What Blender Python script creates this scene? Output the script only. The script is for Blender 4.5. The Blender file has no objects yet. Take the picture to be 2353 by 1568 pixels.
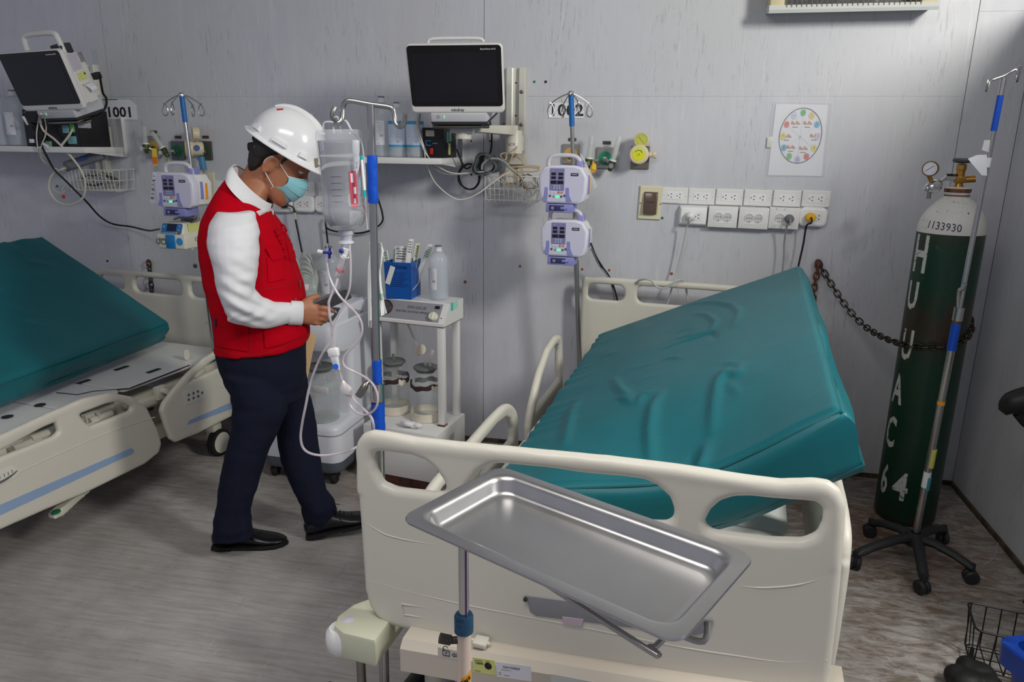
import bpy, bmesh, math, random
from math import sin, cos, pi, radians, atan2, sqrt, hypot
from mathutils import Vector as V, Matrix as Mx, noise
random.seed(4)
SC = bpy.context.scene
COL = SC.collection
# ------------------------------------------------------------------ camera
FPX, CX, CY = 1680.0, 1176.5, 784.0
PITCH, YAW, ROLL = radians(15.08), radians(11.57), radians(-0.717)
EYE = V((0, 0, 1.5))
_fw = V((-sin(YAW) * cos(PITCH), cos(YAW) * cos(PITCH), -sin(PITCH)))
_rt = V((cos(YAW), sin(YAW), 0))
_dn = _fw.cross(_rt)
C_RT = cos(ROLL) * _rt + sin(ROLL) * _dn
C_DN = -sin(ROLL) * _rt + cos(ROLL) * _dn
C_FW = _fw
cd = bpy.data.cameras.new('camera')
cam = bpy.data.objects.new('camera', cd)
COL.objects.link(cam)
cd.sensor_width = 36.0
cd.lens = FPX / 2353 * 36
cd.clip_start = 0.02
_m = Mx((C_RT, -C_DN, -C_FW)).transposed().to_4x4()
_m.translation = EYE
cam.matrix_world = _m
SC.camera = cam
# ------------------------------------------------------------------ light
SC.view_settings.view_transform = 'Standard'
SC.view_settings.look = 'None'
SC.view_settings.gamma = 1
SC.view_settings.use_curve_mapping = False
SC.view_settings.exposure = 0.0
SC.cycles.use_denoising = True
SC.cycles.max_bounces = 10
SC.cycles.transparent_max_bounces = 24
SC.cycles.caustics_reflective = False
SC.cycles.caustics_refractive = False
wd = bpy.data.worlds.new('world'); SC.world = wd; wd.use_nodes = True
_bg = wd.node_tree.nodes['Background']
_bg.inputs[0].default_value = (0.63, 0.65, 0.80, 1)
_bg.inputs[1].default_value = 0.42
def area(name, loc, target, sx, sy, energy, col):
 l = bpy.data.lights.new(name, 'AREA'); l.shape = 'RECTANGLE'; l.size = sx; l.size_y = sy
 l.energy = energy; l.color = col
 o = bpy.data.objects.new(name, l); COL.objects.link(o); o.location = loc
 o.rotation_euler = (V(target) - V(loc)).to_track_quat('-Z', 'Y').to_euler()
 return o
# a lamp over the bay beyond the low right partition, and one over the photographer
area('next_bay_lamp', (1.78, 1.2, 2.72), (-0.7, 3.0, 1.2), 0.35, 1.0, 97, (1.0, 0.985, 0.92))
area('ceiling_lamp', (-0.6, 0.5, 2.72), (-0.6, 0.9, 0), 1.2, 0.5, 25, (1.0, 0.98, 0.95))
def ray(px, py):
 return (C_RT * ((px - CX) / FPX) + C_DN * ((py - CY) / FPX) + C_FW)
def at(px, py, X=None, Y=None, Z=None):
 "the point of the room seen at px,py of the 2353 x 1568 frame, on a wall, floor or shelf plane"
 d = ray(px, py)
 t = (Y - EYE.y) / d.y if Y is not None else (Z - EYE.z) / d.z if Z is not None else (X - EYE.x) / d.x
 return EYE + d * t
def onp(px, py, p0, n):
 d = ray(px, py)
 return EYE + d * ((V(p0) - EYE).dot(n) / d.dot(n))
# ------------------------------------------------------------------ materials
def lin(c):
 return tuple((x / 12.92 if x <= 0.04045 else ((x + 0.055) / 1.055) ** 2.4) for x in (v / 255 for v in c)) + (1,)
MATS = {}
def mat(name, rgb, rough=0.5, metal=0.0, var=0.05, scale=6.0, bump=0.0, bscale=120.0, alpha=1.0, trans=0.0, ior=1.45, emit=0.0, coat=0.0, sheen=0.0, stretch=(1, 1, 1), dirt=None, dscale=5.0, dlo=0.55, dhi=0.75, sss=0.0, rvar=0.08, spec=0.5):
 if name in MATS:
  return MATS[name]
 m = bpy.data.materials.new(name); m.use_nodes = True
 nt = m.node_tree; N = nt.nodes; L = nt.links
 b = N['Principled BSDF']
 tc = N.new('ShaderNodeTexCoord'); mp = N.new('ShaderNodeMapping'); mp.inputs['Scale'].default_value = stretch
 L.new(tc.outputs['Object'], mp.inputs[0])
 nz = N.new('ShaderNodeTexNoise'); nz.inputs['Scale'].default_value = scale; nz.inputs['Detail'].default_value = 5
 L.new(mp.outputs[0], nz.inputs['Vector'])
 c = lin(rgb)
 mx = N.new('ShaderNodeMix'); mx.data_type = 'RGBA'
 mx.inputs[6].default_value = tuple(max(0, x * (1 - var)) for x in c[:3]) + (1,)
 mx.inputs[7].default_value = tuple(min(1, x * (1 + var)) for x in c[:3]) + (1,)
 L.new(nz.outputs[0], mx.inputs[0])
 out = mx.outputs[2]
 if dirt:
  n2 = N.new('ShaderNodeTexNoise'); n2.inputs['Scale'].default_value = dscale; n2.inputs['Detail'].default_value = 8; n2.inputs['Roughness'].default_value = 0.65
  L.new(mp.outputs[0], n2.inputs['Vector'])
  rp = N.new('ShaderNodeMapRange'); rp.inputs[1].default_value = dlo; rp.inputs[2].default_value = dhi
  L.new(n2.outputs[0], rp.inputs[0])
  m2 = N.new('ShaderNodeMix'); m2.data_type = 'RGBA'; m2.inputs[7].default_value = lin(dirt)
  L.new(rp.outputs[0], m2.inputs[0]); L.new(out, m2.inputs[6]); out = m2.outputs[2]
 L.new(out, b.inputs['Base Color'])
 rr = N.new('ShaderNodeMapRange'); rr.inputs[3].default_value = max(0.02, rough - rvar * rough); rr.inputs[4].default_value = min(1, rough + rvar * rough)
 L.new(nz.outputs[0], rr.inputs[0]); L.new(rr.outputs[0], b.inputs['Roughness'])
 b.inputs['Metallic'].default_value = metal
 b.inputs['IOR'].default_value = ior
 b.inputs['Specular IOR Level'].default_value = spec
 b.inputs['Alpha'].default_value = alpha
 b.inputs['Transmission Weight'].default_value = trans
 b.inputs['Coat Weight'].default_value = coat
 b.inputs['Sheen Weight'].default_value = sheen
 if sss:
  b.inputs['Subsurface Weight'].default_value = sss; b.inputs['Subsurface Radius'].default_value = (0.01, 0.004, 0.002)
 if emit:
  b.inputs['Emission Color'].default_value = c; b.inputs['Emission Strength'].default_value = emit
 if bump:
  nb = N.new('ShaderNodeTexNoise'); nb.inputs['Scale'].default_value = bscale; nb.inputs['Detail'].default_value = 3
  L.new(mp.outputs[0], nb.inputs['Vector'])
  bp = N.new('ShaderNodeBump'); bp.inputs['Strength'].default_value = bump; bp.inputs['Distance'].default_value = 0.004
  L.new(nb.outputs[0], bp.inputs['Height']); L.new(bp.outputs[0], b.inputs['Normal'])
 MATS[name] = m
 return m
class NB:
 "little node helper for the custom surfaces"
 def __init__(s, name, rough=0.5):
  s.m = bpy.data.materials.new(name); s.m.use_nodes = True; s.t = s.m.node_tree
  s.b = s.t.nodes['Principled BSDF']; s.b.inputs['Roughness'].default_value = rough
  s.tc = s.t.nodes.new('ShaderNodeTexCoord')
  MATS[name] = s.m
 def L(s, a, b): s.t.links.new(a, b)
 def mapped(s, sc=(1, 1, 1), loc=(0, 0, 0), rot=(0, 0, 0)):
  n = s.t.nodes.new('ShaderNodeMapping'); n.inputs['Scale'].default_value = sc; n.inputs['Location'].default_value = loc; n.inputs['Rotation'].default_value = rot
  s.L(s.tc.outputs['Object'], n.inputs[0]); return n.outputs[0]
 def noise(s, vec, scale, detail=6, rough=0.6, dist=0.0):
  n = s.t.nodes.new('ShaderNodeTexNoise'); n.inputs['Scale'].default_value = scale; n.inputs['Detail'].default_value = detail; n.inputs['Roughness'].default_value = rough; n.inputs['Distortion'].default_value = dist
  s.L(vec, n.inputs['Vector']); return n.outputs[0]
 def ramp(s, v, lo, hi, a=0.0, b=1.0):
  n = s.t.nodes.new('ShaderNodeMapRange'); n.inputs[1].default_value = lo; n.inputs[2].default_value = hi; n.inputs[3].default_value = a; n.inputs[4].default_value = b
  s.L(v, n.inputs[0]); return n.outputs[0]
 def mul(s, a, b, op='MULTIPLY'):
  n = s.t.nodes.new('ShaderNodeMath'); n.operation = op
  for i, x in enumerate((a, b)):
   if hasattr(x, 'is_linked'): s.L(x, n.inputs[i])
   else: n.inputs[i].default_value = x
  return n.outputs[0]
 def mix(s, f, a, b):
  n = s.t.nodes.new('ShaderNodeMix'); n.data_type = 'RGBA'
  for i, x in ((0, f), (6, a), (7, b)):
   if hasattr(x, 'is_linked'): s.L(x, n.inputs[i])
   else: n.inputs[i].default_value = x if i == 0 else lin(x)
  return n.outputs[2]
 def near(s, c, r0, r1, sc=(1, 1, 1)):
  "1 within r0 of point c, 0 beyond r1"
  n = s.t.nodes.new('ShaderNodeVectorMath'); n.operation = 'SUBTRACT'; s.L(s.tc.outputs['Object'], n.inputs[0]); n.inputs[1].default_value = c
  n1 = s.t.nodes.new('ShaderNodeVectorMath'); n1.operation = 'MULTIPLY'; s.L(n.outputs[0], n1.inputs[0]); n1.inputs[1].default_value = sc
  n2 = s.t.nodes.new('ShaderNodeVectorMath'); n2.operation = 'LENGTH'; s.L(n1.outputs[0], n2.inputs[0])
  return s.ramp(n2.outputs['Value'], r1, r0)
 def sep(s, i):
  n = s.t.nodes.new('ShaderNodeSeparateXYZ'); s.L(s.tc.outputs['Object'], n.inputs[0]); return n.outputs[i]
 def bump(s, h, strength, dist=0.004):
  n = s.t.nodes.new('ShaderNodeBump'); n.inputs['Strength'].default_value = strength; n.inputs['Distance'].default_value = dist
  s.L(h, n.inputs['Height']); s.L(n.outputs[0], s.b.inputs['Normal'])
 def color(s, c): s.L(c, s.b.inputs['Base Color'])
# ------------------------------------------------------------------ geometry
def spline(pts, k=6, closed=False):
 P = [V(p) for p in pts]
 n = len(P); out = []
 if n < 3 and not closed:
  return P
 rng = range(n if closed else n - 1)
 for i in rng:
  p0 = P[(i - 1) % n] if closed or i > 0 else P[0] * 2 - P[1]
  p1 = P[i]; p2 = P[(i + 1) % n]
  p3 = P[(i + 2) % n] if closed or i + 2 < n else P[-1] * 2 - P[-2]
  for j in range(k):
   t = j / k
   out.append(0.5 * ((2 * p1) + (p2 - p0) * t + (2 * p0 - 5 * p1 + 4 * p2 - p3) * t * t + (3 * p1 - p0 - 3 * p2 + p3) * t ** 3))
 if not closed:
  out.append(P[-1])
 return out
def rotz(a): return Mx.Rotation(a, 4, 'Z')
def frame(o, x, y, z=None):
 "matrix whose columns are the given axes at o"
 x = V(x).normalized(); y = V(y); z = V(z) if z is not None else x.cross(y)
 z = z.normalized(); y = z.cross(x)
 m = Mx((x, y, z)).transposed().to_4x4(); m.translation = V(o); return m
WALLM = Mx.Rotation(pi / 2, 4, 'X')      # drawing plane XY -> upright, facing the camera side
class G:
 def __init__(s): s.v = []; s.f = []
 def add(s, v, f, m=None):
  o = len(s.v)
  s.v += [tuple(m @ V(p)) if m is not None else tuple(p) for p in v]
  s.f += [tuple(i + o for i in q) for q in f]
  return s
 def bm(s, b, m=None):
  b.verts.index_update()
  s.add([v.co.copy() for v in b.verts], [[v.index for v in f.verts] for f in b.faces], m); b.free(); return s
 def box(s, c, size, bev=0.0, seg=2, m=None, taper=None):
  b = bmesh.new(); bmesh.ops.create_cube(b, size=1)
  for v in b.verts:
   k = taper if (taper and v.co.z > 0) else 1
   v.co = V((v.co.x * size[0] * k, v.co.y * size[1] * k, v.co.z * size[2]))
  if bev:
   bmesh.ops.bevel(b, geom=list(b.edges) + list(b.verts), offset=min(bev, min(size) * 0.49), segments=seg, profile=0.5, affect='EDGES', clamp_overlap=True)
  t = Mx.Translation(V(c))
  return s.bm(b, (m @ t) if m is not None else t)
 def hexa(s, p8, bev=0.0, seg=2, m=None):
  "eight corners: bottom loop, then top loop"
  b = bmesh.new(); vs = [b.verts.new(p) for p in p8]
  for q in ((3, 2, 1, 0), (4, 5, 6, 7), (0, 1, 5, 4), (1, 2, 6, 5), (2, 3, 7, 6), (3, 0, 4, 7)):
   b.faces.new([vs[i] for i in q])
  if bev:
   bmesh.ops.bevel(b, geom=list(b.edges) + list(b.verts), offset=bev, segments=seg, profile=0.5, affect='EDGES', clamp_overlap=True)
  return s.bm(b, m)
 def cyl(s, p0, p1, r0, r1=None, n=16, m=None):
  r1 = r0 if r1 is None else r1
  p0 = V(p0); p1 = V(p1); a = (p1 - p0).normalized()
  u = a.orthogonal().normalized(); w = a.cross(u)
  v = [];
  for p, r in ((p0, r0), (p1, r1)):
   for i in range(n):
    t = 2 * pi * i / n; v.append(p + (u * cos(t) + w * sin(t)) * r)
  f = [(i, (i + 1) % n, n + (i + 1) % n, n + i) for i in range(n)] + [tuple(range(n - 1, -1, -1)), tuple(range(n, 2 * n))]
  return s.add(v, f, m)
 def tube(s, pts, r, n=8, closed=False, k=6, m=None, flat=None):
  P = spline(pts, k, closed) if k > 1 else [V(p) for p in pts]
  np_ = len(P)
  def rad(i):
   if not isinstance(r, (list, tuple)): return r
   t = i / max(1, np_ - 1) * (len(r) - 1); a = int(min(t, len(r) - 2)); return r[a] + (r[a + 1] - r[a]) * (t - a)
  u = None; v = []
  for i in range(np_):
   a = P[(i + 1) % np_] - P[i - 1] if closed else P[min(i + 1, np_ - 1)] - P[max(i - 1, 0)]
   if a.length < 1e-9: a = V((0, 0, 1))
   a.normalize()
   if u is None: u = a.orthogonal().normalized()
   else:
    u = u - a * u.dot(a)
    u = u.normalized() if u.length > 1e-6 else a.orthogonal().normalized()
   w = a.cross(u)
   for j in range(n):
    t = 2 * pi * j / n; q = rad(i)
    v.append(P[i] + u * cos(t) * q + w * sin(t) * q * (flat or 1))
  f = []
  for i in range(np_ if closed else np_ - 1):
   b = (i + 1) % np_
   for j in range(n):
    j2 = (j + 1) % n
    f.append((i * n + j, i * n + j2, b * n + j2, b * n + j))
  if not closed:
   f += [tuple(range(n - 1, -1, -1)), tuple((np_ - 1) * n + j for j in range(n))]
  return s.add(v, f, m)
 def lathe(s, prof, n=24, m=None, sx=1, sy=1):
  v = []; f = []; k = len(prof)
  for r, z in prof:
   for i in range(n):
    t = 2 * pi * i / n; v.append((r * cos(t) * sx, r * sin(t) * sy, z))
  for a in range(k - 1):
   for i in range(n):
    i2 = (i + 1) % n
    f.append((a * n + i, a * n + i2, (a + 1) * n + i2, (a + 1) * n + i))
  if prof[0][0] > 1e-5: f.append(tuple(range(n - 1, -1, -1)))
  if prof[-1][0] > 1e-5: f.append(tuple((k - 1) * n + i for i in range(n)))
  return s.add(v, f, m)
 def loft(s, rings, caps=True, m=None, closed=True):
  n = len(rings[0]); v = [p for r in rings for p in r]; f = []
  for a in range(len(rings) - 1):
   for i in range(n if closed else n - 1):
    i2 = (i + 1) % n
    f.append((a * n + i, a * n + i2, (a + 1) * n + i2, (a + 1) * n + i))
  if caps and closed:
   f += [tuple(range(n - 1, -1, -1)), tuple((len(rings) - 1) * n + i for i in range(n))]
  return s.add(v, f, m)
 def sphere(s, c, r, nu=16, nv=10, m=None, R=None):
  if not isinstance(r, (list, tuple)): r = (r, r, r)
  rings = []
  for j in range(1, nv):
   p = pi * j / nv - pi / 2
   rings.append([V((cos(p) * cos(2 * pi * i / nu) * r[0], cos(p) * sin(2 * pi * i / nu) * r[1], sin(p) * r[2])) for i in range(nu)])
  if R is not None: rings = [[R @ p for p in q] for q in rings]
  rings = [[p + V(c) for p in q] for q in rings]
  return s.loft(rings, True, m)
 def prism(s, poly, z0, z1, m=None, bev=0.0, seg=2):
  b = bmesh.new(); n = len(poly)
  lo = [b.verts.new((p[0], p[1], z0)) for p in poly]; hi = [b.verts.new((p[0], p[1], z1)) for p in poly]
  b.faces.new(lo[::-1]); top = b.faces.new(hi)
  for i in range(n): b.faces.new((lo[i], lo[(i + 1) % n], hi[(i + 1) % n], hi[i]))
  if bev:
   bmesh.ops.bevel(b, geom=[e for e in b.edges if (e.verts[0].co.z > (z0 + z1) / 2) == (e.verts[1].co.z > (z0 + z1) / 2)], offset=bev, segments=seg, profile=0.5, affect='EDGES', clamp_overlap=True)
  bmesh.ops.recalc_face_normals(b, faces=b.faces)
  return s.bm(b, m)
 def quad(s, p, t=0.0):
  p = [V(q) for q in p]
  if not t:
   return s.add(p, [(0, 1, 2, 3)])
  n = (p[1] - p[0]).cross(p[3] - p[0]).normalized() * t
  return s.hexa([q - n for q in p] + list(p))
 def sheet(s, fn, nu, nv, t=0.0008, m=None):
  "a thin surface fn(u,v) given thickness t"
  P = [[V(fn(i / nu, j / nv)) for j in range(nv + 1)] for i in range(nu + 1)]
  v = []; f = []
  def nrm(i, j):
   a = P[min(i + 1, nu)][j] - P[max(i - 1, 0)][j]; b = P[i][min(j + 1, nv)] - P[i][max(j - 1, 0)]
   c = a.cross(b); return c.normalized() if c.length > 1e-12 else V((0, 0, 1))
  for sgn in (0.5, -0.5):
   for i in range(nu + 1):
    for j in range(nv + 1): v.append(P[i][j] + nrm(i, j) * t * sgn)
  w = nv + 1; K = (nu + 1) * w
  for i in range(nu):
   for j in range(nv):
    a, b, c, d = i * w + j, (i + 1) * w + j, (i + 1) * w + j + 1, i * w + j + 1
    f.append((a, b, c, d)); f.append((K + d, K + c, K + b, K + a))
  rim = [i * w for i in range(nu + 1)] + [nu * w + j for j in range(1, nv + 1)] + [i * w + nv for i in range(nu - 1, -1, -1)] + [j for j in range(nv - 1, 0, -1)]
  for a, b in zip(rim, rim[1:] + rim[:1]): f.append((b, a, K + a, K + b))
  return s.add(v, f, m)
 def text(s, txt, size, m, depth=0.0004, align='CENTER', bold=0.0, sx=1.0):
  cu = bpy.data.curves.new('lettering', 'FONT'); cu.body = txt; cu.size = size; cu.extrude = depth; cu.align_x = align; cu.align_y = 'CENTER'
  cu.resolution_u = 2
  cu.offset = bold
  o = bpy.data.objects.new('lettering', cu); COL.objects.link(o)
  me = bpy.data.meshes.new_from_object(o.evaluated_get(bpy.context.evaluated_depsgraph_get()))
  s.add([(v.co.x * sx, v.co.y, v.co.z) for v in me.vertices], [tuple(p.vertices) for p in me.polygons], m)
  bpy.data.objects.remove(o); bpy.data.curves.remove(cu); bpy.data.meshes.remove(me)
  return s
 def xf(s, m):
  s.v = [tuple(m @ V(p)) for p in s.v]; return s
 def warp(s, fn):
  s.v = [tuple(fn(V(p))) for p in s.v]; return s
 def plate(s, outer, holes, depth, bev, m=None, seg=3):
  "flat plate with holes and rounded edges, lying in XY, centred on z = 0"
  cu = bpy.data.curves.new('plate', 'CURVE'); cu.dimensions = '2D'; cu.fill_mode = 'BOTH'
  cu.extrude = max(0.0001, depth / 2 - bev); cu.bevel_depth = bev; cu.bevel_resolution = seg; cu.offset = -bev
  for loop in [outer] + list(holes):
   sp = cu.splines.new('POLY'); sp.points.add(len(loop) - 1); sp.use_cyclic_u = True
   for q, p in zip(sp.points, loop): q.co = (p[0], p[1], 0, 1)
  o = bpy.data.objects.new('plate', cu); COL.objects.link(o)
  me = bpy.data.meshes.new_from_object(o.evaluated_get(bpy.context.evaluated_depsgraph_get()))
  s.add([v.co.copy() for v in me.vertices], [tuple(p.vertices) for p in me.polygons], m)
  bpy.data.objects.remove(o); bpy.data.curves.remove(cu); bpy.data.meshes.remove(me)
  return s
def rrect(w, h, r, cx=0, cy=0, n=5):
 out = []
 for sx, sy, a in ((1, 1, 0), (-1, 1, pi / 2), (-1, -1, pi), (1, -1, 3 * pi / 2)):
  for i in range(n + 1):
   t = a + pi / 2 * i / n
   out.append((cx + sx * (w / 2 - r) + r * cos(t), cy + sy * (h / 2 - r) + r * sin(t)))
 return out
def voxel(g, size, it=4, fac=0.5):
 "merge overlapping solids into one continuous surface"
 me = bpy.data.meshes.new('tmp'); me.from_pydata(g.v, [], g.f); me.update()
 b = bmesh.new(); b.from_mesh(me); bmesh.ops.recalc_face_normals(b, faces=b.faces); b.to_mesh(me); b.free()
 o = bpy.data.objects.new('tmp', me); COL.objects.link(o)
 r = o.modifiers.new('r', 'REMESH'); r.mode = 'VOXEL'; r.voxel_size = size
 if it:
  q = o.modifiers.new('s', 'SMOOTH'); q.factor = fac; q.iterations = it
 me2 = bpy.data.meshes.new_from_object(o.evaluated_get(bpy.context.evaluated_depsgraph_get()))
 out = G(); out.add([v.co.copy() for v in me2.vertices], [tuple(p.vertices) for p in me2.polygons])
 bpy.data.objects.remove(o); bpy.data.meshes.remove(me); bpy.data.meshes.remove(me2)
 return out
def wm(o):
 m = Mx.Identity(4)
 while o is not None:
  m = o.matrix_basis @ m; o = o.parent
 return m
def obj(name, g, material, parent=None, label=None, sharp=38, world=True, kind=None):
 me = bpy.data.meshes.new(name); me.from_pydata(g.v, [], g.f); me.update()
 b = bmesh.new(); b.from_mesh(me); bmesh.ops.recalc_face_normals(b, faces=b.faces); b.to_mesh(me); b.free()
 o = bpy.data.objects.new(name, me); COL.objects.link(o)
 if parent is not None:
  if world: me.transform(wm(parent).inverted())
  o.parent = parent
 me.shade_smooth()
 me.set_sharp_from_angle(angle=radians(sharp))
 for m in (material if isinstance(material, (list, tuple)) else [material]): me.materials.append(m)
 if label: o['label'] = label
 if kind: o['kind'] = kind
 return o
def thing(name, label, cat, loc=(0, 0, 0), rz=0.0, group=None, rot=None):
 o = bpy.data.objects.new(name, None); COL.objects.link(o)
 o.location = loc; o.rotation_euler = rot if rot is not None else (0, 0, rz); o['label'] = label; o['category'] = cat
 o.empty_display_size = 0.05
 if group: o['group'] = group
 return o
def single(name, g, material, label, cat, group=None, sharp=38):
 c = sum((V(p) for p in g.v), V()) / len(g.v)
 c.z = min(p[2] for p in g.v)
 o = obj(name, g.xf(Mx.Translation(-c)), material, sharp=sharp); o.location = c
 o['label'] = label; o['category'] = cat
 if group: o['group'] = group
 return o
def clone(t, loc, rz=None, label=None):
 c = t.copy(); COL.objects.link(c); c.location = loc
 if rz is not None: c.rotation_euler = (0, 0, rz)
 if label: c['label'] = label
 for ch in list(t.children):
  d = ch.copy(); COL.objects.link(d); d.parent = c
  for gc in list(ch.children):
   e = gc.copy(); COL.objects.link(e); e.parent = d
 return c
def struct(o):
 o['kind'] = 'structure'; return o
# shared materials
PL_CREAM = mat('cream_plastic', (215, 211, 198), 0.38, var=0.03, bump=0.03, bscale=300, dirt=(200, 192, 172), dscale=3, dlo=0.62, dhi=0.85)
PL_CREAM2 = mat('cream_enamel', (218, 214, 198), 0.35, var=0.04, dirt=(150, 138, 112), dscale=9, dlo=0.68, dhi=0.8)
PL_WHITE = mat('white_plastic', (232, 232, 230), 0.35, var=0.02)
PL_LILAC = mat('lilac_plastic', (222, 220, 234), 0.38, var=0.02)
PL_LILAC2 = mat('lilac_panel', (206, 206, 226), 0.4, var=0.02)
PL_VIOLET = mat('violet_plastic', (138, 140, 200), 0.45, var=0.03)
PL_BLACK = mat('black_plastic', (24, 24, 26), 0.45, var=0.1)
PL_DARK = mat('dark_grey_plastic', (52, 53, 57), 0.5, var=0.1)
PL_GREY = mat('grey_plastic', (140, 142, 146), 0.45, var=0.05)
RUBBER = mat('black_rubber', (26, 26, 28), 0.7, var=0.1, bump=0.1)
CHROME = mat('chrome', (205, 205, 205), 0.16, 1.0, var=0.03)
STEEL = mat('stainless_steel', (182, 180, 178), 0.27, 1.0, var=0.06, scale=30, stretch=(1, 1, 0.1))
STEEL_D = mat('dull_steel', (140, 136, 130), 0.38, 1.0, var=0.12, scale=20)
BRASS = mat('brass', (168, 124, 60), 0.35, 1.0, var=0.2, scale=60)
BLUE_TAPE = mat('blue_tape', (12, 78, 190), 0.35, var=0.12, scale=40, bump=0.25, bscale=90)
BLUE_TAPE2 = mat('blue_tape_sky', (22, 104, 178), 0.4, var=0.15, scale=60, bump=0.25, bscale=90)
INK = mat('black_ink', (36, 34, 34), 0.6, var=0.1)
INK_GREY = mat('grey_ink', (92, 92, 98), 0.6, var=0.1)
PAPER = mat('white_paper', (232, 233, 238), 0.6, var=0.02)
PAPER_Y = mat('yellow_sticker', (218, 222, 138), 0.5, var=0.04)
PAPER_C = mat('teal_sticker', (120, 178, 184), 0.5, var=0.05)
PAPER_G = mat('green_sticker', (120, 196, 90), 0.5, var=0.05)
ORANGE = mat('orange_sticker', (248, 158, 32), 0.5, var=0.04)
CLEAR = mat('clear_tube', (226, 226, 230), 0.12, var=0.02, alpha=0.42)
CABLE_W = mat('white_cable', (214, 212, 204), 0.45, var=0.03)
CABLE_T = mat('tan_cable', (186, 164, 128), 0.5, var=0.08)
CABLE_K = mat('black_cable', (24, 24, 27), 0.45, var=0.1)
CABLE_G = mat('grey_cable', (146, 148, 150), 0.5, var=0.05)
# ================================================================== room shell
WY = 3.448        # back wall
RX = 1.38         # right wall
LX = -5.2
RY = 1.75         # the right wall ends here, at the doorway
HC = 2.78
PH = 2.06        # the right wall is a partition of this height
def wall_material(name):
 n = NB(name, 0.42)
 v = n.mapped((10, 10, 1.8)); vs = n.mapped((26, 26, 3.4))
 a = n.noise(v, 2.2, 7, 0.62); b = n.noise(vs, 3.0, 5, 0.7, 0.4); big = n.noise(n.mapped((0.9, 0.9, 0.5)), 1.4, 3)
 c = n.mix(a, (192, 193, 204), (213, 214, 221))
 c = n.mix(n.ramp(big, 0.35, 0.7), c, (200, 201, 202))
 fl = n.mul(n.ramp(b, 0.545, 0.66), n.ramp(n.noise(n.mapped((5, 5, 1.2), (3, 1, 7)), 1.3, 4), 0.42, 0.66))
 c = n.mix(n.mul(fl, 0.5), c, (138, 139, 146))
 li = n.mul(n.ramp(n.noise(n.mapped((30, 30, 1.4), (9, 4, 2)), 2.2, 5, 0.7), 0.6, 0.7), 0.45)
 c = n.mix(li, c, (226, 226, 226))
 st = n.mul(n.ramp(n.noise(n.mapped((14, 14, 14), (1, 2, 3)), 1.0, 4), 0.70, 0.76), 0.3)
 c = n.mix(st, c, (188, 178, 142))
 n.color(c)
 n.bump(a, 0.05, 0.003)
 n.L(n.ramp(a, 0.2, 0.8, 0.36, 0.5), n.b.inputs['Roughness'])
 return n.m
WALLMAT = wall_material('speckled_wall_panel')
GROOVE = mat('dark_joint', (112, 110, 112), 0.8)
wall_back = struct(obj('wall_back', G().box(((LX + 4) / 2, WY + 0.06, HC / 2), (4 - LX + 0.2, 0.1, HC)), GROOVE))
ZJ = 1.711
xs = [LX, -2.825, -0.853, 1.166, RX]
for i in range(4):
 x0, x1 = xs[i] + 0.0011, xs[i + 1] - 0.0011
 zj = 2.03 if i == 3 else ZJ
 for z0, z1 in ((0.015, zj - 0.0001), (zj + 0.0001, HC)):
  obj('wall_panel', G().box(((x0 + x1) / 2, WY + 0.006, (z0 + z1) / 2), (x1 - x0, 0.012, z1 - z0), 0.0004, 1), WALLMAT, wall_back)
wall_right = struct(obj('wall_right', G().box((RX + 0.035, (RY + WY) / 2, PH / 2 - .002), (0.03, WY - RY + 0.02, PH)), GROOVE))
for y0, y1 in ((RY, 2.23), (2.232, WY)):
 obj('wall_panel', G().box((RX + 0.01, (y0 + y1) / 2, PH / 2 + .007), (0.02, y1 - y0, PH - .015), 0.0012, 1), WALLMAT, wall_right)
ceiling = struct(obj('ceiling', G().box((-0.6, 1.0, HC + 0.05), (9.4, 5.1, 0.1)), mat('white_ceiling', (214, 214, 212), 0.8)))
# floor: worn grey vinyl with grime, scuffs, rust stains and some painted shade
n = NB('worn_vinyl_floor', 0.42)
v1 = n.mapped((1.5, 1.5, 1), rot=(0, 0, 0.3))
a = n.noise(v1, 1.6, 8, 0.65); st = n.noise(n.mapped((2.2, 26, 1), rot=(0, 0, -0.35)), 2.4, 6, 0.62, 0.5); fine = n.noise(n.mapped((60, 60, 1)), 4, 3)
c = n.mix(n.ramp(a, 0.3, 0.72), (150, 145, 142), (196, 192, 190))
c = n.mix(n.mul(n.ramp(st, 0.42, 0.68), 0.45), c, (128, 119, 108))
c = n.mix(n.mul(n.ramp(fine, 0.4, 0.7), 0.12), c, (110, 106, 102))
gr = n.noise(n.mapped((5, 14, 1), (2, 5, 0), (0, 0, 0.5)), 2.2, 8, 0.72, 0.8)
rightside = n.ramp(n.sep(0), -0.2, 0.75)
c = n.mix(n.mul(n.mul(n.ramp(gr, 0.42, 0.62), rightside), 0.8), c, (92, 74, 54))  # brown grime at right, deepened so its colour also holds the partition's shade
far = n.ramp(n.sep(1), 1.9, 3.0)
c = n.mix(n.mul(n.mul(n.ramp(gr, 0.42, 0.66), far), 0.55), c, (116, 96, 74))
rust = n.noise(n.mapped((9, 22, 1), (1, 1, 0), (0, 0, 0.2)), 2.0, 8, 0.7, 1.0)
for cc, r0, r1, k in (((0.86, 2.98, 0), 0.05, 0.26, 0.85), ((-1.1, 2.86, 0), 0.06, 0.3, 0.8), ((-1.33, 3.05, 0), 0.03, 0.22, 0.7), ((1.05, 2.75, 0), 0.1, 0.5, 0.35)):
 c = n.mix(n.mul(n.mul(n.near(cc, r0, r1), n.ramp(rust, 0.36, 0.6)), k), c, (128, 72, 30))
ring = n.mul(n.near((-1.72, 2.98, 0), 0.075, 0.095, (1, 1.0, 1)), n.ramp(n.near((-1.72, 2.98, 0), 0.055, 0.08), 0.95, 0.6))
c = n.mix(n.mul(ring, 0.75), c, (138, 84, 38))
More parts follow.
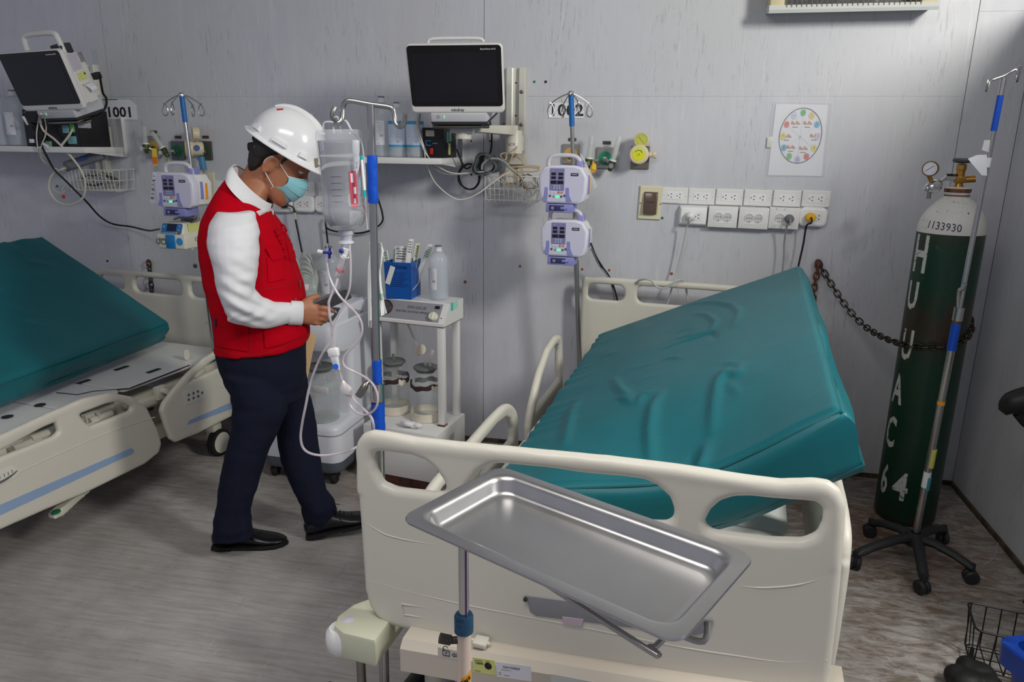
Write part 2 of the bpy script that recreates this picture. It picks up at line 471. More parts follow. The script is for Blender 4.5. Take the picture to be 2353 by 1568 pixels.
seam = n.noise(n.mapped((34, 3.0, 1), (0, 0, 0), (0, 0, 0.6)), 2.0, 4, 0.6, 1.5)
c = n.mix(n.mul(n.ramp(seam, 0.66, 0.71), 0.25), c, (96, 90, 86))
wh = n.noise(n.mapped((16, 3, 1), (4, 1, 0), (0, 0, -0.5)), 2.0, 5, 0.7, 1.2)
c = n.mix(n.mul(n.ramp(wh, 0.63, 0.70), 0.3), c, (214, 210, 206))
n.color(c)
n.bump(a, 0.06, 0.004)
n.L(n.ramp(st, 0.3, 0.7, 0.36, 0.55), n.b.inputs['Roughness'])
FLOORM = n.m
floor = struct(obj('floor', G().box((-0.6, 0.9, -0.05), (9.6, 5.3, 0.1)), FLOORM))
# dark baseboard strip / open joint along the walls
GRIME = mat('grimy_skirting', (86, 76, 62), 0.8, var=0.35, scale=30, dirt=(60, 44, 28), dscale=14, dlo=0.45, dhi=0.6)
bb = G().box(((LX + RX) / 2, WY - 0.003, 0.011), (RX - LX, 0.008, 0.022), 0.002, 1)
struct(obj('baseboard_back', bb, GRIME))
struct(obj('baseboard_right', G().box((RX - 0.005, (RY + WY) / 2, 0.011), (0.012, WY - RY - 0.01, 0.022), 0.002, 1), GRIME))
# screw holes and rusty plugs left in the back wall
HOLE = mat('dark_hole', (52, 40, 36), 0.8, var=0.3); RUSTY = mat('rusty_screw', (150, 92, 58), 0.7, var=0.3, scale=90)
GREENP = mat('green_wall_plug', (30, 120, 74), 0.5)
for px, py, mt, r in ((1228, 188, GREENP, 0.0055), (1254, 188, HOLE, 0.006), (1069, 648, RUSTY, 0.008), (1195, 612, RUSTY, 0.006), (1338, 619, RUSTY, 0.006), (1400, 621, RUSTY, 0.006), (1543, 629, RUSTY, 0.007), (1522, 501, GREENP, 0.006), (247, 600, HOLE, 0.006), (1083, 324, RUSTY, 0.005), (1126, 324, RUSTY, 0.005), (1083, 401, HOLE, 0.005), (449, 611, STEEL_D, 0.012)):
 p = at(px, py, Y=WY)
 g = G().lathe([(r, 0), (r, 0.002), (r * 0.6, 0.0035), (0.0001, 0.0036)], 12, Mx.Translation(p) @ WALLM)
 obj('screw_head', g, mt, wall_back)
# ================================================================== hospital beds
STRIPE = mat('blue_stripe', (146, 172, 206), 0.35, var=0.03)
DECKW = mat('white_laminate', (226, 226, 224), 0.32, var=0.03)
EDGEK = mat('dark_edge', (42, 42, 46), 0.6)
TEAL = NB('teal_vinyl', 0.42)
_a = TEAL.noise(TEAL.mapped((3, 3, 3)), 2, 5); _f = TEAL.noise(TEAL.mapped((240, 240, 240)), 3, 2); _w = TEAL.noise(TEAL.mapped((4, 18, 4)), 1.5, 4, 0.5, 0.6)
TEAL.color(TEAL.mix(_a, (14, 98, 108), (22, 110, 119)))
TEAL.bump(TEAL.mul(TEAL.mul(_f, 0.10), TEAL.mul(_w, 0.9), 'ADD'), 0.22, 0.006)
TEAL.b.inputs['Specular IOR Level'].default_value = .38
TEALM = TEAL.m
TEAL_SEAM = mat('teal_piping', (22, 100, 106), 0.4)
def board(outer, holes, depth, bev, bars, vox=0.005, it=5):
 g = G().plate(outer, holes, depth, bev)
 for pts, r in bars: g.tube([(p[0], p[1], 0) for p in pts], r, 10)
 return voxel(g, vox, it)
BED1 = Mx.Translation(V((-0.113, 1.300, 0))) @ rotz(radians(-6.0))
BED2 = Mx.Translation(V((-2.749, 1.262, 0))) @ rotz(radians(-8.0))
def lpx(M, px, py, x=None, y=None, z=None):
 "bed coordinates of the point seen at px,py on a plane of the bed"
 o = M.inverted() @ EYE; d = M.inverted().to_3x3() @ ray(px, py)
 t = (x - o.x) / d.x if x is not None else (y - o.y) / d.y if y is not None else (z - o.z) / d.z
 return o + d * t
XZ = Mx.Rotation(pi / 2, 4, 'X')       # board drawn in x,y -> stands across the bed
YZ = Mx(((0, 0, 1, 0), (1, 0, 0, 0), (0, 1, 0, 0), (0, 0, 0, 1)))   # board drawn in (along, up) -> stands along the bed
def mattress(name, LF, LH, RH, RF, th, label, ridges, down=None):
 u = (RF - LF); w = u.length; u = u.normalized(); l = ((LH - LF) + (RH - RF)) * 0.5; L = l.length; v = l.normalized()
 nn = u.cross(v).normalized()
 F = Mx((u, v, down or nn)).transposed().to_4x4(); F.translation = LF
 inv = F.inverted()
 segs = []
 for pts, amp, sg in ridges:
  q = []
  for px, py in pts:
   p = inv @ onp(px, py, LF, nn); q.append((p.x, p.y))
  segs.append((q, amp, sg))
 def hgt(a, b):
  h = 0.0035 * noise.noise(V((a * 3.2, b * 3.2, 1))) + 0.0016 * noise.noise(V((a * 11, b * 8, 4)))
  ga = math.exp(-a / 0.06) * 0.004 * sin(b * 70 + 3 * sin(b * 13)); h += ga
  for q, amp, sg in segs:
   best = 9; tt = 0; n_ = len(q) - 1
   for i in range(n_):
    x0, y0 = q[i]; x1, y1 = q[i + 1]; dx, dy = x1 - x0, y1 - y0; d2 = dx * dx + dy * dy + 1e-12
    t = max(0, min(1, ((a - x0) * dx + (b - y0) * dy) / d2)); d = hypot(a - x0 - t * dx, b - y0 - t * dy)
    if d < best: best = d; tt = (i + t) / n_
   if best < sg * 4:
    h += amp * math.exp(-(best / sg) ** 2) * (0.35 + 0.65 * sin(pi * min(1, max(0, tt))))
  return h
 rings = []; nu, nv = 96, 132
 r = 0.016
 for j in range(nv + 1):
  b = L * j / nv
  e = min(b, L - b); ins = 0.0
  if e < r: ins = r - sqrt(max(0, r * r - (r - e) ** 2))
  ring = []
  for i in range(nu + 1):
   a = w * i / nu; ea = min(a, w - a); ia = (r - sqrt(max(0, r * r - (r - ea) ** 2))) if ea < r else 0
   ring.append(V((a, b, hgt(a, b) * min(1, e / 0.02 + .1) - max(ia, ins))))
  for k in range(1, 9):
   t = k / 9; bulge = 0.010 * sin(pi * t) + 0.006 * sin(b * 9 + 2) * sin(2 * pi * t) + 0.004 * noise.noise(V((b * 6, t * 3, 7)))
   ring.append(V((w + bulge, b, -ins - (th - 2 * ins) * t)))
  for i in range(13): ring.append(V((w * (1 - i / 12), b, -th + ins)))
  for k in range(1, 9):
   t = 1 - k / 9; bulge = 0.010 * sin(pi * t)
   ring.append(V((-bulge, b, -ins - (th - 2 * ins) * t)))
  rings.append(ring)
 g = G()
 # rounded, slightly bulging end faces made from shrunken copies of the end rings
 def endring(ring, k, y):
  c = V((w / 2, 0, -th / 2))
  return [V((c.x + (p.x - c.x) * (1 - k), y, c.z + (p.z - c.z) * (1 - k))) for p in ring]
 st = [endring(rings[0], k, y) for k, y in ((0.75, -0.013), (0.45, -0.012), (0.2, -0.009), (0.06, -0.004))]
 en = [endring(rings[-1], k, L - y) for k, y in ((0.06, -0.004), (0.2, -0.009), (0.45, -0.012), (0.75, -0.013))]
 if not down:
  sag = lambda p: -.062 * sin(pi * max(0, min(1, (p[0] / w - .18) / .82))) ** 1.5 * math.exp(-(p[1] / .30) ** 2)
  for q in st + rings + en:
   for p in q: p.z += sag(p)
 g.loft(st + rings + en, True, F)
 t = thing(name, label, 'mattress', LF)
 cov = obj('vinyl_cover', g, TEALM, t, sharp=60)
 pp = G()
 pts = []
 zc = -0.012
 for a, b in ((0.004, 0.004), (w - 0.004, 0.004), (w - 0.004, L - 0.004), (0.004, L - 0.004)): pts.append((a, b))
 loop = []
 for (a0, b0), (a1, b1) in zip(pts, pts[1:] + pts[:1]):
  for k in range(10): p = V((a0 + (a1 - a0) * k / 10, b0 + (b1 - b0) * k / 10, zc + 0.0015 * sin(k * 1.9))); p.z += 0 if down else sag(p); loop.append(p)
 pp.tube(loop, 0.0032, 6, True, 1, F)
 lo2 = [V((p.x + (0.006 if p.x > w / 2 else -0.006), p.y + (0.006 if p.y > L / 2 else -0.006), -th + 0.02 + p.z - zc)) for p in loop]
 pp.tube(lo2, 0.0028, 6, True, 1, F)
 obj('piping', pp, TEAL_SEAM, t)
 return t
def build_bed(name, label, M, deck, head, foot, right_rails, left_rails):
 t = thing(name, label, 'bed')
 t.matrix_basis = M
 W = lambda g: g.xf(M)
 # head- and footboards
 if foot:
  o = obj('footboard', W(foot['g']), PL_CREAM, t)
  for nm, g, mt in foot['subs']: obj(nm, W(g), mt, o)
 o = obj('headboard', W(head), PL_CREAM, t)
 # frame
 g = G()
 for s in (-1, 1): g.box((s * 0.40, 1.02, deck - 0.09), (0.05, 1.86, 0.07), 0.006)
 for y in (0.2, 0.75, 1.3, 1.85): g.box((0, y, deck - 0.09), (0.78, 0.05, 0.05), 0.005)
 obj('mattress_frame', W(g), PL_CREAM2, t)
 g = G()
 for s in (-1, 1): g.box((s * 0.30, 1.0, 0.20), (0.06, 1.9, 0.07), 0.006)
 for y in (0.08, 1.92): g.box((0, y, 0.20), (0.66, 0.07, 0.07), 0.006)
 for y in (0.5, 1.5):
  for s in (-1, 1): g.hexa([(s * .28 - .02, y - .03, .2), (s * .28 + .02, y - .03, .2), (s * .28 + .02, y + .03, .2), (s * .28 - .02, y + .03, .2), (s * .28 - .02, y + .22, deck - .1), (s * .28 + .02, y + .22, deck - .1), (s * .28 + .02, y + .28, deck - .1), (s * .28 - .02, y + .28, deck - .1)], 0.004)
 obj('base_frame', W(g), PL_CREAM2, t)
 for y0, y1 in ((0.06, 0.62), (0.63, 1.02), (1.03, 1.28), (1.29, 1.94)):
  g = G().plate(rrect(0.86, y1 - y0, 0.03, 0, (y0 + y1) / 2), [], 0.014, 0.003, Mx.Translation((0, 0, deck - 0.007)))
  d = obj('deck_panel', W(g), DECKW, t)
 for sx in (-1, 1):
  for y in (0.16, 1.80):
   x = sx * 0.40
   g = G().cyl((x, y, 0.10), (x, y, 0.235), 0.028).cyl((x - sx * 0.028, y, 0.06), (x - sx * 0.028, y, 0.13), 0.016).box((x, y, 0.14), (0.06, 0.06, 0.05), 0.012)
   wh = obj('caster', W(g), PL_CREAM2, t)
   g = G().lathe([(0.052, -0.02), (0.066, -0.017), (0.0665, 0), (0.066, 0.017), (0.052, 0.02)], 28, Mx.Translation((x - sx * 0.004 + sx * 0.03, y, 0.067)) @ Mx.Rotation(pi / 2, 4, 'Y'))
   obj('tyre', W(g), RUBBER, wh)
   g = G().lathe([(0.0001, -0.023), (0.052, -0.021), (0.052, 0.021), (0.0001, 0.023)], 28, Mx.Translation((x - sx * 0.004 + sx * 0.03, y, 0.067)) @ Mx.Rotation(pi / 2, 4, 'Y'))
   obj('wheel_disc', W(g), PL_CREAM, wh)
 return t
# ---------------- the bed in front (1002): footboard traced in its own plane
def fbp(px, py): p = lpx(BED1, px, py, y=0.0); return (p.x, p.z)
outer = [fbp(*p) for p in [(820, 1035), (824, 1012), (836, 995), (856, 988), (890, 991), (960, 1003), (1070, 1013), (1180, 1022), (1400, 1042), (1560, 1062), (1700, 1085), (1790, 1098), (1870, 1097), (1905, 1103), (1930, 1122), (1943, 1155), (1941, 1220), (1934, 1300), (1925, 1400), (1913, 1500), (1906, 1560), (1895, 1592), (1870, 1612), (1820, 1614), (1557, 1567), (1495, 1554), (1342, 1520), (1225, 1498), (1111, 1472), (1047, 1456), (954, 1443), (900, 1431), (872, 1414), (853, 1387), (843, 1350), (833, 1200), (826, 1110)]]
h1 = [fbp(*p) for p in [(862, 1037), (880, 1034), (954, 1042), (985, 1053), (1008, 1072), (1028, 1100), (1032, 1116), (1024, 1126), (1002, 1127), (915, 1119), (884, 1107), (868, 1080), (860, 1052)]]
h2 = [fbp(*p) for p in [(1148, 1058), (1200, 1057), (1340, 1078), (1440, 1087), (1487, 1094), (1514, 1107), (1542, 1134), (1551, 1162), (1549, 1181), (1534, 1191), (1500, 1190), (1300, 1165), (1090, 1136), (1074, 1128), (1080, 1112), (1108, 1076), (1128, 1063)]]
h3 = [fbp(*p) for p in [(1621, 1189), (1635, 1162), (1658, 1142), (1689, 1133), (1728, 1133), (1766, 1138), (1875, 1148), (1890, 1162), (1889, 1193), (1875, 1222), (1844, 1234), (1766, 1231), (1642, 1213), (1627, 1204)]]
barp = [fbp(*p) for p in [(838, 1130), (838, 1060), (842, 1022), (858, 1009), (890, 1012), (960, 1022), (1070, 1034), (1180, 1042), (1400, 1062), (1560, 1082), (1700, 1105), (1790, 1120), (1865, 1121), (1900, 1129), (1916, 1155), (1915, 1230), (1911, 1300)]]
fg = board(outer, [h1, h2, h3], 0.030, 0.012, [(barp, 0.0175)])
curve = lambda p: V((p.x, p.y, p.z + 0.012 * (1 - min(1, (p.x / 0.47) ** 2)) * (1 if p.y < 0.9 else 1)))
fg.warp(curve)
ridge = G()
for pts in ([(842, 1190), (870, 1208), (900, 1222), (960, 1234), (1040, 1243)], [(1690, 1330), (1750, 1337), (1830, 1332), (1900, 1315)], [(850, 1325), (960, 1352), (1100, 1380), (1350, 1425), (1560, 1468), (1700, 1492), (1800, 1507), (1900, 1506)]):
 q = [fbp(*p) for p in pts]
 ridge.tube([curve(V((a, b, 0.0142))) for a, b in q], [0.0006, 0.0022, 0.0022, 0.0006], 8)
fg2 = G().add(fg.v, fg.f).add(ridge.v, ridge.f)
fg2.xf(XZ)
pocket = G().prism([fbp(*p) for p in [(1217, 1352), (1640, 1405), (1630, 1432), (1600, 1441), (1240, 1398), (1226, 1388)]], 0.024, 0.029, XZ, 0.002)
pk_s = G()
for p in ((1217, 1359), (1625, 1412)):
 a, b = fbp(*p); pk_s.lathe([(0.0045, 0.024), (0.0045, 0.033), (0.0001, 0.034)], 12, XZ @ Mx.Translation((a, b, 0)))
slot = G()
q = [fbp(*p) for p in [(932, 1377), (995, 1385), (998, 1410), (938, 1401)]]
slot.tube([(a, b, 0.0195) for a, b in q], 0.0016, 6, True, 1, XZ)
pocket2 = G().prism([fbp(*p) for p in [(1300, 1398), (1348, 1404), (1344, 1420), (1302, 1414)]], 0.029, 0.0305, XZ)
head1 = board([(x, z) for x, z in [(-.455, .42), (-.458, .86), (-.45, .895), (-.42, .905), (-.2, .912), (0, .914), (.2, .912), (.42, .905), (.45, .895), (.458, .86), (.455, .42)]],
              [rrect(.175, .074, .03, -.345, .845), rrect(.40, .080, .03, 0, .848), rrect(.175, .074, .03, .345, .845)], 0.03, 0.009,
              [([(-.44, .5), (-.442, .86), (-.42, .893), (-.2, .899), (0, .9), (.2, .899), (.42, .893), (.442, .86), (.44, .5)], 0.0165)], 0.006)
head1.xf(Mx.Translation((0, 2.02, 0)) @ XZ)
bed1 = build_bed('hospital_bed', 'cream hospital bed with tilted mattress and steel tray before its footboard', BED1, 0.50, head1,
                 {'g': fg2, 'subs': [('card_pocket', pocket, PL_GREY), ('pocket_screw', pk_s, PL_DARK), ('moulded_slot', slot, PL_CREAM), ('pocket_sticker', pocket2, mat('pink_sticker', (196, 178, 190), 0.5))]}, None, None)
# front cross beam with the bumper casting on its left corner
def bmp(px, py, y=-0.05): p = lpx(BED1, px, py, y=y); return (p.x, p.z)
g = G()
b_l = bmp(930, 1457); b_r = bmp(1905, 1617)
zt = (b_l[1] + b_r[1]) / 2
xl, xr = b_l[0], 0.5
pts = [(y, z) for y, z in ((-.075, zt - .075), (-.075, zt - .02), (-.06, zt - .004), (.06, zt), (.06, zt - .075))]
rings = [[V((x, y, b_l[1] + (b_r[1] - b_l[1]) * (x - b_l[0]) / (b_r[0] - b_l[0]) + (z - zt))) for y, z in pts] for x in (xl, -.2, 0, .2, xr)]
g.loft(rings)
beam = obj('cross_beam', g.xf(BED1), mat('cream_beam', (202, 192, 178), 0.42, var=0.05), bed1)
q = [(-.515, -.075), (-.550, -.055), (-.562, -.02), (-.55, .03), (-.515, .07), (-.43, .07), (-.43, -.085)]
zc = bmp(800, 1446, -.06)[1]
g = G().prism(q, zc - .075, zc - .004, None, 0.01)
g.v = [(x, y, z + 0.012 * max(0, (x + .55) / .12)) for x, y, z in g.v]
bumper = obj('corner_bumper', g.xf(BED1), mat('pale_green_enamel', (206, 208, 184), 0.35, var=0.05, dirt=(150, 146, 128), dscale=14, dlo=0.7, dhi=0.8), bed1)
g = G().lathe([(0.0001, -.03), (0.026, -.029), (0.034, -.02), (0.036, 0), (0.034, .02), (0.026, .029), (0.0001, .03)], 24, Mx.Translation((-.540, -.04, zc - .045)))
obj('bumper_roller', g.xf(BED1), PL_WHITE, bumper)
g = G().lathe([(0.017, 0), (0.017, .002), (0.012, .006), (0.0001, .0068)], 24, Mx.Translation((-.525, -.028, zc - .006)))
obj('cap', g.xf(BED1), mat('lilac_cap', (206, 204, 214), 0.4), bumper)
# stickers on the beam
def beam_at(px, py, y=-.0755): return lpx(BED1, px, py, y=y)
STK = []
for nm, px4, mt in (('lock_sticker', [(1006, 1488), (1068, 1500), (1068, 1522), (1006, 1510)], mat('pale_sticker', (198, 192, 184), 0.5)),
     ('asset_sticker', [(1086, 1511), (1137, 1519), (1140, 1553), (1086, 1545)], PAPER_Y),
     ('asset_sticker', [(1139, 1521), (1220, 1532), (1221, 1567), (1142, 1556)], PAPER),
     ('asset_sticker', [(1265, 1549), (1400, 1575), (1400, 1600), (1268, 1585)], mat('pale_green_paper', (206, 214, 206), 0.5))):
 q = [beam_at(*p) for p in px4]
 o = obj(nm, G().quad([q[3], q[2], q[1], q[0]], 0.0006).xf(BED1), mt, beam); STK.append((o, q))
def stick_text(par, q, lines, mt=INK):
 "lines: (text, u, v, size as a share of the height)"
 g = G(); a = q[3]; ex = (q[2] - q[3]); ey = (q[0] - q[3])
 nrm = ex.cross(ey).normalized()
 for s, u_, v_, k in lines:
  g.text(s, ey.length * k, frame(a + ex * u_ + ey * v_ + nrm * 0.0007, ex, ey, nrm), 0.0002, 'LEFT')
 return g
g = stick_text(None, STK[1][1], [('-----', .08, .86, .3), ('15840', .1, .66, .2), ('----', .55, .88, .2), ('------', .08, .15, .2)])
c0 = STK[1][1]; cc = c0[3] + (c0[2] - c0[3]) * .66 + (c0[0] - c0[3]) * .56
g.lathe([(0.008, 0), (0.008, .0006), (0.0065, .0006), (0.0065, 0)], 20, frame(cc, (1, 0, 0), (0, 0, 1), (0, -1, 0)))
g.lathe([(0.0035, 0), (0.0035, .0006), (0.0001, .0006)], 10, frame(cc, (1, 0, 0), (0, 0, 1), (0, -1, 0)))
obj('lettering', g.xf(BED1), INK, beam)
g = stick_text(None, STK[2][1], [('536415258665', .2, .72, .17), ('---------', .14, .55, .2), ('---', .05, .34, .2), ('---', .05, .22, .2), ('------', .2, .2, .2)])
obj('lettering', g.xf(BED1), INK_GREY, beam)
q = STK[0][1]; g = G(); a = q[3]; ex = (q[2] - q[3]).normalized(); ey = V((0, 0, 1)); nrm = V((0, -1, 0))
F = frame(a + V((0.012, -0.0006, 0.008)), ex, ey, nrm)
g.tube([(0, 0, 0), (0.015, 0, 0), (0.015, 0.012, 0), (0, 0.012, 0)], 0.0009, 6, True, 1, F).tube([(0.002, 0.012, 0), (0.002, 0.019, 0), (0.005, 0.022, 0), (0.010, 0.022, 0), (0.012, 0.019, 0)], 0.0009, 6, False, 3, F)
g.lathe([(0.0018, 0), (0.0018, .0004), (0.0001, .0004)], 10, F @ Mx.Translation((0.0075, 0.006, 0)))
g.tube([(0.034, 0.003, 0), (0.026, 0.003, 0), (0.026, 0, 0), (0.021, 0.005, 0), (0.026, 0.010, 0), (0.026, 0.007, 0), (0.034, 0.007, 0)], 0.0006, 6, False, 1, F)
obj('padlock_symbol', g.xf(BED1), INK, beam)
g = G()
hp = [lpx(BED1, px, py, y=-.02) for px, py in ((1015, 1530), (1022, 1552), (1040, 1580), (1062, 1610))]
P = spline(hp, 14); ht = []
for i, p in enumerate(spline(hp, 60)): ht.append(p + V((0.009 * cos(i * 0.7), 0.009 * sin(i * 0.7), 0)))
g.tube(ht, 0.0032, 6, False, 1)
obj('coiled_hose', g.xf(BED1), PL_GREY, bed1)
g = G().cyl((-.53, .02, .12), (-.53, .02, zc - .05), 0.011)
obj('drip_pole_socket', g.xf(BED1), STEEL_D, bed1)
g = G().box((0.0, 0, 0), (0.03, 0.03, 0.012), 0.003).cyl((-.02, 0, 0), (.02, 0, 0), .004)
obj('board_latch', g.xf(BED1 @ Mx.Translation(lpx(BED1, 1105, 1476, y=-.045))), PL_CREAM, bed1)
def rail_board(M, x, pts, holes, bar, r=0.0165, depth=0.028):
 g = board(pts, holes, depth, 0.011, [(bar, r)], 0.0055)
 return g.xf(M @ Mx.Translation((x, 0, 0)) @ YZ)
# the left rails of bed 1, lowered, seen beyond the mattress, and the right ones holding it up
fo = [(.22, .30), (.22, .56), (.30, .63), (.55, .645), (.80, .655), (.92, .650), (1.0, .62), (1.05, .56), (1.06, .45), (1.03, .34), (.96, .30)]
fh = [[(.28, .56), (.36, .605), (.55, .612), (.55, .50), (.30, .49)], [(.66, .50), (.66, .615), (.82, .622), (.92, .612), (.97, .585), (1.0, .54), (1.0, .50)]]
fbar = [(.24, .34), (.24, .56), (.31, .62), (.55, .634), (.80, .644), (.92, .639), (.99, .61), (1.035, .56), (1.045, .45)]
ho = [(1.16, .34), (1.14, .50), (1.18, .58), (1.28, .68), (1.40, .745), (1.52, .765), (1.60, .75), (1.63, .70), (1.66, .55), (1.66, .42), (1.62, .34)]
hh = [[(1.22, .54), (1.30, .65), (1.41, .71), (1.52, .727), (1.575, .715), (1.585, .69), (1.60, .55)]]
hbar = [(1.18, .38), (1.16, .50), (1.20, .575), (1.29, .665), (1.41, .727), (1.52, .747), (1.59, .735), (1.613, .695), (1.64, .55), (1.645, .45)]
HS = lambda L_: [(a + .06, b - .035) for a, b in L_]
for nm, pts, hs, br in (('side_rail', fo, fh, fbar), ('side_rail', HS(ho), [HS(h) for h in hh], HS(hbar))):
 obj(nm, rail_board(BED1, -0.475, pts, hs, br), PL_CREAM, bed1)
lift = lambda L_, k: [(a, b + k) for a, b in L_]
for pts, hs, br in ((fo, fh, fbar), (ho, hh, hbar)):
 k = 0.10 if pts is fo else 0.03
 obj('side_rail', rail_board(BED1, 0.505, lift(pts, k), [lift(h, k) for h in hs], lift(br, k)), PL_CREAM, bed1)
# the pole socket at the head of bed 1 left
z7 = lambda x, y: (1060 + x / 2.3755, 580 + y / 2.3755)
RID = [([(1190, 300), (1290, 280), (1400, 278), (1480, 290), (1520, 325), (1490, 400)], .008, .012),
       ([(1260, 335), (1340, 345), (1390, 378), (1365, 425)], .007, .010),
       ([(1150, 460), (1200, 425), (1290, 410)], .004, .008), ([(1080, 535), (1220, 483), (1360, 437), (1388, 468)], -.008, .009),
       ([(1150, 475), (1250, 455), (1350, 430)], .006, .010), ([(1100, 580), (1160, 572), (1205, 580)], .006, .008),
       ([(830, 690), (870, 750), (935, 805)], .008, .013), ([(860, 790), (935, 822)], .006, .008), ([(960, 820), (985, 775), (1055, 758)], .007, .010),
       ([(1085, 762), (1040, 825), (1005, 930), (990, 1090)], .011, .014), ([(1520, 610), (1505, 655), (1440, 645), (1392, 700), (1360, 790), (1335, 890)], .010, .014),
       ([(1430, 600), (1510, 605)], .005, .010), ([(1450, 690), (1500, 740)], .004, .010),
       ([(640, 800), (600, 880), (575, 1000), (560, 1050)], .009, .014), ([(1300, 940), (1245, 1040), (1200, 1140)], .010, .016), ([(1225, 980), (1205, 1060)], -.006, .012),
       ([(1320, 1075), (1290, 1135)], .008, .010), ([(760, 500), (870, 430)], .004, .010), ([(640, 610), (760, 560), (860, 545)], .004, .010), ([(480, 760), (600, 700)], .004, .010),
       ([(285, 935), (340, 1000)], .007, .012), ([(430, 850), (520, 800)], .004, .010), ([(1640, 1085), (1700, 1010), (1745, 1000)], .006, .010), ([(1800, 150), (1840, 120), (1870, 160)], .005, .012),
       ([(1690, 420), (1800, 350)], .003, .02), ([(900, 640), (1060, 600)], .003, .012), ([(960, 700), (1100, 660)], .003, .012)]
RID = [([z7(*p) for p in pts], a, s) for pts, a, s in RID]
mattress('mattress', V((-0.4, 1.579, 0.653)), V((-0.246, 3.07, 0.717)), V((0.524, 2.976, 1.063)), V((0.371, 1.485, 1.0)), 0.152,
         'teal vinyl mattress tilted sideways, raised right edge, on the bed under outlets', RID)
# ---------------- bed 2 (1001), at the left
head2 = board([(x, z) for x, z in [(-.455, .36), (-.458, .79), (-.45, .825), (-.42, .835), (-.2, .842), (0, .844), (.2, .842), (.42, .835), (.45, .825), (.458, .79), (.455, .36)]],
              [rrect(.20, .078, .03, -.36, .775), rrect(.315, .082, .035, -.045, .776), rrect(.20, .078, .03, .26, .775)], 0.03, 0.009,
              [([(-.44, .5), (-.442, .79), (-.42, .823), (-.2, .829), (0, .83), (.2, .829), (.42, .823), (.442, .79), (.44, .5)], 0.0165)], 0.006)
hg = G().tube([(.235, .50, .016), (.235, .60, .016), (.255, .618, .016), (.33, .618, .016), (.35, .60, .016), (.35, .50, .016)], 0.003, 6, False, 1)
head2.add(hg.v, hg.f)
head2.xf(Mx.Translation((0, 2.0, 0)) @ XZ)
foot2 = board([(-.455, .36), (-.458, .79), (-.42, .835), (0, .844), (.42, .835), (.458, .79), (.455, .36)], [rrect(.20, .078, .03, -.34, .775), rrect(.33, .082, .035, 0, .776), rrect(.20, .078, .03, .34, .775)], 0.03, 0.012, [], 0.008)
foot2.xf(XZ)
bed2 = build_bed('hospital_bed', 'cream hospital bed below the left monitor with its teal mattress folded up', BED2, 0.50, head2, {'g': foot2, 'subs': []}, None, None)
RXP = 0.512
def rp(px, py): p = lpx(BED2, px, py, x=RXP); return (p.y, p.z)
fo = [rp(*p) for p in [(-150, 1090), (-90, 1042), (0, 999), (100, 953), (190, 915), (250, 902), (300, 911), (335, 938), (358, 985), (368, 1018), (362, 1040), (330, 1066), (200, 1130), (100, 1172), (0, 1216), (-110, 1262), (-140, 1250)]]
fh = [[rp(*p) for p in [(-100, 1085), (0, 1034), (90, 985), (124, 970), (131, 992), (120, 1002), (60, 1026), (0, 1049), (-95, 1096)]],
      [rp(*p) for p in [(178, 952), (240, 928), (275, 922), (299, 934), (296, 944), (203, 979), (190, 968)]]]
fbar = [rp(*p) for p in [(-120, 1078), (-60, 1042), (0, 1012), (100, 967), (190, 929), (250, 916), (293, 922), (322, 948), (345, 990)]]
g = rail_board(BED2, RXP, fo, fh, fbar, 0.0155)
fr = obj('side_rail', g, PL_CREAM, bed2)
def rail_decal(nm, pts, mt, t=0.0008, par=fr):
 q = [rp(*p) for p in pts]
 return obj(nm, G().prism(q, 0.0142, 0.0142 + t, BED2 @ Mx.Translation((RXP, 0, 0)) @ YZ), mt, par)
rail_decal('blue_stripe', [(-120, 1233), (-120, 1210), (0, 1156), (295, 1029), (302, 1033), (300, 1041), (0, 1180)], STRIPE)
rail_decal('angle_plate', [(-40, 1095), (20, 1068), (38, 1078), (38, 1086), (25, 1098), (-40, 1128)], mat('cream_plate', (222, 220, 208), 0.4), 0.0015)
g = G()
q = [rp(*p) for p in [(-30, 1116), (-5, 1106), (18, 1092), (32, 1080)]]
MR = BED2 @ Mx.Translation((RXP, 0, 0)) @ YZ
g.tube([(a, b, 0.0165) for a, b in q], [0.0045, 0.004, 0.0015], 6, False, 4, MR)
for px, py in ((-8, 1095), (2, 1091), (11, 1087), (20, 1082)):
 a, b = rp(px, py); g.box((a, b, 0.016), (0.002, 0.012, 0.001), 0, 1, MR)
obj('angle_pointer', g, INK_GREY, fr)
g = G().tube([(a, b, 0.014) for a, b in [rp(*p) for p in [(-60, 1128), (100, 1055), (250, 990), (350, 958)]]], 0.002, 6, False, 4, MR)
obj('moulded_line', g, PL_CREAM, fr)
ho = [rp(*p) for p in [(366, 945), (372, 926), (395, 896), (425, 862), (465, 824), (500, 803), (545, 787), (590, 780), (620, 800), (630, 850), (620, 905), (600, 926), (530, 957), (450, 997), (400, 1017), (388, 1010), (378, 985)]]
hh = [[rp(*p) for p in [(418, 884), (440, 862), (470, 838), (505, 819), (550, 806), (585, 805), (590, 815), (540, 829), (480, 855)]]]
hbar = [rp(*p) for p in [(378, 950), (385, 928), (405, 900), (432, 868), (470, 834), (503, 813), (548, 797), (590, 792), (612, 815), (618, 850)]]
hr = obj('side_rail', rail_board(BED2, RXP, ho, hh, hbar, 0.0155), PL_CREAM, bed2)
rail_decal('blue_stripe', [(424, 976), (428, 966), (530, 922), (600, 892), (600, 906), (530, 938)], STRIPE, par=hr)
rail_decal('keypad', [(416, 903), (420, 898), (464, 885), (468, 889), (468, 914), (422, 931), (418, 928)], mat('grey_keypad', (212, 214, 206), 0.4), 0.0012, hr)
g = G()
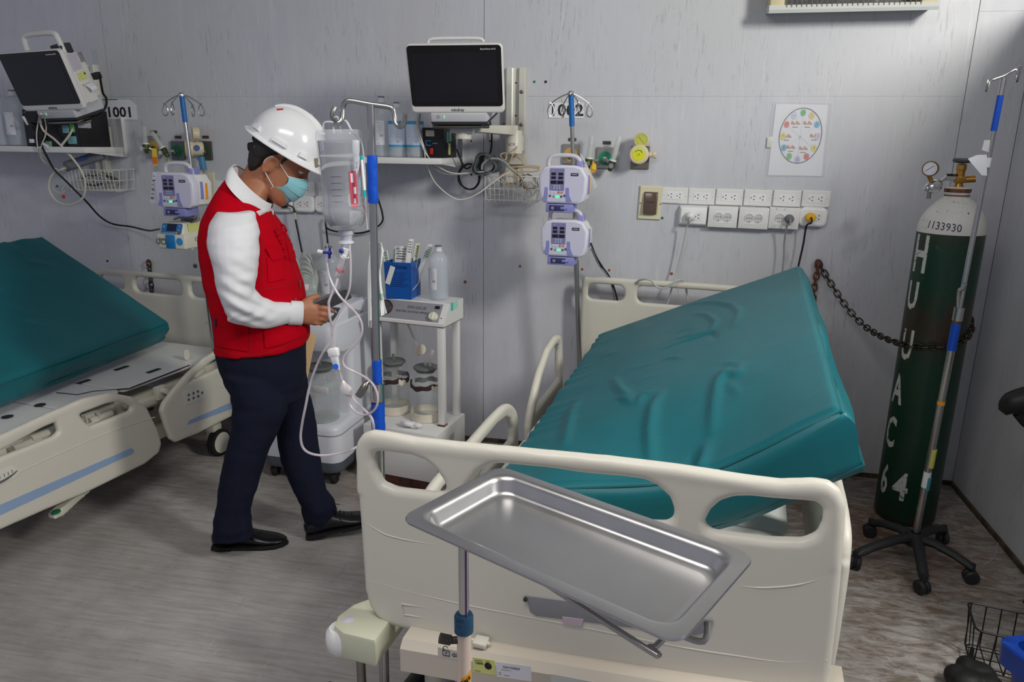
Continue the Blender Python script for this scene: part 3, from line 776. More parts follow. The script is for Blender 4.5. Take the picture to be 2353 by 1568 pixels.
for px, py in ((427, 907), (438, 903), (448, 899), (458, 902), (427, 918), (438, 914), (449, 910)):
 a, b = rp(px, py); g.lathe([(0.006, .0154), (0.006, .017), (0.0001, .0172)], 12, MR @ Mx.Translation((a, b, 0)))
obj('button', g, INK_GREY, hr)
rail_decal('dial_plate', [(499, 873), (519, 865), (528, 870), (528, 882), (508, 890), (501, 886)], mat('cream_plate', (222, 220, 208), 0.4), 0.0015, hr)
a, b = rp(514, 876)
obj('dial_pointer', G().tube([(a - .012, b - .004, .0165), (a, b - .012, .0165), (a + .014, b + .006, .0165)], 0.002, 6, False, 4, MR), INK_GREY, hr)
# left rails (mostly hidden) as the mirror of the right ones
for pts, hs, br in ((fo, fh, fbar), (ho, hh, hbar)):
 obj('side_rail', rail_board(BED2, -0.5, pts, hs, br, 0.0155), PL_CREAM, bed2)
# mechanism seen through the rail gap, deck slots and dark deck edge
for px, py in ((100, 1000), (60, 1022), (230, 960)):
 p = lpx(BED2, px, py, x=0.46); g = G().cyl(p + V((0, -.05, 0)), p + V((0, .05, 0)), 0.016, n=14).box(p + V((-.02, 0, -.02)), (.03, .05, .05), .005); obj('rail_pivot', g.xf(BED2), PL_CREAM2, bed2)
for px, py in ((210, 962), (455, 862), (480, 850), (500, 842)):
 p = lpx(BED2, px, py, x=0.44); obj('pivot_block', G().box(p, (.03, .07, .05), .005).cyl(p, p + V((.03, 0, 0)), .009, n=12).xf(BED2), PL_CREAM2, bed2)
p = lpx(BED2, 212, 965, x=0.475)
g = G().tube([p + V((0, -.04, .02)), p + V((0, -.04, -.015)), p + V((0, .03, -.012)), p + V((0, .03, .022))], 0.004, 6, False, 1)
obj('rail_bracket', g.xf(BED2), PL_CREAM2, bed2)
for y in (1.25, 1.45, 1.62): obj('hinge_block', G().box((.455, y, .44), (.03, .05, .06), .006).cyl((.47, y, .45), (.495, y, .45), .012, n=14).xf(BED2), PL_CREAM2, bed2)
obj('foot_lug', G().box((.40, 1.40, .41), (.10, .14, .035), .006).xf(BED2), PL_CREAM2, bed2)
for px, py, r in ((17, 958, .020), (92, 931, .020)):
 p = lpx(BED2, px, py, z=0.5025); obj('deck_slot', G().lathe([(r, 0), (r, .001), (0.0001, .001)], 16, Mx.Translation(p)).xf(BED2), EDGEK, bed2)
for px, py, lx in ((192, 877, .06), (279, 846, .07), (353, 852, .07)):
 p = lpx(BED2, px, py, z=0.5025); obj('deck_slot', G().box(p, (.022, lx, .002), .0005).xf(BED2), EDGEK, bed2)
g = G()
for (a0, a1) in (((130, 903), (178, 908)), ((178, 908), (215, 900)), ((300, 892), (435, 840)), ((215, 900), (300, 893))):
 p, q = lpx(BED2, *a0, z=0.5), lpx(BED2, *a1, z=0.5); g.cyl(p, q, 0.0028, n=6)
obj('panel_edge', g.xf(BED2), EDGEK, bed2)
p = lpx(BED2, 430, 828, z=0.5)
g = G().plate(rrect(.032, .05, .014), [], .010, .003, Mx.Translation(p + V((0, 0, .026))) @ YZ)
obj('mattress_stop', g.xf(BED2), PL_CREAM, bed2)
p = lpx(BED2, 349, 880, z=0.46)
g = G().plate(rrect(.05, .02, .003), [], .001, .0003, Mx.Translation(p + V((.02, 0, .02))) @ YZ)
obj('round_logo_sticker', g.xf(BED2), PAPER, bed2)
# brake pedal
p0, p1 = lpx(BED2, 205, 1125, x=.47), lpx(BED2, 118, 1188, x=.49)
d = (p1 - p0)
g = G().loft([[p0 + d * t + V((0, 0, hh_ * sy)) + V((ww * sx, 0, 0)) for sx, sy in ((-1, -1), (1, -1), (1, 1), (-1, 1))] for t, ww, hh_ in ((0, .006, .008), (.35, .008, .013), (.8, .02, .016), (1, .018, .010))])
pd = obj('brake_pedal', voxel(g, .004, 4).xf(BED2), PL_CREAM2, bed2)
g = G().lathe([(0.016, 0), (0.016, .004), (0.0001, .005)], 18, frame(p0 + d * .93 + V((.012, 0, .012)), d, (1, 0, 0)))
obj('pedal_pad', g.xf(BED2), mat('green_pad', (20, 112, 78), 0.5), pd)
_RH = at(388, 738, Z=0.645); _e = (at(0, 880, Z=0.645) - _RH).normalized()
_LH = onp(96, 541, _RH, V((0.139, 0.990, 0)))
_w = _LH - _RH
_L = 1.30
_q = onp(374, 795, _RH, V((0.139, 0.990, 0))); _dn2 = (_RH - _q).normalized()
R2 = [([(20, 720), (60, 735), (120, 742)], .008, .014), ([(0, 690), (60, 712), (110, 715)], .006, .012), ([(70, 760), (140, 772), (200, 790)], .005, .012), ([(0, 640), (20, 680)], .006, .014), ([(120, 610), (60, 600)], .003, .02)]
mattress('mattress', _LH + _e * _L, _LH, _RH, _RH + _e * _L, 0.115, 'teal vinyl mattress propped up on the bed at far left', R2, _dn2)
# ================================================================== things on the back wall
def wp(px, py, off=0.0): return at(px, py, Y=WY - off)
def wm_at(p, ang=0.0): return Mx.Translation(V(p)) @ Mx.Rotation(ang, 4, 'Y') @ WALLM
def disc(g, r, z0, z1, m, n=20, bev=0.0):
 return g.lathe([(r, z0), (r, z1 - bev), (r - bev if bev else 0.0001, z1)] + ([(0.0001, z1)] if bev else []), n, m)
# ---- clock chart in a plastic sleeve
tl, tr, br, bl = [wp(*p, .003) for p in ((1783, 239), (1903, 241), (1888, 405), (1764, 403))]
t = thing('turning_chart', 'white printed clock chart in a clear plastic sleeve taped to the wall', 'poster', bl)
obj('sheet', G().quad([bl, br, tr, tl], 0.0006), PAPER, t)
ex = (br - bl); ey = (tl - bl)
PF = lambda u, v_, z=0.0: bl + ex * u + ey * v_ + V((0, -0.0004 - z, 0))
g = G(); cxx, cyy, rx_, ry_ = .515, .56, .385, .385
loop = [PF(cxx + rx_ * cos(a * pi / 36), cyy + ry_ * sin(a * pi / 36) * .995) for a in range(72)]
g.tube(loop, 0.0016, 6, True, 1)
obj('dial_ring', g, INK, t)
g = G()
for k in range(6):
 a = pi / 2 - k * pi / 3
 g.tube([PF(cxx, cyy - .015), PF(cxx + .30 * cos(a) * .95, cyy - .015 + .29 * sin(a))], 0.0005, 4, False, 1)
disc(g, .0045, 0, .0006, wm_at(PF(cxx, cyy - .015)))
obj('sector_lines', g, mat('pale_blue_ink', (176, 184, 206), 0.6), t)
hue = {12: (86, 196, 104), 1: (240, 208, 96), 2: (84, 180, 222), 3: (222, 206, 232), 4: (236, 222, 66), 5: (236, 104, 88), 6: (200, 190, 228), 7: (110, 204, 112), 8: (84, 180, 222), 9: (236, 222, 66), 10: (240, 110, 96), 11: (206, 222, 244)}
for k in range(1, 13):
 a = pi / 2 - k * pi / 6
 p = PF(cxx + .318 * cos(a), cyy - .005 + .325 * sin(a))
 M_ = wm_at(p)
 gd = G().lathe([(.0105, 0), (.0105, .0005), (0.0001, .0006)], 20, M_, 1, 1.3)
 d = obj('hour_disc', gd, mat('disc_%d_%d_%d' % hue[k], hue[k], 0.55, var=0.02), t)
 gr_ = G().text(str(k), 0.016 if k < 10 else .0135, M_ @ Mx.Translation((0, 0, .0007)), 0.0001)
 gr_.tube([M_ @ V((.0105 * cos(q * pi / 10), .0136 * sin(q * pi / 10), .0006)) for q in range(20)], .0004, 4, True, 1)
 obj('numeral', gr_, INK_GREY, d)
SKINP = mat('printed_skin', (196, 146, 118), 0.6, var=0.25, scale=120)
spots = ((.40, .735), (.62, .735), (.27, .555), (.77, .56), (.37, .40), (.60, .385))
g = G(); gt = G()
for u, v_ in spots:
 for q in (-.05, .035):
  c_ = PF(u + q, v_ + .0); g.sphere(c_, (.0075, .0004, .0065), 10, 6).sphere(c_ + V((.006, 0, -.003)), (.0055, .0004, .004), 8, 6).sphere(c_ + V((-.003, 0, .006)), (.0035, .0004, .004), 8, 6)
 gt.box(PF(u, v_ - .055), (.022, .0004, .003))
obj('posture_picture', g, SKINP, t, kind='stuff')
obj('caption_bar', gt, INK_GREY, t, kind='stuff')
s4 = [wp(*p, .0052) for p in ((1777, 232), (1916, 236), (1898, 407), (1760, 405))]
def slv(u, v_):
 a = s4[3].lerp(s4[2], u); b = s4[0].lerp(s4[1], u); p = a.lerp(b, v_)
 return p + V((0, -.0025 * max(0, noise.noise(V((u * 5, v_ * 7, 3)))) - .006 * max(0, v_ - .86) * (1 + sin(u * 23)), 0))
obj('plastic_sleeve', G().sheet(slv, 30, 40, .0003), mat('clear_film', (236, 236, 240), 0.08, alpha=0.13, bump=0.15, bscale=40), t, sharp=80)
g = G().box(wp(1768, 327, .008), (.02, .0006, .045), .0002)
obj('tape', g, mat('cream_tape', (232, 230, 218), 0.4, alpha=0.8), t)
# ---- heater lamp high on the wall
p0 = at(1766, 33, Y=WY - .13); p1 = at(2157, 20, Y=WY - .13); xl, xr = p0.x, p1.x; zb = (p0.z + p1.z) / 2
t = thing('wall_heater', 'cream wall heater with wire grille and shiny reflector high on the wall', 'heater', (xl, WY, zb))
LAMPW = mat('ivory_enamel', (212, 200, 160), 0.4, var=0.03)
g = G().loft([[V((x, y, z)) for y, z in ((WY, zb + .02), (WY - .13, zb), (WY - .135, zb + .012), (WY - .13, zb + .03), (WY, zb + .05))] for x in (xl, xr)])
obj('lower_lip', g, mat('pale_grey_enamel', (206, 208, 204), 0.4), t)
for x0, x1 in ((xl + .003, xl + .062), (xr - .062, xr - .003)):
 obj('end_cap', G().box(((x0 + x1) / 2, WY - .062, zb + .17), (x1 - x0, .125, .30), .006), LAMPW, t)
g = G().loft([[V((x, WY - .02 - .1 * (1 - sin(pi * k / 10)) , zb + .03 + .26 * k / 10)) for k in range(11)] + [V((x, WY - .005, zb + .29)), V((x, WY - .005, zb + .03))] for x in (xl + .06, xr - .06)])
obj('reflector', g, mat('bright_aluminium', (214, 214, 214), 0.18, 1.0, bump=.4, bscale=30), t)
for z in (.10, .20):
 obj('heating_tube', G().cyl((xl + .05, WY - .062, zb + z), (xr - .05, WY - .062, zb + z), .011), mat('quartz_tube', (168, 160, 150), 0.3), t)
for k in range(27):
 x = xl + .066 + (xr - xl - .132) * k / 26
 obj('grille_wire', G().tube([(x, WY - .132, zb + .02), (x, WY - .136, zb + .1), (x, WY - .136, zb + .2), (x, WY - .12, zb + .31)], .0018, 6, False, 3), STEEL_D, t)
# ---- number signs
for txt, pts, lab, off in (('1001', ((243, 229), (306, 228), (316, 275), (240, 274)), 'white paper sign reading 1001 beside the left monitor', 0), ('1002', ((1261, 236), (1341, 237), (1341, 272), (1260, 271)), 'white paper sign reading 1002 behind the infusion pole', 0)):
 q = [wp(*p, .003) for p in pts]
 t = thing('bed_number_sign', lab, 'sign', q[3])
 if txt == '1001':
  q5 = [wp(*p, .003) for p in ((240, 274), (316, 275.5), (313, 242), (298, 229), (243, 229))]
  g = G(); n_ = len(q5); g.add([p + V((0, .001, 0)) for p in q5] + q5, [tuple(range(n_))[::-1], tuple(range(n_, 2 * n_))] + [(i, (i + 1) % n_, n_ + (i + 1) % n_, n_ + i) for i in range(n_)])
  obj('paper', g, PAPER, t)
  obj('green_edge', G().box(wp(253, 229, .004), (.085, .001, .004)), mat('green_print', (40, 140, 90), 0.5), t)
  c_ = wp(274.5, 259, .004); sz = .071
 else:
  obj('paper', G().quad([q[3], q[2], q[1], q[0]], .001), PAPER, t)
  for px, py in ((1300, 231), (1350, 240), (1351, 263)):
   obj('tape', G().box(wp(px, py, .003), (.035 if px < 1340 else .018, .0006, .02), .0002), mat('clear_tape', (236, 236, 236), 0.3, alpha=.55), t)
  c_ = wp(1301, 254.5, .004); sz = .071
 obj('lettering', G().text(txt, sz, wm_at(c_), .0003, bold=.0014, sx=1.12), INK, t)
single('note_sheet', G().quad([wp(700, 281, .002), wp(722, 281, .002), wp(720, 261, .002), wp(701, 261, .002)], .001), PAPER, 'small white paper stuck to the wall behind the hard hat', 'paper')
# ---- outlets
OUTW = mat('outlet_white', (232, 231, 228), 0.3, var=.015); OUTW2 = mat('outlet_white_bright', (240, 240, 240), 0.22, var=.01)
def tri(g, x, z, s, up, m):
 return g.prism([(x - s, z - s * .7 * up), (x + s, z - s * .7 * up), (x, z + s * up)], .0, .0006, m)
def holes_us(g, cx_, m, z=0.0):
 g.lathe([(.0024, 0), (.0024, .0006), (.0001, .0006)], 10, m @ Mx.Translation((cx_ - .009, 0, z)))
 mz = m @ Mx.Translation((0, 0, z))
 tri(g, cx_ + .003, .0078, .0034, 1, mz); tri(g, cx_ + .003, -.0078, .0034, -1, mz)
def outlet_flat(px, py, lab, grp, ang=0.0):
 p = wp(px, py); M_ = wm_at(p, ang)
 t = thing('power_outlet', lab, 'outlet', p, group=grp)
 obj('cover_plate', G().plate(rrect(.1165, .071, .003), [], .009, .0035, M_ @ Mx.Translation((0, 0, .0045))), OUTW, t)
 ins = obj('socket_insert', G().plate(rrect(.069, .034, .002), [], .002, .0006, M_ @ Mx.Translation((0, 0, .0095))), OUTW2, t)
 g = G(); holes_us(g, -.0185, M_, .0106); holes_us(g, .0195, M_, .0106)
 obj('pin_holes', g, INK, ins)
 g = G()
 for x in (-.049, .049): g.box((x, 0, .0092), (.004, .0016, .0006), 0, 1, M_)
 obj('plate_screw', g, PL_GREY, t)
 return t
row1 = [(412.5, 932), (642, 940), (880, 945), (1122, 952), (1374, 957), (1622, 960)]
nth = ('first', 'second', 'third', 'fourth', 'fifth', 'sixth')
for k, (x, y) in enumerate(row1):
 outlet_flat(1440 + x / 3.734, 200 + y / 3.734, 'flat white power outlet, %s from the smoked breaker in the upper row' % nth[k], 'flat outlets in the upper row', radians(0.9))
def outlet_box(px, py, lab, kind, grp='raised outlets in the lower row', ang=radians(1)):
 p = wp(px, py); M_ = wm_at(p, ang)
 t = thing('power_outlet', lab, 'outlet', p, group=grp)
 if kind == 'cham':
  g = G().hexa([(-.066, -.046, 0), (.066, -.046, 0), (.066, .046, 0), (-.066, .046, 0), (-.056, -.034, .036), (.056, -.034, .036), (.056, .034, .036), (-.056, .034, .036)], .004, 3, M_)
  top = .036
 elif kind == 'round':
  g = G().plate(rrect(.118, .085, .026, n=8), [], .034, .013, M_ @ Mx.Translation((0, 0, .017))); top = .034
 else:
  g = G().box((0, 0, .02), (.126, .092, .04), .002, 2, M_); top = .040
 obj('box_cover', g, OUTW2 if kind != 'schuko' else OUTW, t)
 if kind == 'schuko':
  ins = obj('socket_insert', G().plate(rrect(.076, .052, .002), [], .002, .0008, M_ @ Mx.Translation((0, 0, top))), OUTW2, t)
  for x in (-.0195, .0195):
   ring = obj('socket_ring', G().lathe([(.0195, .001), (.0195, .003), (.0175, .003), (.0165, .0012), (.0001, .0012)], 28, M_ @ Mx.Translation((x, 0, top))), mat('socket_recess', (206, 206, 204), .4), t)
   g = G()
   for q in (-.0095, 0, .0095): disc(g, .0021, .0012, .0018, M_ @ Mx.Translation((x + q, 0, top)), 10)
   g.box((x, -.015, top + .0016), (.006, .0016, .001), 0, 1, M_)
   obj('pin_holes', g, INK, ring)
 else:
  ins = obj('socket_insert', G().plate(rrect(.074, .036, .002), [], .002, .0008, M_ @ Mx.Translation((0, 0, top))), OUTW, t)
  g = G(); holes_us(g, -.0185, M_, top + .0011); holes_us(g, .0195, M_, top + .0011)
  obj('pin_holes', g, INK, ins)
 return t, M_, top
ox = lambda x, y: (1440 + x / 3.734, 200 + y / 3.734)
A_, MA, TA = outlet_box(*ox(569, 1104), 'glossy white chamfered outlet box holding the white plug', 'cham')
outlet_box(*ox(820, 1110), 'square white two-ring outlet beside the chamfered box with the white plug', 'schuko')
outlet_box(*ox(1081, 1121), 'square white two-ring outlet between the other two, empty', 'schuko')
C_, MC, TC = outlet_box(*ox(1340, 1121), 'square white two-ring outlet with blue marks and a grey plug', 'schuko')
g = G()
for a, b in (((-.04, .044), (-.034, .034)), ((-.036, .044), (-.030, .034)), ((.0, .044), (-.008, .032)), ((.006, .044), (-.004, .034)), ((-.05, -.042), (-.036, -.03)), ((-.042, -.043), (-.03, -.031)), ((-.02, -.03), (-.012, -.043)), ((.012, .024), (.018, .021)), ((.03, .024), (.034, .021))):
 g.tube([V((a[0], a[1], TC + .0003)), V((b[0], b[1], TC + .0003))], [.0004, .0011, .0004], 5, False, 1, MC)
obj('blue_marks', g, mat('blue_marker', (70, 130, 190), .5), C_)
D_, MD, TD = outlet_box(*ox(1589, 1112), 'rounded white outlet box holding the yellow plug', 'round')
t = thing('breaker_switch', 'cream breaker plate with a smoked brown cover at the row start', 'switch', wp(1494, 466))
M_ = wm_at(wp(1494, 466), radians(1))
obj('cover_plate', G().plate(rrect(.102, .150, .003), [], .010, .004, M_ @ Mx.Translation((0, 0, .005))), mat('ivory_plate', (226, 218, 186), .4), t)
o = obj('smoked_cover', G().hexa([(-.030, -.052, .009), (.033, -.052, .009), (.033, .05, .009), (-.030, .05, .009), (-.027, -.046, .034), (.030, -.046, .034), (.030, .046, .022), (-.027, .046, .022)], .003, 2, M_), mat('smoked_plastic', (92, 76, 66), .2, var=.08), t)
obj('red_mark', G().box((.002, .006, .030), (.034, .0022, .002), 0, 1, M_), mat('dull_red', (120, 54, 50), .5), o)
g = G()
for x in (-.044, .046): disc(g, .0028, .0095, .0112, M_ @ Mx.Translation((x, -.004, 0)), 10)
obj('plate_screw', g, INK, t)
# left group of outlets, partly behind the man
for px, py, lab in ((643, 434, 'flat white power outlet behind the mask of the man'), (700, 434, 'flat white power outlet between the mask and the hanging bottle'), (757, 435, 'flat white power outlet seen through the hanging drip bottle'), (516, 432, 'flat white power outlet behind the red vest shoulder')):
 outlet_flat(px, py, lab, 'flat outlets behind the man', radians(.5))
for px, py, lab, k in ((654, 468, 'rounded white outlet box holding the black plug', 'round'), (704, 468, 'rounded white outlet box under the mask, empty', 'round'), (752, 469, 'rounded white outlet box behind the hanging bottle', 'round')):
 E_, ME, TE = outlet_box(px, py, lab, k, 'raised outlets behind the man', radians(.5))
 if px == 654: MPL, TPL = ME, TE
t = thing('breaker_switch', 'cream breaker plate partly hidden behind the left white infusion pump', 'switch', wp(478, 430))
M_ = wm_at(wp(478, 430), radians(.5))
obj('cover_plate', G().plate(rrect(.09, .15, .003), [], .010, .004, M_ @ Mx.Translation((0, 0, .005))), mat('ivory_plate', (226, 218, 186), .4), t)
obj('smoked_cover', G().box((-.012, 0, .018), (.055, .10, .02), .003, 2, M_), mat('smoked_plastic', (92, 76, 66), .2), t)
# ---- plugs with their cables
def plug(lab, cat, M_, top, x, mt, cmt, path, r, prof):
 t = thing('power_plug', lab, 'plug', M_ @ V((x, 0, top)))
 obj('plug_body', G().lathe(prof, 20, M_ @ Mx.Translation((x, 0, top))), mt, t)
 obj('cord', G().tube(path, r, 8), cmt, t)
 return t
PR = [(.021, .001), (.022, .012), (.019, .024), (.012, .032), (.0065, .036), (.0001, .037)]
def fall(M_, top, x, pts, offs):
 s = M_ @ V((x, 0, top + .034))
 return [s - V((0, -.012, 0)), s + V((0, -.012, -.004)), s + V((-.002, -.02, -.02))] + [wp(px, py, o) for (px, py), o in zip(pts, offs)]
plug('white plug with pale cord hanging from the chamfered outlet box', 'plug', MA, TA, -.014, OUTW, mat('pale_cord', (186, 190, 186), .5), fall(MA, TA, -.014, [(1579, 520), (1568, 570), (1555, 625), (1543, 665), (1533, 700)], [.06, .05, .05, .08, .08]), .0036, PR)
PRG = [(.019, .002), (.0195, .016), (.017, .026), (.012, .032), (.0001, .034)]
plug('round grey plug with grey cord in the blue-marked outlet', 'plug', MC, TC, .0195, mat('grey_plug', (112, 112, 116), .5), CABLE_G, fall(MC, TC, .0195, [(1808, 520), (1802, 560), (1801, 590), (1796, 640)], [.07, .05, .05, .06]), .0038, PRG)
plug('yellow plug with black cord in the rounded outlet box', 'plug', MD, TD, -.014, mat('yellow_plug', (240, 184, 34), .42), CABLE_K, fall(MD, TD, -.014, [(1853, 520), (1846, 560), (1836, 605), (1826, 650)], [.06, .05, .05, .06]), .0042, [(.019, .001), (.0205, .006), (.0205, .024), (.017, .028), (.0001, .029)])
s = MPL @ V((.024, 0, TPL + .03))
t = plug('black plug with tagged black cord beside the face mask', 'plug', MPL, TPL, .022, PL_BLACK, CABLE_K, [s, s + V((.018, -.01, 0)), wp(674, 478, .05), wp(680, 510, .05), wp(688, 550, .05), wp(699, 610, .05), wp(704, 680, .06)], .0045, PRG)
obj('cord_tag', G().box(wp(678, 497, .056), (.014, .001, .034), .0003), mat('clear_tag', (224, 222, 214), .3, alpha=.7), t)
single('power_cable', G().tube([wp(747, 505, .03), wp(750, 530, .03), wp(753, 560, .03), wp(756, 610, .03), wp(760, 650, .05)], .0045, 8), CABLE_K, 'black power cord dropping behind the drip bottle and roller clamps', 'cable')
single('power_cable', G().tube([wp(748, 500, .02), wp(752, 525, .03), wp(790, 535, .03), wp(826, 536, .03), wp(858, 527, .03), wp(878, 510, .03), wp(878, 488, .03), wp(868, 455, .03), wp(860, 425, .02)], .0045, 8), CABLE_K, 'black power cord looping behind the taped pole of the drip stand', 'cable')
# ---- gas outlets, flow meters and vacuum regulators
CLEARP = mat('clear_acrylic', (222, 228, 222), .1, alpha=.38)
GPLATE = mat('brushed_plate', (158, 156, 150), .35, .7, var=.1, dirt=(110, 100, 84), dscale=30, dlo=.6, dhi=.75)
OLIVE = mat('olive_metal', (74, 88, 44), .35, .5, var=.15)
def gas_outlet(px, py, w_, h_, lab, disc_col, dk=None, sign=True):
 p = wp(px, py); M_ = wm_at(p, radians(.5))
 t = thing('gas_outlet', lab, 'gas outlet', p, group='medical gas outlets on the wall')
 obj('wall_plate', G().plate(rrect(w_, h_, .002), [], .012, .002, M_ @ Mx.Translation((0, 0, .006))), dk or GPLATE, t)
 obj('colour_disc', G().lathe([(.031, .012), (.031, .0135), (.0001, .0136)], 26, M_ @ Mx.Translation((0, -.002, 0))), disc_col, t)
 g = G().lathe([(.014, .012), (.014, .022), (.0085, .023), (.0085, .040), (.0001, .041)], 18, M_ @ Mx.Translation((0, -.008, 0)))
 obj('socket_neck', g, STEEL_D, t)
 if sign:
  obj('gas_plate', G().box((.004, h_ / 2 + .020, .002), (.036, .014, .004), .001, 1, M_), mat('brown_plate', (74, 62, 56), .5, var=.2), t)
 return t, M_
GY = mat('ochre_disc', (206, 164, 88), .45, var=.08); GG = mat('green_disc', (24, 138, 104), .4, var=.06); GDG = mat('dark_green_disc', (44, 78, 62), .5); GRN2 = mat('green_disc_left', (14, 128, 76), .45)
t, M_ = gas_outlet(1312, 354, .076, .088, 'grey gas plate with ochre disc behind the infusion pole', GY)
t, M_ = gas_outlet(1391, 363, .078, .094, 'grey gas plate with green disc between two flow meters', GG)
gas_outlet(356, 338, .07, .11, 'grey gas plate with ochre disc behind the two slanted flow meters', GY)
gas_outlet(411, 346, .075, .092, 'dark gas plate with green disc left of the dial regulator', GRN2, mat('slate_plate', (112, 112, 118), .4, .5))
gas_outlet(474, 346, .072, .092, 'dark gas plate behind the cream dial regulator', GDG, mat('dark_plate', (84, 82, 76), .5, .4))
def flowmeter(lab, pbot, ptop, rt=.0125, off0=.06, off1=.06, mount=None, tag=None):
 a, b = wp(*pbot, off0), wp(*ptop, off1); d = (b - a); L_ = d.length; F = frame(a, d.orthogonal(), d.cross(d.orthogonal()), d)
 t = thing('flow_meter', lab, 'flow meter', a, group='oxygen flow meters')
 obj('acrylic_tube', G().lathe([(rt * .92, .03), (rt, .034), (rt * .96, L_ * .93), (rt * .7, L_ * .97), (rt * .5, L_), (.0001, L_)], 18, F), CLEARP, t)
 g = G().lathe([(.0025, .03), (.003, L_ * .9), (.0001, L_ * .9)], 8, F)
 obj('float_tube', g, mat('scale_tube', (206, 214, 200), .3, alpha=.6), t)
 g = G().lathe([(.0001, -.022), (.009, -.02), (.011, -.004), (.0155, 0), (.0165, .022), (.015, .030), (.0001, .031)], 18, F)
 obj('valve_body', g, OLIVE, t)
 obj('collar', G().lathe([(.017, .024), (.017, .031), (.0001, .032)], 18, F), PL_WHITE, t)
 k = a + d.normalized() * .01
 side = V((1, 0, -.2)) if mount is None else (mount - k)
 g = G().cyl(k, k + side.normalized() * min(.045, side.length), .0075, n=12)
 obj('inlet_pipe', g, CHROME, t)
 obj('valve_knob', G().cyl(k + V((0, -.012, -.006)), k + V((0, -.036, -.006)), .010, .011, n=16), CHROME, t)
 if tag: tag(t, k)
 return t
nk = wp(1391, 366, .04)
def tagA(t, k):
 obj('warning_tag', G().quad([wp(1355, 392, .085), wp(1367, 398, .085), wp(1371, 380, .085), wp(1362, 370, .085)], .001), ORANGE, t)
 obj('warning_tag', G().quad([wp(1359, 388, .088), wp(1370, 392, .088), wp(1370, 380, .088), wp(1363, 372, .088)], .001), mat('yellow_tag', (240, 210, 60), .5), t)
flowmeter('clear flow meter left of the green gas plate with orange tag', (1352, 378), (1360, 311), mount=nk, tag=tagA)
def tagB(t, k):
 obj('lettering', G().text('VM', .014, wm_at(k + V((-.002, -.0175, -.004)), radians(20))), PAPER, t)
flowmeter('clear flow meter right of the green gas plate, slanting right', (1404, 383), (1424, 313), mount=nk, tag=tagB)
nl = wp(356, 346, .04)
def tagC(t, k):
 obj('warning_tag', G().plate(rrect(.028, .085, .01), [], .0012, .0004, wm_at(wp(356, 361, .10))), mat('yellow_tag', (240, 210, 60), .5), t)
 obj('orange_band', G().box(wp(356, 369, .1015), (.0285, .0012, .034)), mat('orange_band', (240, 120, 40), .5), t)
flowmeter('upright clear flow meter at left with a yellow hanging tag', (336, 343), (331, 291), mount=nl, tag=tagC)
def tagD(t, k):
 obj('hanging_tag', G().quad([wp(387, 380, .07), wp(391, 380, .07), wp(390, 366, .07), wp(387, 366, .07)], .001), mat('yellow_tag', (240, 210, 60), .5), t)
flowmeter('slanted clear flow meter pointing up left beside the green disc', (381, 352), (348, 302), mount=wp(411, 346, .03), tag=tagD)
CREAMM = mat('cream_regulator', (222, 208, 178), .4, var=.06, dirt=(176, 150, 108), dscale=50, dlo=.62, dhi=.75)
DIALY = mat('yellow_green_dial', (198, 200, 88), .4, var=.04); DIALB = mat('bright_yellow_face', (226, 224, 40), .4, var=.05)
def regulator(lab, px, py, gx, gy, plate_c, facing, extra=None):
 p = wp(px, py)
 t = thing('vacuum_regulator', lab, 'regulator', p, group='vacuum regulators')
 if plate_c: obj('wall_plate', G().plate(rrect(.082, .10, .002), [], .012, .002, wm_at(wp(*plate_c)) @ Mx.Translation((0, 0, .006))), mat('slate_plate2', (128, 124, 114), .4, .5, dirt=(96, 84, 66), dscale=30, dlo=.6, dhi=.75), t)
 d = V(facing).normalized(); F = frame(p + V((0, -.014, 0)), d.cross(V((0, 0, 1))) * -1, V((0, 0, 1)), d)
 obj('regulator_body', G().lathe([(.026, 0), (.034, .006), (.036, .03), (.036, .055), (.0001, .056)], 26, F), CREAMM, t)
 kn = obj('control_knob', G().lathe([(.040, .052), (.042, .058), (.042, .082), (.037, .088), (.0001, .0885)], 30, F), CREAMM, t)
 obj('knob_face', G().lathe([(.028, .0885), (.028, .0895), (.0001, .0898)], 26, F), DIALB, kn)
 g = G(); g.tube([V((.018 * cos(a / 10), .018 * sin(a / 10), .0903)) for a in range(4, 26)], .0016, 5, False, 1, F)
 g.tube([(-.006, -.006, .0903), (.004, .004, .0903), (.006, -.004, .0903)], .0012, 5, False, 1, F)
 obj('knob_print', g, mat('green_print', (40, 140, 90), .5), kn)
 gp = wp(gx, gy, .075)
 up = V((0, -.25, 1)).normalized()
 Fg = frame(gp, d.cross(V((0, 0, 1))) * -1, V((0, 0, 1)), d)
 ga = obj('gauge_case', G().lathe([(.028, -.022), (.031, -.016), (.032, .008), (.0295, .011), (.028, .009), (.0001, .009)], 30, Fg), CREAMM, t)
 obj('gauge_face', G().lathe([(.0275, .0092), (.0275, .0098), (.0001, .0099)], 28, Fg), DIALY, ga)
 g = G()
 for k in range(13):
  a = radians(-50 + k * 23.3); g.tube([V((.019 * cos(a), .019 * sin(a), .0102)), V((.0235 * cos(a), .0235 * sin(a), .0102))], .0005, 4, False, 1, Fg)
 g.tube([V((-.010, .012, .0106)), V((.012, -.014, .0106))], [.0006, .0012, .0004], 5, False, 1, Fg)
 obj('gauge_needle', g, INK, ga)
 obj('gauge_stem', G().cyl(gp + V((0, .008, -.028)), p + d * .04 + V((0, 0, .03)), .0075, n=12), CREAMM, t)
 if extra: extra(t, F)
 return t
def exR(t, F):
 obj('side_port', G().cyl((.03, 0, .03), (.062, .0, .03), .011, n=16, m=F).cyl((.058, 0, .03), (.070, 0, .03), .015, n=8, m=F), CREAMM, t)
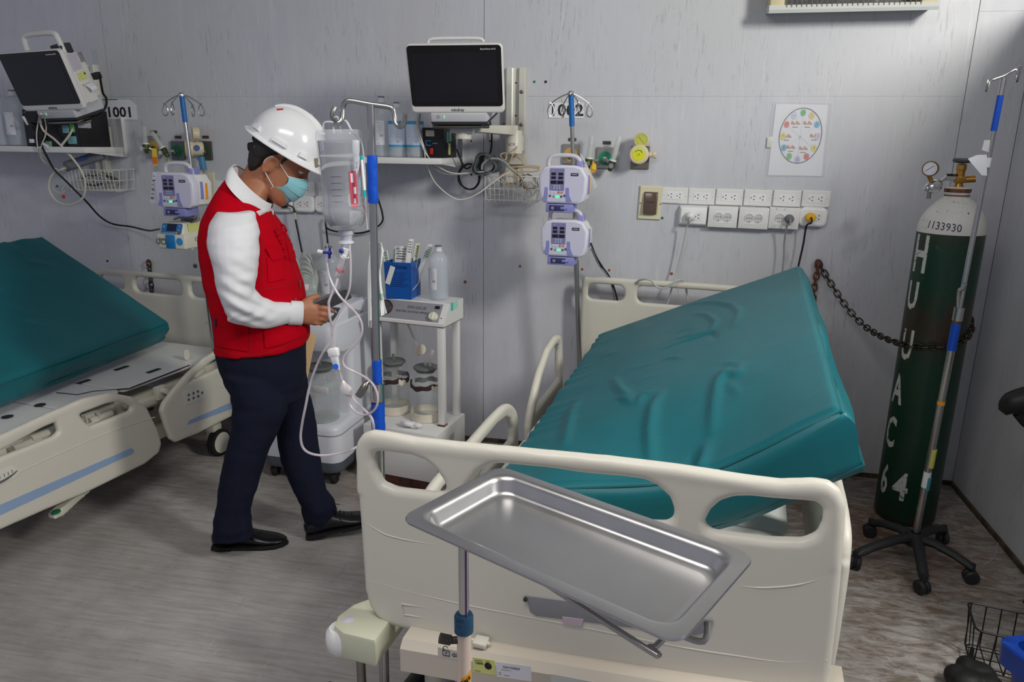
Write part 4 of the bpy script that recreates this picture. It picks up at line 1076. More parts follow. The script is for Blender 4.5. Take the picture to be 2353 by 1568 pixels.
regulator('cream vacuum regulator with yellow dial, alone right of the flow meters', 1473, 356, 1474, 322, (1471, 362), (-.08, -1, .03), exR)
def exL(t, F):
 a = wp(462, 360, .06); b = wp(468, 391, .06)
 obj('filter_bowl', G().cyl(b, a, .0165, .016, n=20), mat('blue_clear_plastic', (70, 138, 186), .15, alpha=.75), t)
 obj('bowl_nipple', G().cyl(b + V((0, 0, .002)), b + V((.001, 0, -.014)), .005, n=10), STEEL_D, t)
 obj('blue_cap', G().cyl((.034, .004, .035), (.044, .004, .035), .014, n=18, m=F), mat('blue_cap', (64, 92, 160), .4), t)
regulator('cream vacuum regulator with round dial and blue filter bowl at left', 472, 342, 447, 307, None, (-.78, -.62, .02), exL)
# ================================================================== monitors, shelves and wall rails
SCREEN = mat('dark_screen', (20, 21, 32), 0.09, var=.1, scale=3)
BEZEL = mat('black_bezel', (17, 16, 19), 0.16, var=.08)
MONW = mat('monitor_white', (226, 225, 222), .35, var=.02)
MONS = mat('monitor_grey', (198, 199, 204), .4, var=.03)
def wall_rail(lab, pt, pb, hw):
 a, b = wp(*pt), wp(*pb)
 zt, zb = a.z, b.z; x = a.x
 t = thing('wall_rail', lab, 'rail', (x, WY, zb))
 prof = [(-.047, 0), (-.047, .028), (-.040, .034), (-.018, .034), (-.018, .020), (-.012, .016), (.012, .016), (.018, .020), (.018, .034), (.042, .034), (.047, .028), (.047, 0)]
 g = G().prism([(p[0] * hw, -p[1]) for p in prof], zb, zt)
 g.v = [(vx + x, vy + WY, vz) for vx, vy, vz in g.v]
 obj('channel', g, mat('cream_aluminium', (218, 217, 206), .38, .25, var=.04), t)
 for q in (.07, .42, .78):
  z = zt - .075 - q * (zt - zb - .1)
  for sx in (-.056, .030): obj('bolt', G().lathe([(.009, 0), (.009, .006), (.004, .007), (.004, .012), (.0001, .012)], 10, wm_at((x + sx * hw, WY - (.030 if sx > 0 else .004), z))), STEEL_D, t)
  obj('slot_hole', G().lathe([(.004, .0), (.004, .001), (.0001, .001)], 10, wm_at((x, WY - .0162, z + .04))), INK, t)
 return t, x
R1, rx1 = wall_rail('cream vertical wall rail right of the centre monitor', (1188, 157), (1188, 420), 1.0)
R2_, rx2 = wall_rail('cream vertical wall rail behind the left monitor', (212, 150), (240, 400), .75)
def monitor(lab, o, rot, brand, model, side_deco):
 m3 = Mx(rot); F = m3.to_4x4(); F.translation = V(o)       # local: x right, y into the monitor, z up
 F2 = F @ WALLM                                            # drawing plane on its face
 t = thing('patient_monitor', lab, 'monitor', V(o), group='patient monitors on wall arms')
 w_, h_ = .385, .270
 fr = obj('front_bezel', G().plate(rrect(w_, h_, .020, n=7), [], .026, .009, F2 @ Mx.Translation((0, 0, -.013))), MONW, t)
 gl = obj('glass_panel', G().plate(rrect(.372, .236, .014, 0, .012), [], .003, .0012, F2 @ Mx.Translation((0, 0, .0005))), BEZEL, t)
 obj('screen', G().plate(rrect(.335, .190, .003, 0, .006), [], .0012, .0003, F2 @ Mx.Translation((0, 0, .0022))), SCREEN, gl)
 obj('lettering', G().text(brand, .0165, F2 @ Mx.Translation((0, -.1205, .0006)), .0002, bold=.0004), INK_GREY, fr)
 obj('lettering', G().text(model, .0092, F2 @ Mx.Translation((.135, .115, .0024)), .0002), PAPER, gl)
 # body behind, tapering, with lower console
 g = G().hexa([(-.175, .024, -.125), (.180, .024, -.125), (.170, .150, -.105), (-.165, .150, -.105), (-.175, .024, .118), (.180, .024, .118), (.165, .135, .085), (-.160, .135, .085)], .012, 3, F)
 obj('rear_housing', g, MONW, t)
 g = G().hexa([(-.115, .0, -.172), (.118, .0, -.172), (.150, .150, -.172), (-.15, .150, -.172), (-.115, .0, -.134), (.118, .0, -.134), (.150, .150, -.110), (-.15, .150, -.110)], .006, 3, F)
 co = obj('base_console', g, MONS, t)
 g = G().hexa([(-.112, .004, -.184), (.115, .004, -.184), (.146, .148, -.184), (-.146, .148, -.184), (-.115, .002, -.173), (.118, .002, -.173), (.150, .149, -.173), (-.15, .149, -.173)], .003, 2, F)
 obj('foot_strip', g, PL_DARK, t)
 obj('indicator_light', G().box((-.058, -.0005, -.152), (.0045, .002, .003), 0, 1, F).box((-.058, -.0005, -.145), (.0045, .002, .003), 0, 1, F), mat('green_led', (90, 230, 140), .4, emit=1.2), co)
 obj('power_symbol', G().tube([V((-.083 + .006 * cos(a), -.0005, -.149 + .006 * sin(a))) for a in [pi / 2 + .5 + k * .53 for k in range(11)]], .0007, 4, False, 1, F).tube([V((-.083, -.0005, -.149)), V((-.083, -.0005, -.141))], .0007, 4, False, 1, F), INK_GREY, co)
 # carrying handle
 hd = G().tube([(-.112, .09, .09), (-.105, .095, .16), (-.085, .10, .186), (0, .10, .190), (.085, .10, .186), (.105, .095, .16), (.112, .09, .09)], .013, 10, False, 6, F)
 if side_deco:
  obj('carry_handle', hd, MONW, t)
 else:
  hd = G().tube([(-.112, .06, .125), (-.095, .065, .139), (0, .066, .141), (.095, .065, .139), (.112, .06, .125)], .007, 10, False, 6, F)
  obj('carry_handle', hd, MONW, t)
 if side_deco:
  # right side face plane: through (.180,.024) to (.165,.14)
  ex_ = (F.to_3x3() @ (V((.168, .142, 0)) - V((.180, .024, 0)))).normalized(); ez_ = (F.to_3x3() @ V((0, 0, 1)))
  S = frame(F @ V((.1805, .024, 0)), ex_, ez_); S = S @ Mx.Translation((0, 0, .0012))
  if (S.to_3x3() @ V((0, 0, 1))).dot(F.to_3x3() @ V((1, 0, 0))) < 0: print('side flipped')
  p_ = obj('side_label', G().plate(rrect(.060, .075, .001, .045, .065), [], .0014, .0003, S), mat('lilac_paper', (206, 202, 212), .5), t)
  g = G()
  for k in range(9): g.box((.045, .095 - k * .0075, .001), (.048, .0012, .0003), 0, 1, S)
  obj('printed_line', g, mat('mauve_print', (150, 130, 150), .5), p_, kind='stuff')
  p_ = obj('asset_sticker', G().plate(rrect(.055, .036, .002, .055, .0), [], .0014, .0003, S), PAPER_Y, t)
  g = G().text('----', .012, S @ Mx.Translation((.044, .010, .001)), .0002).text('---', .010, S @ Mx.Translation((.042, .0, .001)), .0002).text('-----', .010, S @ Mx.Translation((.05, -.012, .001)), .0002)
  g.lathe([(.006, 0), (.006, .0004), (.0001, .0004)], 14, S @ Mx.Translation((.072, .006, .001)))
  obj('lettering', g, INK_GREY, p_)
  g = G()
  for k in range(7): g.box((.094, .092 - k * .0062, .0), (.024, .0026, .003), .0005, 1, S)
  obj('vent_slot', g, mat('maroon_slot', (96, 76, 78), .6), t, kind='stuff')
  obj('recorder_door', G().plate(rrect(.062, .085, .004, .06, -.075), [], .003, .001, S), MONW, t)
  obj('recorder_slot', G().box((.055, -.038, .001), (.05, .0022, .003), 0, 1, S), INK, t)
  obj('paper_strip', G().sheet(lambda u, v_: S @ V((.036 + .04 * u + .012 * v_, -.038 - .036 * v_, .003 + .022 * sin(v_ * 2.2))), 6, 10, .0006), PAPER, t)
  obj('top_module', G().box((.085, .11, .112), (.07, .06, .05), .006, 2, F), PL_DARK, t)
  obj('plug_socket', G().box((.178, .152, -.02), (.03, .035, .03), .004, 2, F), PL_BLACK, t)
 return t, F
mon1, MF1 = monitor('white patient monitor with dark screen at the centre, facing out', (-.8503, 2.9694, 1.7456), ((.9935, -.1101, .0276), (.113, .9373, -.3298), (.0104, .3308, .9436)), 'mindray', 'BeneVision N15', False)
mon2, MF2 = monitor('white patient monitor with carry handle at the far left, turned aside', (-2.8684, 3.0601, 1.7527), ((.9917, .1122, -.0631), (-.1267, .9364, -.3271), (.0224, .3324, .9429)), 'mindray', 'BeneVision N15', True)
def arm(lab, MF, rx, pivot, zz):
 t = thing('monitor_bracket', lab, 'bracket', (rx, WY - .04, zz), group='monitor wall arms')
 h = MF @ V((0, .075, -.192)); px_, py_, pz_ = pivot
 obj('mount_plate', G().box((0, .075, -.196), (.19, .12, .010), .002, 2, MF).box((0, .06, -.206), (.24, .03, .012), .002, 2, MF), STEEL_D, t)
 obj('tilt_head', G().box((0, 0, 0), (.10, .07, .03), .005, 2, Mx.Translation(h + V((0, .03, -.032)))), MONS, t)
 e = V((h.x, h.y + .03, zz - .005)); f = V((px_, py_, zz))
 d = (f - e).normalized(); n_ = V((-d.y, d.x, 0)).normalized()
 q = lambda c, hw, dz: [c - n_ * hw + V((0, 0, dz)), c + n_ * hw + V((0, 0, dz))]
 a0, a1 = q(e, .036, -.004); b0, b1 = q(f, .032, -.022); c0_, c1_ = q(e, .036, .022); d0, d1 = q(f, .032, .022)
 obj('arm_beam', G().hexa([a0, b0, b1, a1, c0_, d0, d1, c1_], .006, 2), PL_CREAM, t)
 obj('head_pivot', G().cyl(e + V((0, 0, -.035)), e + V((0, 0, .0)), .034, n=24), PL_CREAM, t)
 pv = obj('wall_pivot', G().lathe([(.036, -.10), (.038, -.09), (.038, -.03), (.036, -.026), (.036, .0), (.0001, .0)], 26, Mx.Translation(f)).box(f + V((0, .045, -.055)), (.075, .08, .07), .006), PL_CREAM, t)
 obj('rail_clamp', G().box(f + V((.006, .07, -.125)), (.075, .05, .05), .006).box((f.x, WY - .045, zz - .07), (.08, .03, .12), .004), PL_CREAM, t)
 return t, f
pv1 = at(1182, 300, Y=3.33)
arm1, f1 = arm('cream wall arm carrying the centre monitor from its rail', MF1, rx1, (pv1.x, 3.33, 0), pv1.z)
obj('lettering', G().text('GCX', .017, Mx.Translation(f1 + V((-.006, -.0386, -.06))) @ WALLM, .0003), INK_GREY, arm1)
pv2 = at(203, 285, Y=3.31)
arm2, f2 = arm('cream wall arm under the left monitor', MF2, rx2, (pv2.x, 3.31, 0), pv2.z)
# ---- shelves
SHW = mat('white_painted_shelf', (222, 222, 220), .4, var=.03, dirt=(170, 160, 142), dscale=20, dlo=.66, dhi=.78)
def shelf(lab, x0, x1, zt, y0, th, tall):
 t = thing('wall_shelf', lab, 'shelf', (x0, WY, zt))
 obj('shelf_board', G().box(((x0 + x1) / 2, (y0 + WY) / 2, zt - th / 2), (x1 - x0, WY - y0, th), .003), SHW, t)
 obj('side_bracket', G().prism([(y0 + .03, zt - th), (WY, zt - th), (WY, zt - tall), (WY - .03, zt - tall)], x1 - .012, x1 - .004, Mx(((0, 0, 1, 0), (1, 0, 0, 0), (0, 1, 0, 0), (0, 0, 0, 1)))), SHW, t)
 obj('upright_plate', G().box((x1 + .006, WY - .012, zt + .05), (.004, .024, .20), .001), SHW, t)
 return t
ZS1 = 1.437; shelf('white wall shelf under the centre monitor with bottles and black box', -1.60, -.955, ZS1, 3.105, .026, .05)
ZS2 = at(195, 338, Y=3.2).z
x2 = at(195, 345, Y=3.16).x; shelf('white wall shelf under the left monitor with bottles', -3.75, x2, ZS2, 3.16, .028, .05)
# ---- bottles
BOT = mat('cloudy_bottle', (222, 228, 236), .16, var=.03, alpha=.36)
LIQ = mat('clear_saline', (202, 214, 226), .1, var=.02, alpha=.28)
CAPB = mat('bottle_cap', (224, 226, 232), .4)
def bottle(lab, pos, r, h, rz, kind, group):
 t = thing('saline_bottle', lab, 'bottle', pos, 0, group)
 M_ = Mx.Translation(V(pos)) @ rotz(rz)
 prof = [(.0001, .004), (r * .82, .0), (r * .96, .004), (r, .012), (r, h * .70), (r * .985, h * .74), (r * .86, h * .81), (r * .55, h * .87), (r * .34, h * .895), (r * .31, h * .93)]
 obj('bottle_wall', G().lathe(prof, 32, M_, 1, .92), BOT, t)
 obj('saline', G().lathe([(.0001, .006), (r * .93, .008), (r * .94, h * .60), (.0001, h * .60)], 28, M_, 1, .92), LIQ, t)
 c = obj('bottle_cap', G().lathe([(r * .44, h * .895), (r * .44, h * .91), (r * .34, h * .912), (r * .34, h * .975), (.0001, h * .976)], 22, M_), CAPB, t)
 obj('seal', G().lathe([(r * .33, h * .975), (r * .33, h), (.0001, h)], 20, M_), mat('grey_seal', (112, 112, 132), .4), c)
 def lab_sheet(a0, a1, z0, z1, mt, nm='label_sheet', k=1.006):
  return obj(nm, G().sheet(lambda u, v_: M_ @ V((r * k * cos(a0 + (a1 - a0) * u), r * k * .92 * sin(a0 + (a1 - a0) * u), z0 + (z1 - z0) * v_)), 12, 2, .0006), mt, t)
 if kind == 'white':
  l = lab_sheet(-2.62, -1.15, h * .20, h * .60, PAPER)
  g = G()
  def lt(s, ang, z, sz):
   x_, y_ = r * 1.013 * cos(ang), r * .92 * 1.013 * sin(ang)
   nn_ = V((x_, y_, 0)).normalized(); g.text(s, sz, M_ @ frame((x_, y_, z), V((-nn_.y, nn_.x, 0)), V((0, 0, 1)), nn_), .0002)
  lt('---------', -1.9, h * .57, .009)
  for k in range(7): lt('-----', -2.2, h * (.53 - k * .022), .007); lt('-------', -1.6, h * (.53 - k * .022), .007)
  for k in range(7): lt('|', -1.62 + k * .05, h * .36, .012)
  lt('---', -1.95, h * .30, .009); lt('--------', -1.9, h * .225, .010)
  obj('lettering', g, INK_GREY, l)
 elif kind == 'blue':
  l = lab_sheet(-3.0, -.2, h * .22, h * .62, mat('pale_blue_label', (202, 214, 232), .45, var=.03))
  lab_sheet(-3.0, -.2, h * .60, h * .66, mat('cyan_band', (60, 154, 196), .4), 'label_band', 1.010)
  lab_sheet(-3.0, -.2, h * .19, h * .23, mat('cyan_band', (60, 154, 196), .4), 'label_band', 1.010)
  g = G()
  for ang in (-2.1, -1.35):
   x_, y_ = r * 1.013 * cos(ang), r * .92 * 1.013 * sin(ang); nn_ = V((x_, y_, 0)).normalized(); fm = lambda z: M_ @ frame((x_, y_, z), V((-nn_.y, nn_.x, 0)), V((0, 0, 1)), nn_)
   for k in range(5): g.text('-------', .007, fm(h * (.56 - k * .045)), .0002)
  g.text('||||', .012, fm(h * .29), .0002)
  obj('lettering', g, INK_GREY, l)
 return t
GS = 'plastic saline bottles on shelves and machines'
yb = 3.24
for px, lab, kd in ((880, 'clear saline bottle with white label, leftmost on the centre shelf', 'white'), (914, 'clear bottle with blue banded label in the middle of the centre shelf', 'blue'), (955, 'clear bottle with blue banded label next to the black stabilizer box', 'blue')):
 p = at(px, 350, Y=yb if kd == 'white' else yb - .035); bottle(lab, (p.x, p.y, ZS1), .044 if kd == 'white' else .040, .262 if kd == 'white' else .235, .15, kd, GS)
for px, lab in ((8, 'clear saline bottle with white label at the left picture edge'), (47, 'clear saline bottle with white label near the hanging pen under the left monitor')):
 p = at(px, 330, Y=3.235); bottle(lab, (p.x, p.y, ZS2), .052, .268, .1, 'white', GS)
# ---- voltage stabilizers
def stab(lab, x, y, z, w_, d, h, rz):
 M_ = Mx.Translation((x, y, z)) @ rotz(rz)
 t = thing('voltage_stabilizer', lab, 'stabilizer', (x, y, z))
 obj('metal_case', G().box((0, d / 2, h / 2), (w_, d, h), .003, 2, M_), mat('black_painted_metal', (30, 30, 33), .45, var=.1), t)
 return t, M_
t, M_ = stab('black voltage stabilizer box with red switch on the centre shelf', -1.012, 3.17, ZS1, .096, .20, .128, 0.0)
t.location = (-1.012, 3.17, ZS1)
fp = obj('face_plate', G().box((0, -.001, .064), (.092, .003, .122), .001, 1, M_), mat('black_face', (20, 20, 22), .3), t)
m_ = obj('meter_window', G().box((-.012, -.0035, .104), (.040, .004, .026), .001, 1, M_), mat('meter_face', (170, 168, 160), .3), t)
obj('lettering', G().text('----', .012, M_ @ Mx.Translation((-.012, -.006, .1)) @ WALLM, .0002), INK, m_)
g = G().box((-.020, -.0035, .073), (.022, .002, .003), 0, 1, M_).box((-.020, -.0035, .054), (.022, .002, .003), 0, 1, M_).box((-.031, -.0035, .0635), (.003, .002, .02), 0, 1, M_).text('---', .022, M_ @ Mx.Translation((.010, -.0035, .0635)) @ WALLM, .0003, bold=.0008)
obj('blue_emblem', g, mat('bright_blue_print', (44, 130, 200), .4), fp)
sw = obj('rocker_switch', G().box((-.006, -.005, .028), (.014, .008, .026), .002, 2, M_), mat('red_switch', (190, 28, 30), .3), t)
for y_, z_, h_, mt in ((.06, .088, .045, PAPER_C), (.10, .094, .045, mat('mint_sticker', (150, 208, 170), .5)), (.085, .038, .05, PAPER_Y)):
 obj('asset_sticker', G().box((.0485, y_, z_), (.001, .03, h_), .0002, 1, M_), mt, t)
g = G()
for k in range(5): g.cyl((.0475, .15, .03 + k * .02), (.0495, .15, .03 + k * .02), .005, n=10, m=M_)
obj('vent_hole', g, INK, t, kind='stuff')
# the left one: wide black front lying under the monitor
pa, pb = at(68, 345, Y=3.19), at(192, 340, Y=3.19)
t, M_ = stab('wide black stabilizer box with teal stickers under the left monitor', (pa.x + pb.x) / 2 - .01, 3.19, ZS2, (pb.x - pa.x) + .0, .20, .175, 0.0)
hw = (pb.x - pa.x) / 2
fp = obj('face_plate', G().box((0, -.001, .0875), (2 * hw - .006, .003, .169), .001, 1, M_), mat('black_face', (20, 20, 22), .3), t)
g = G()
for x_, z_ in ((hw - .02, .015), (hw - .02, .16), (-hw + .02, .16)): g.lathe([(.0045, 0), (.0045, .0025), (.0001, .003)], 10, M_ @ Mx.Translation((x_, -.003, z_)) @ WALLM)
obj('screw_head', g, STEEL_D, t, kind='stuff')
g = G()
for k in range(9): g.box((-.01, -.003, .075 + k * .009), (.10, .002, .0025), 0, 1, M_)
obj('vent_slot', g, mat('slot_dark', (10, 10, 10), .7), t, kind='stuff')
for px, py, w_, h_, mt in ((151, 297, .036, .036, PAPER_C), (166, 294, .026, .04, PAPER_G), (166, 322, .05, .036, PAPER_C), (112, 331, .036, .026, mat('mint_sticker', (150, 208, 170), .5))):
 p = at(px, py, Y=3.187); o = obj('asset_sticker', G().box(p, (w_, .0016, h_), .0002), mt, t)
 g = G()
 for k in range(3): g.box(p + V((-.004, -.001, .008 - k * .008)), (w_ * .55, .0006, .0014))
 obj('printed_line', g, INK_GREY, o, kind='stuff')
# ---- wire baskets
WIREW = mat('white_wire', (216, 216, 210), .4, var=.04)
def basket(lab, x0, x1, zt, zb, y0, nx, sag):
 t = thing('wire_basket', lab, 'basket', ((x0 + x1) / 2, WY, zb), group='wire baskets under the monitors')
 y1 = WY - .014
 def rim(z, k=0.0, c=.03):
  return [(x0 + k, y1, z), (x0 + k, y0 + c, z), (x0 + k + c * .3, y0 + c * .3, z), (x0 + k + c, y0 + k, z), (x1 - k - c, y0 + k, z), (x1 - k - c * .3, y0 + c * .3, z), (x1 - k, y0 + c, z), (x1 - k, y1, z)]
 for z, k, r in ((zt, 0, .0028), ((zt + zb) / 2, .004, .0022), (zb + .006, .010, .0022)):
  obj('rim_wire', G().tube([(a, b, c + (sag * sin(pi * (a - x0) / (x1 - x0)) * (-1) if z == zt else 0)) for a, b, c in rim(z, k)], r, 6, False, 3), WIREW, t)
 for i in range(nx + 1):
  x = x0 + .012 + (x1 - x0 - .024) * i / nx
  obj('basket_wire', G().tube([(x, y0, zt - sag * sin(pi * i / nx)), (x, y0 + .003, (zt + zb) / 2), (x, y0 + .010, zb + .012), (x, y0 + .022, zb), (x, y1, zb + .004)], .0018, 5, False, 3), WIREW, t)
 for i in range(3):
  y = y0 + .035 + (y1 - y0 - .045) * i / 2
  for x, s in ((x0, 1), (x1, -1)):
   obj('basket_wire', G().tube([(x, y, zt), (x + s * .004, y, (zt + zb) / 2), (x + s * .012, y, zb + .01), (x + s * .02, y, zb)], .0018, 5, False, 3), WIREW, t)
 obj('basket_hook', G().box((x0 + .1, WY - .008, zt - .01), (.05, .016, .02), .002), WIREW, t)
 return t
yk = WY - .165
a, b = at(1109, 404, Y=yk), at(1238, 466, Y=yk)
basket('white wire basket stuffed with cables under the centre monitor', a.x, b.x, a.z, b.z, yk, 11, 0.0)
BX0, BX1, BZ0, BZ1 = a.x, b.x, b.z, a.z
a2, b2 = at(142, 390, Y=yk), at(268, 441, Y=yk)
basket('white wire basket with coiled cables under the left monitor', a2.x, b2.x, a2.z + .004, b2.z, yk, 13, .006)
CX0, CX1, CZ0, CZ1 = a2.x, b2.x, b2.z, a2.z
def coil(name, lab, mt, r, x0, x1, z0, z1, y, turns, seed, wob=.3):
 rnd = random.Random(seed); pts = []
 cx_, cz_ = (x0 + x1) / 2, (z0 + z1) / 2; rx_, rz_ = (x1 - x0) / 2, (z1 - z0) / 2
 for k in range(turns * 8):
  a = k * pi / 4; f_ = 1 - wob * rnd.random()
  pts.append((cx_ + rx_ * f_ * cos(a) + .006 * rnd.uniform(-1, 1), y + .045 * sin(k * .37 + seed) + .01 * rnd.uniform(-1, 1), cz_ + rz_ * f_ * sin(a)))
 single(name, G().tube(pts, r, 6, False, 4), mt, lab, 'cable')
ym = WY - .08
coil('coiled_lead', 'white coiled lead at the left inside the centre basket', CABLE_W, .0021, BX0 + .02, BX0 + .11, BZ0 + .015, BZ1 - .02, ym - .02, 5, 1)
coil('coiled_lead', 'pale coiled lead at the bottom right of the centre basket', CABLE_W, .0021, BX0 + .12, BX1 - .02, BZ0 + .012, BZ0 + .09, ym, 4, 2)
coil('coiled_lead', 'thin brown coiled lead at the right inside the centre basket', mat('brown_cable', (120, 96, 76), .5), .0018, BX0 + .15, BX1 - .015, BZ0 + .05, BZ1 + .01, ym - .01, 3, 5)
q = lambda px, py, o=.19: wp(px, py, o)
single('tan_cable', G().tube([q(1191, 332, .13), q(1181, 350), q(1172, 372), q(1168, 380), q(1185, 392), q(1215, 395), q(1237, 392), q(1234, 386), q(1200, 384), q(1176, 385), q(1160, 398), q(1150, 407), q(1165, 424), q(1178, 422), q(1186, 405), q(1178, 392), q(1195, 405), q(1205, 425, .17), q(1212, 436, .17)], .0032, 7), CABLE_T, 'tan cable looping over the rim of the centre basket', 'cable')
single('tan_cable', G().tube([q(1165, 350, .15), q(1161, 368), q(1150, 358, .16), q(1158, 352, .15), q(1180, 356, .15), q(1198, 368), q(1206, 380), q(1228, 386), q(1240, 384), q(1222, 381), q(1190, 383), q(1172, 384), q(1160, 372), q(1148, 366)], .003, 7), CABLE_T, 'tan cable arching above the centre basket beside the arm clamp', 'cable')
single('grey_hose', G().tube([q(1107, 390), q(1109, 378), q(1123, 367), q(1142, 365), q(1160, 373), q(1172, 386), q(1185, 398), q(1190, 402, .16), q(1200, 412, .12)], .0048, 8), CABLE_G, 'grey cuff hose arching out of the centre basket', 'hose')
single('monitor_lead', G().tube([at(963, 262, Y=3.06), q(961, 290, .30), q(968, 320, .33), q(974, 340, .34), q(980, 375, .30), q(1000, 420, .24), q(1040, 454, .22), q(1068, 458, .21), q(1100, 444, .21), q(1125, 425, .20), q(1150, 407, .195), q(1172, 396, .19), q(1192, 392, .17), q(1210, 405, .12)], .0030, 8), CABLE_W, 'long white lead hanging in a loop below the centre shelf', 'cable')
single('monitor_lead', G().tube([at(960, 262, Y=3.07), q(958, 300, .31), q(970, 335, .345), q(985, 362, .345), q(1010, 385, .26), q(1040, 398, .22), q(1075, 398, .20), q(1110, 395, .19), q(1125, 402, .13)], .0026, 8), CABLE_W, 'white lead running from the centre monitor past the black box', 'cable')
single('monitor_lead', G().tube([at(966, 262, Y=3.065), q(964, 300, .31), q(980, 350, .345), q(1000, 388, .26), q(1030, 401, .22), q(1070, 400, .205), q(1105, 396, .20), q(1130, 410, .13)], .0022, 8), CABLE_G, 'thin grey lead beside the white ones below the centre monitor', 'cable')
g = G().tube([at(1128, 262, Y=3.15), q(1126, 280, .05), q(1130, 310, .02), q(1128, 345, .03), q(1120, 362, .05)], .0045, 8)
single('power_cable', g, CABLE_K, 'black power cord hanging behind the right of the centre monitor', 'cable')
pts = []
c_ = q(1079, 407, .06)
for k in range(45):
 a = k * .45 + 1.2; pts.append(c_ + V((.050 * cos(a) + .003 * sin(k), -.010 + .003 * cos(k * 1.7), .058 * sin(a) + .003 * cos(k * .9))))
single('coiled_power_cable', G().tube([q(1050, 345, .24), q(1062, 375, .13), q(1072, 388, .08)] + pts, .0040, 7, False, 3), CABLE_K, 'coiled black power cord hanging under the shelf end', 'cable')
# blood pressure cuff rolled up on the basket
CUFF = mat('grey_cuff_cloth', (86, 92, 94), .75, var=.15, scale=40, bump=.3, bscale=200)
cc = q(1124, 378, .10)
def cuff(u, v_):
 a = 1.9 + u * 11.5; r_ = .052 * (1 - .055 * u * 6) + .004 * sin(a * 3)
 k = 1 + .22 * cos(3 * (a - 1.7))
 return cc + V((r_ * k * cos(a) * 1.08, -.11 + .13 * v_ + .012 * sin(a), r_ * k * sin(a) * .95))
single('pressure_cuff', G().sheet(cuff, 70, 4, .0045), CUFF, 'rolled dark grey blood pressure cuff on the centre basket', 'cuff', sharp=70)
def cuff2(u, v_):
 a = u * 12.0; r_ = .030 - .0018 * a
 A_ = q(152, 384, .20); B_ = q(238, 356, .14); ax = (B_ - A_).normalized(); s_ = ax.orthogonal().normalized(); w_ = ax.cross(s_)
 return A_.lerp(B_, v_) + s_ * r_ * cos(a) + w_ * r_ * sin(a) * .8
t = thing('pressure_cuff', 'rolled grey pressure cuff with blue print over the left basket', 'cuff', q(195, 370, .17))
obj('cuff_cloth', G().sheet(cuff2, 60, 6, .004), mat('grey_cuff_cloth2', (112, 116, 122), .75, var=.15, scale=40, bump=.3, bscale=200), t, sharp=70)
A_ = q(152, 384, .20); B_ = q(238, 356, .14)
obj('blue_print', G().box((0, 0, 0), (.055, .003, .013), .001, 1, frame(A_.lerp(B_, .55) + V((0, -.028, .006)), (B_ - A_), V((0, .2, 1)).cross(B_ - A_) * -1)), mat('blue_print', (52, 84, 150), .6), t)
coil('coiled_lead', 'pale coil of leads filling the left basket', mat('pale_lead', (196, 190, 174), .5), .0024, CX0 + .05, CX1 - .06, CZ0 + .01, CZ1 - .01, ym - .01, 7, 8, .35)
coil('coiled_lead', 'dark coil of leads at the back of the left basket', CABLE_K, .0022, CX0 + .03, CX1 - .08, CZ0 + .02, CZ1 - .02, ym + .02, 3, 9)
loop = [at(95, 262, Y=3.05), q(92, 275, .32), q(100, 300, .3), q(125, 320, .29), q(150, 345, .28), q(170, 368, .26), q(185, 390, .25), q(196, 420, .24), q(190, 455, .235), q(160, 471, .235), q(130, 462, .235), q(113, 435, .235), q(118, 405, .235), q(140, 390, .23), q(152, 386, .22)]
single('monitor_lead', G().tube(loop, .0052, 8), mat('cream_cable', (206, 202, 186), .45), 'thick cream lead hanging in a big ring at the left basket', 'cable')
single('monitor_lead', G().tube([at(92, 262, Y=3.05), q(88, 280, .31), q(84, 310, .31), q(88, 345, .30), q(98, 368, .27), q(118, 383, .24), q(140, 392, .22), q(165, 393, .19)], .0028, 8), CABLE_W, 'thin white lead curving down from the left monitor', 'cable')
single('monitor_lead', G().tube([at(100, 262, Y=3.05), q(106, 290, .30), q(104, 312, .31), q(96, 332, .31), q(92, 350, .30), q(104, 365, .27), q(120, 385, .24), q(150, 396, .19)], .0030, 8), mat('cream_cable', (206, 202, 186), .45), 'cream lead twisting past the left shelf edge', 'cable')
single('support_strap', G().tube([at(173, 285, Y=3.20), q(160, 310, .27), q(140, 336, .28)], .0055, 8), mat('cream_cable', (206, 202, 186), .45), 'straight cream strap crossing the left stabilizer box', 'cable')
single('power_cable', G().tube([q(97, 338, .30), q(108, 360, .28), q(125, 390, .25), q(150, 415, .235), q(175, 440, .235), q(200, 465, .2), q(230, 498, .1), q(260, 515, .05), q(300, 521, .05), q(340, 530, .1), q(359, 528, .2), q(366, 527, .25)], .0046, 8), CABLE_K, 'black power cord sagging across the wall to the blue pump', 'cable')
t = thing('clipped_lead', 'short lead with red clip below the left basket', 'lead', q(146, 452, .2))
obj('red_clip', G().box(q(146, 452, .2), (.016, .008, .018), .003), mat('red_clip', (206, 50, 40), .4), t)
obj('lead_wire', G().tube([q(147, 448, .2), q(142, 440, .19), q(150, 425, .17), q(160, 415, .15)], .0014, 6), CABLE_W, t)
t = thing('clipped_lead', 'short lead with green clip beside the left basket', 'lead', q(131, 428, .2))
obj('green_clip', G().box(q(131, 428, .2), (.012, .008, .012), .003), mat('green_clip', (30, 110, 70), .4), t)
obj('lead_wire', G().tube([q(133, 426, .2), q(126, 420, .2), q(122, 433, .2), q(138, 444, .19), q(150, 438, .17)], .0014, 6), CABLE_W, t)
single('monitor_cable', G().tube([MF2 @ V((.195, .155, -.02)), q(236, 212, .22), q(244, 226, .2), q(243, 245, .2), q(228, 265, .22), q(205, 272, .28), MF2 @ V((.1, .14, -.20))], .0055, 8), CABLE_K, 'thick black cord bowing out from the back of the left monitor', 'cable')
t = thing('hanging_pen', 'white pen hung by a black loop below the left monitor', 'pen', q(60, 283, .29))
obj('pen_body', G().cyl(q(53, 268, .30), q(64, 287, .30), .006, n=12), PL_WHITE, t)
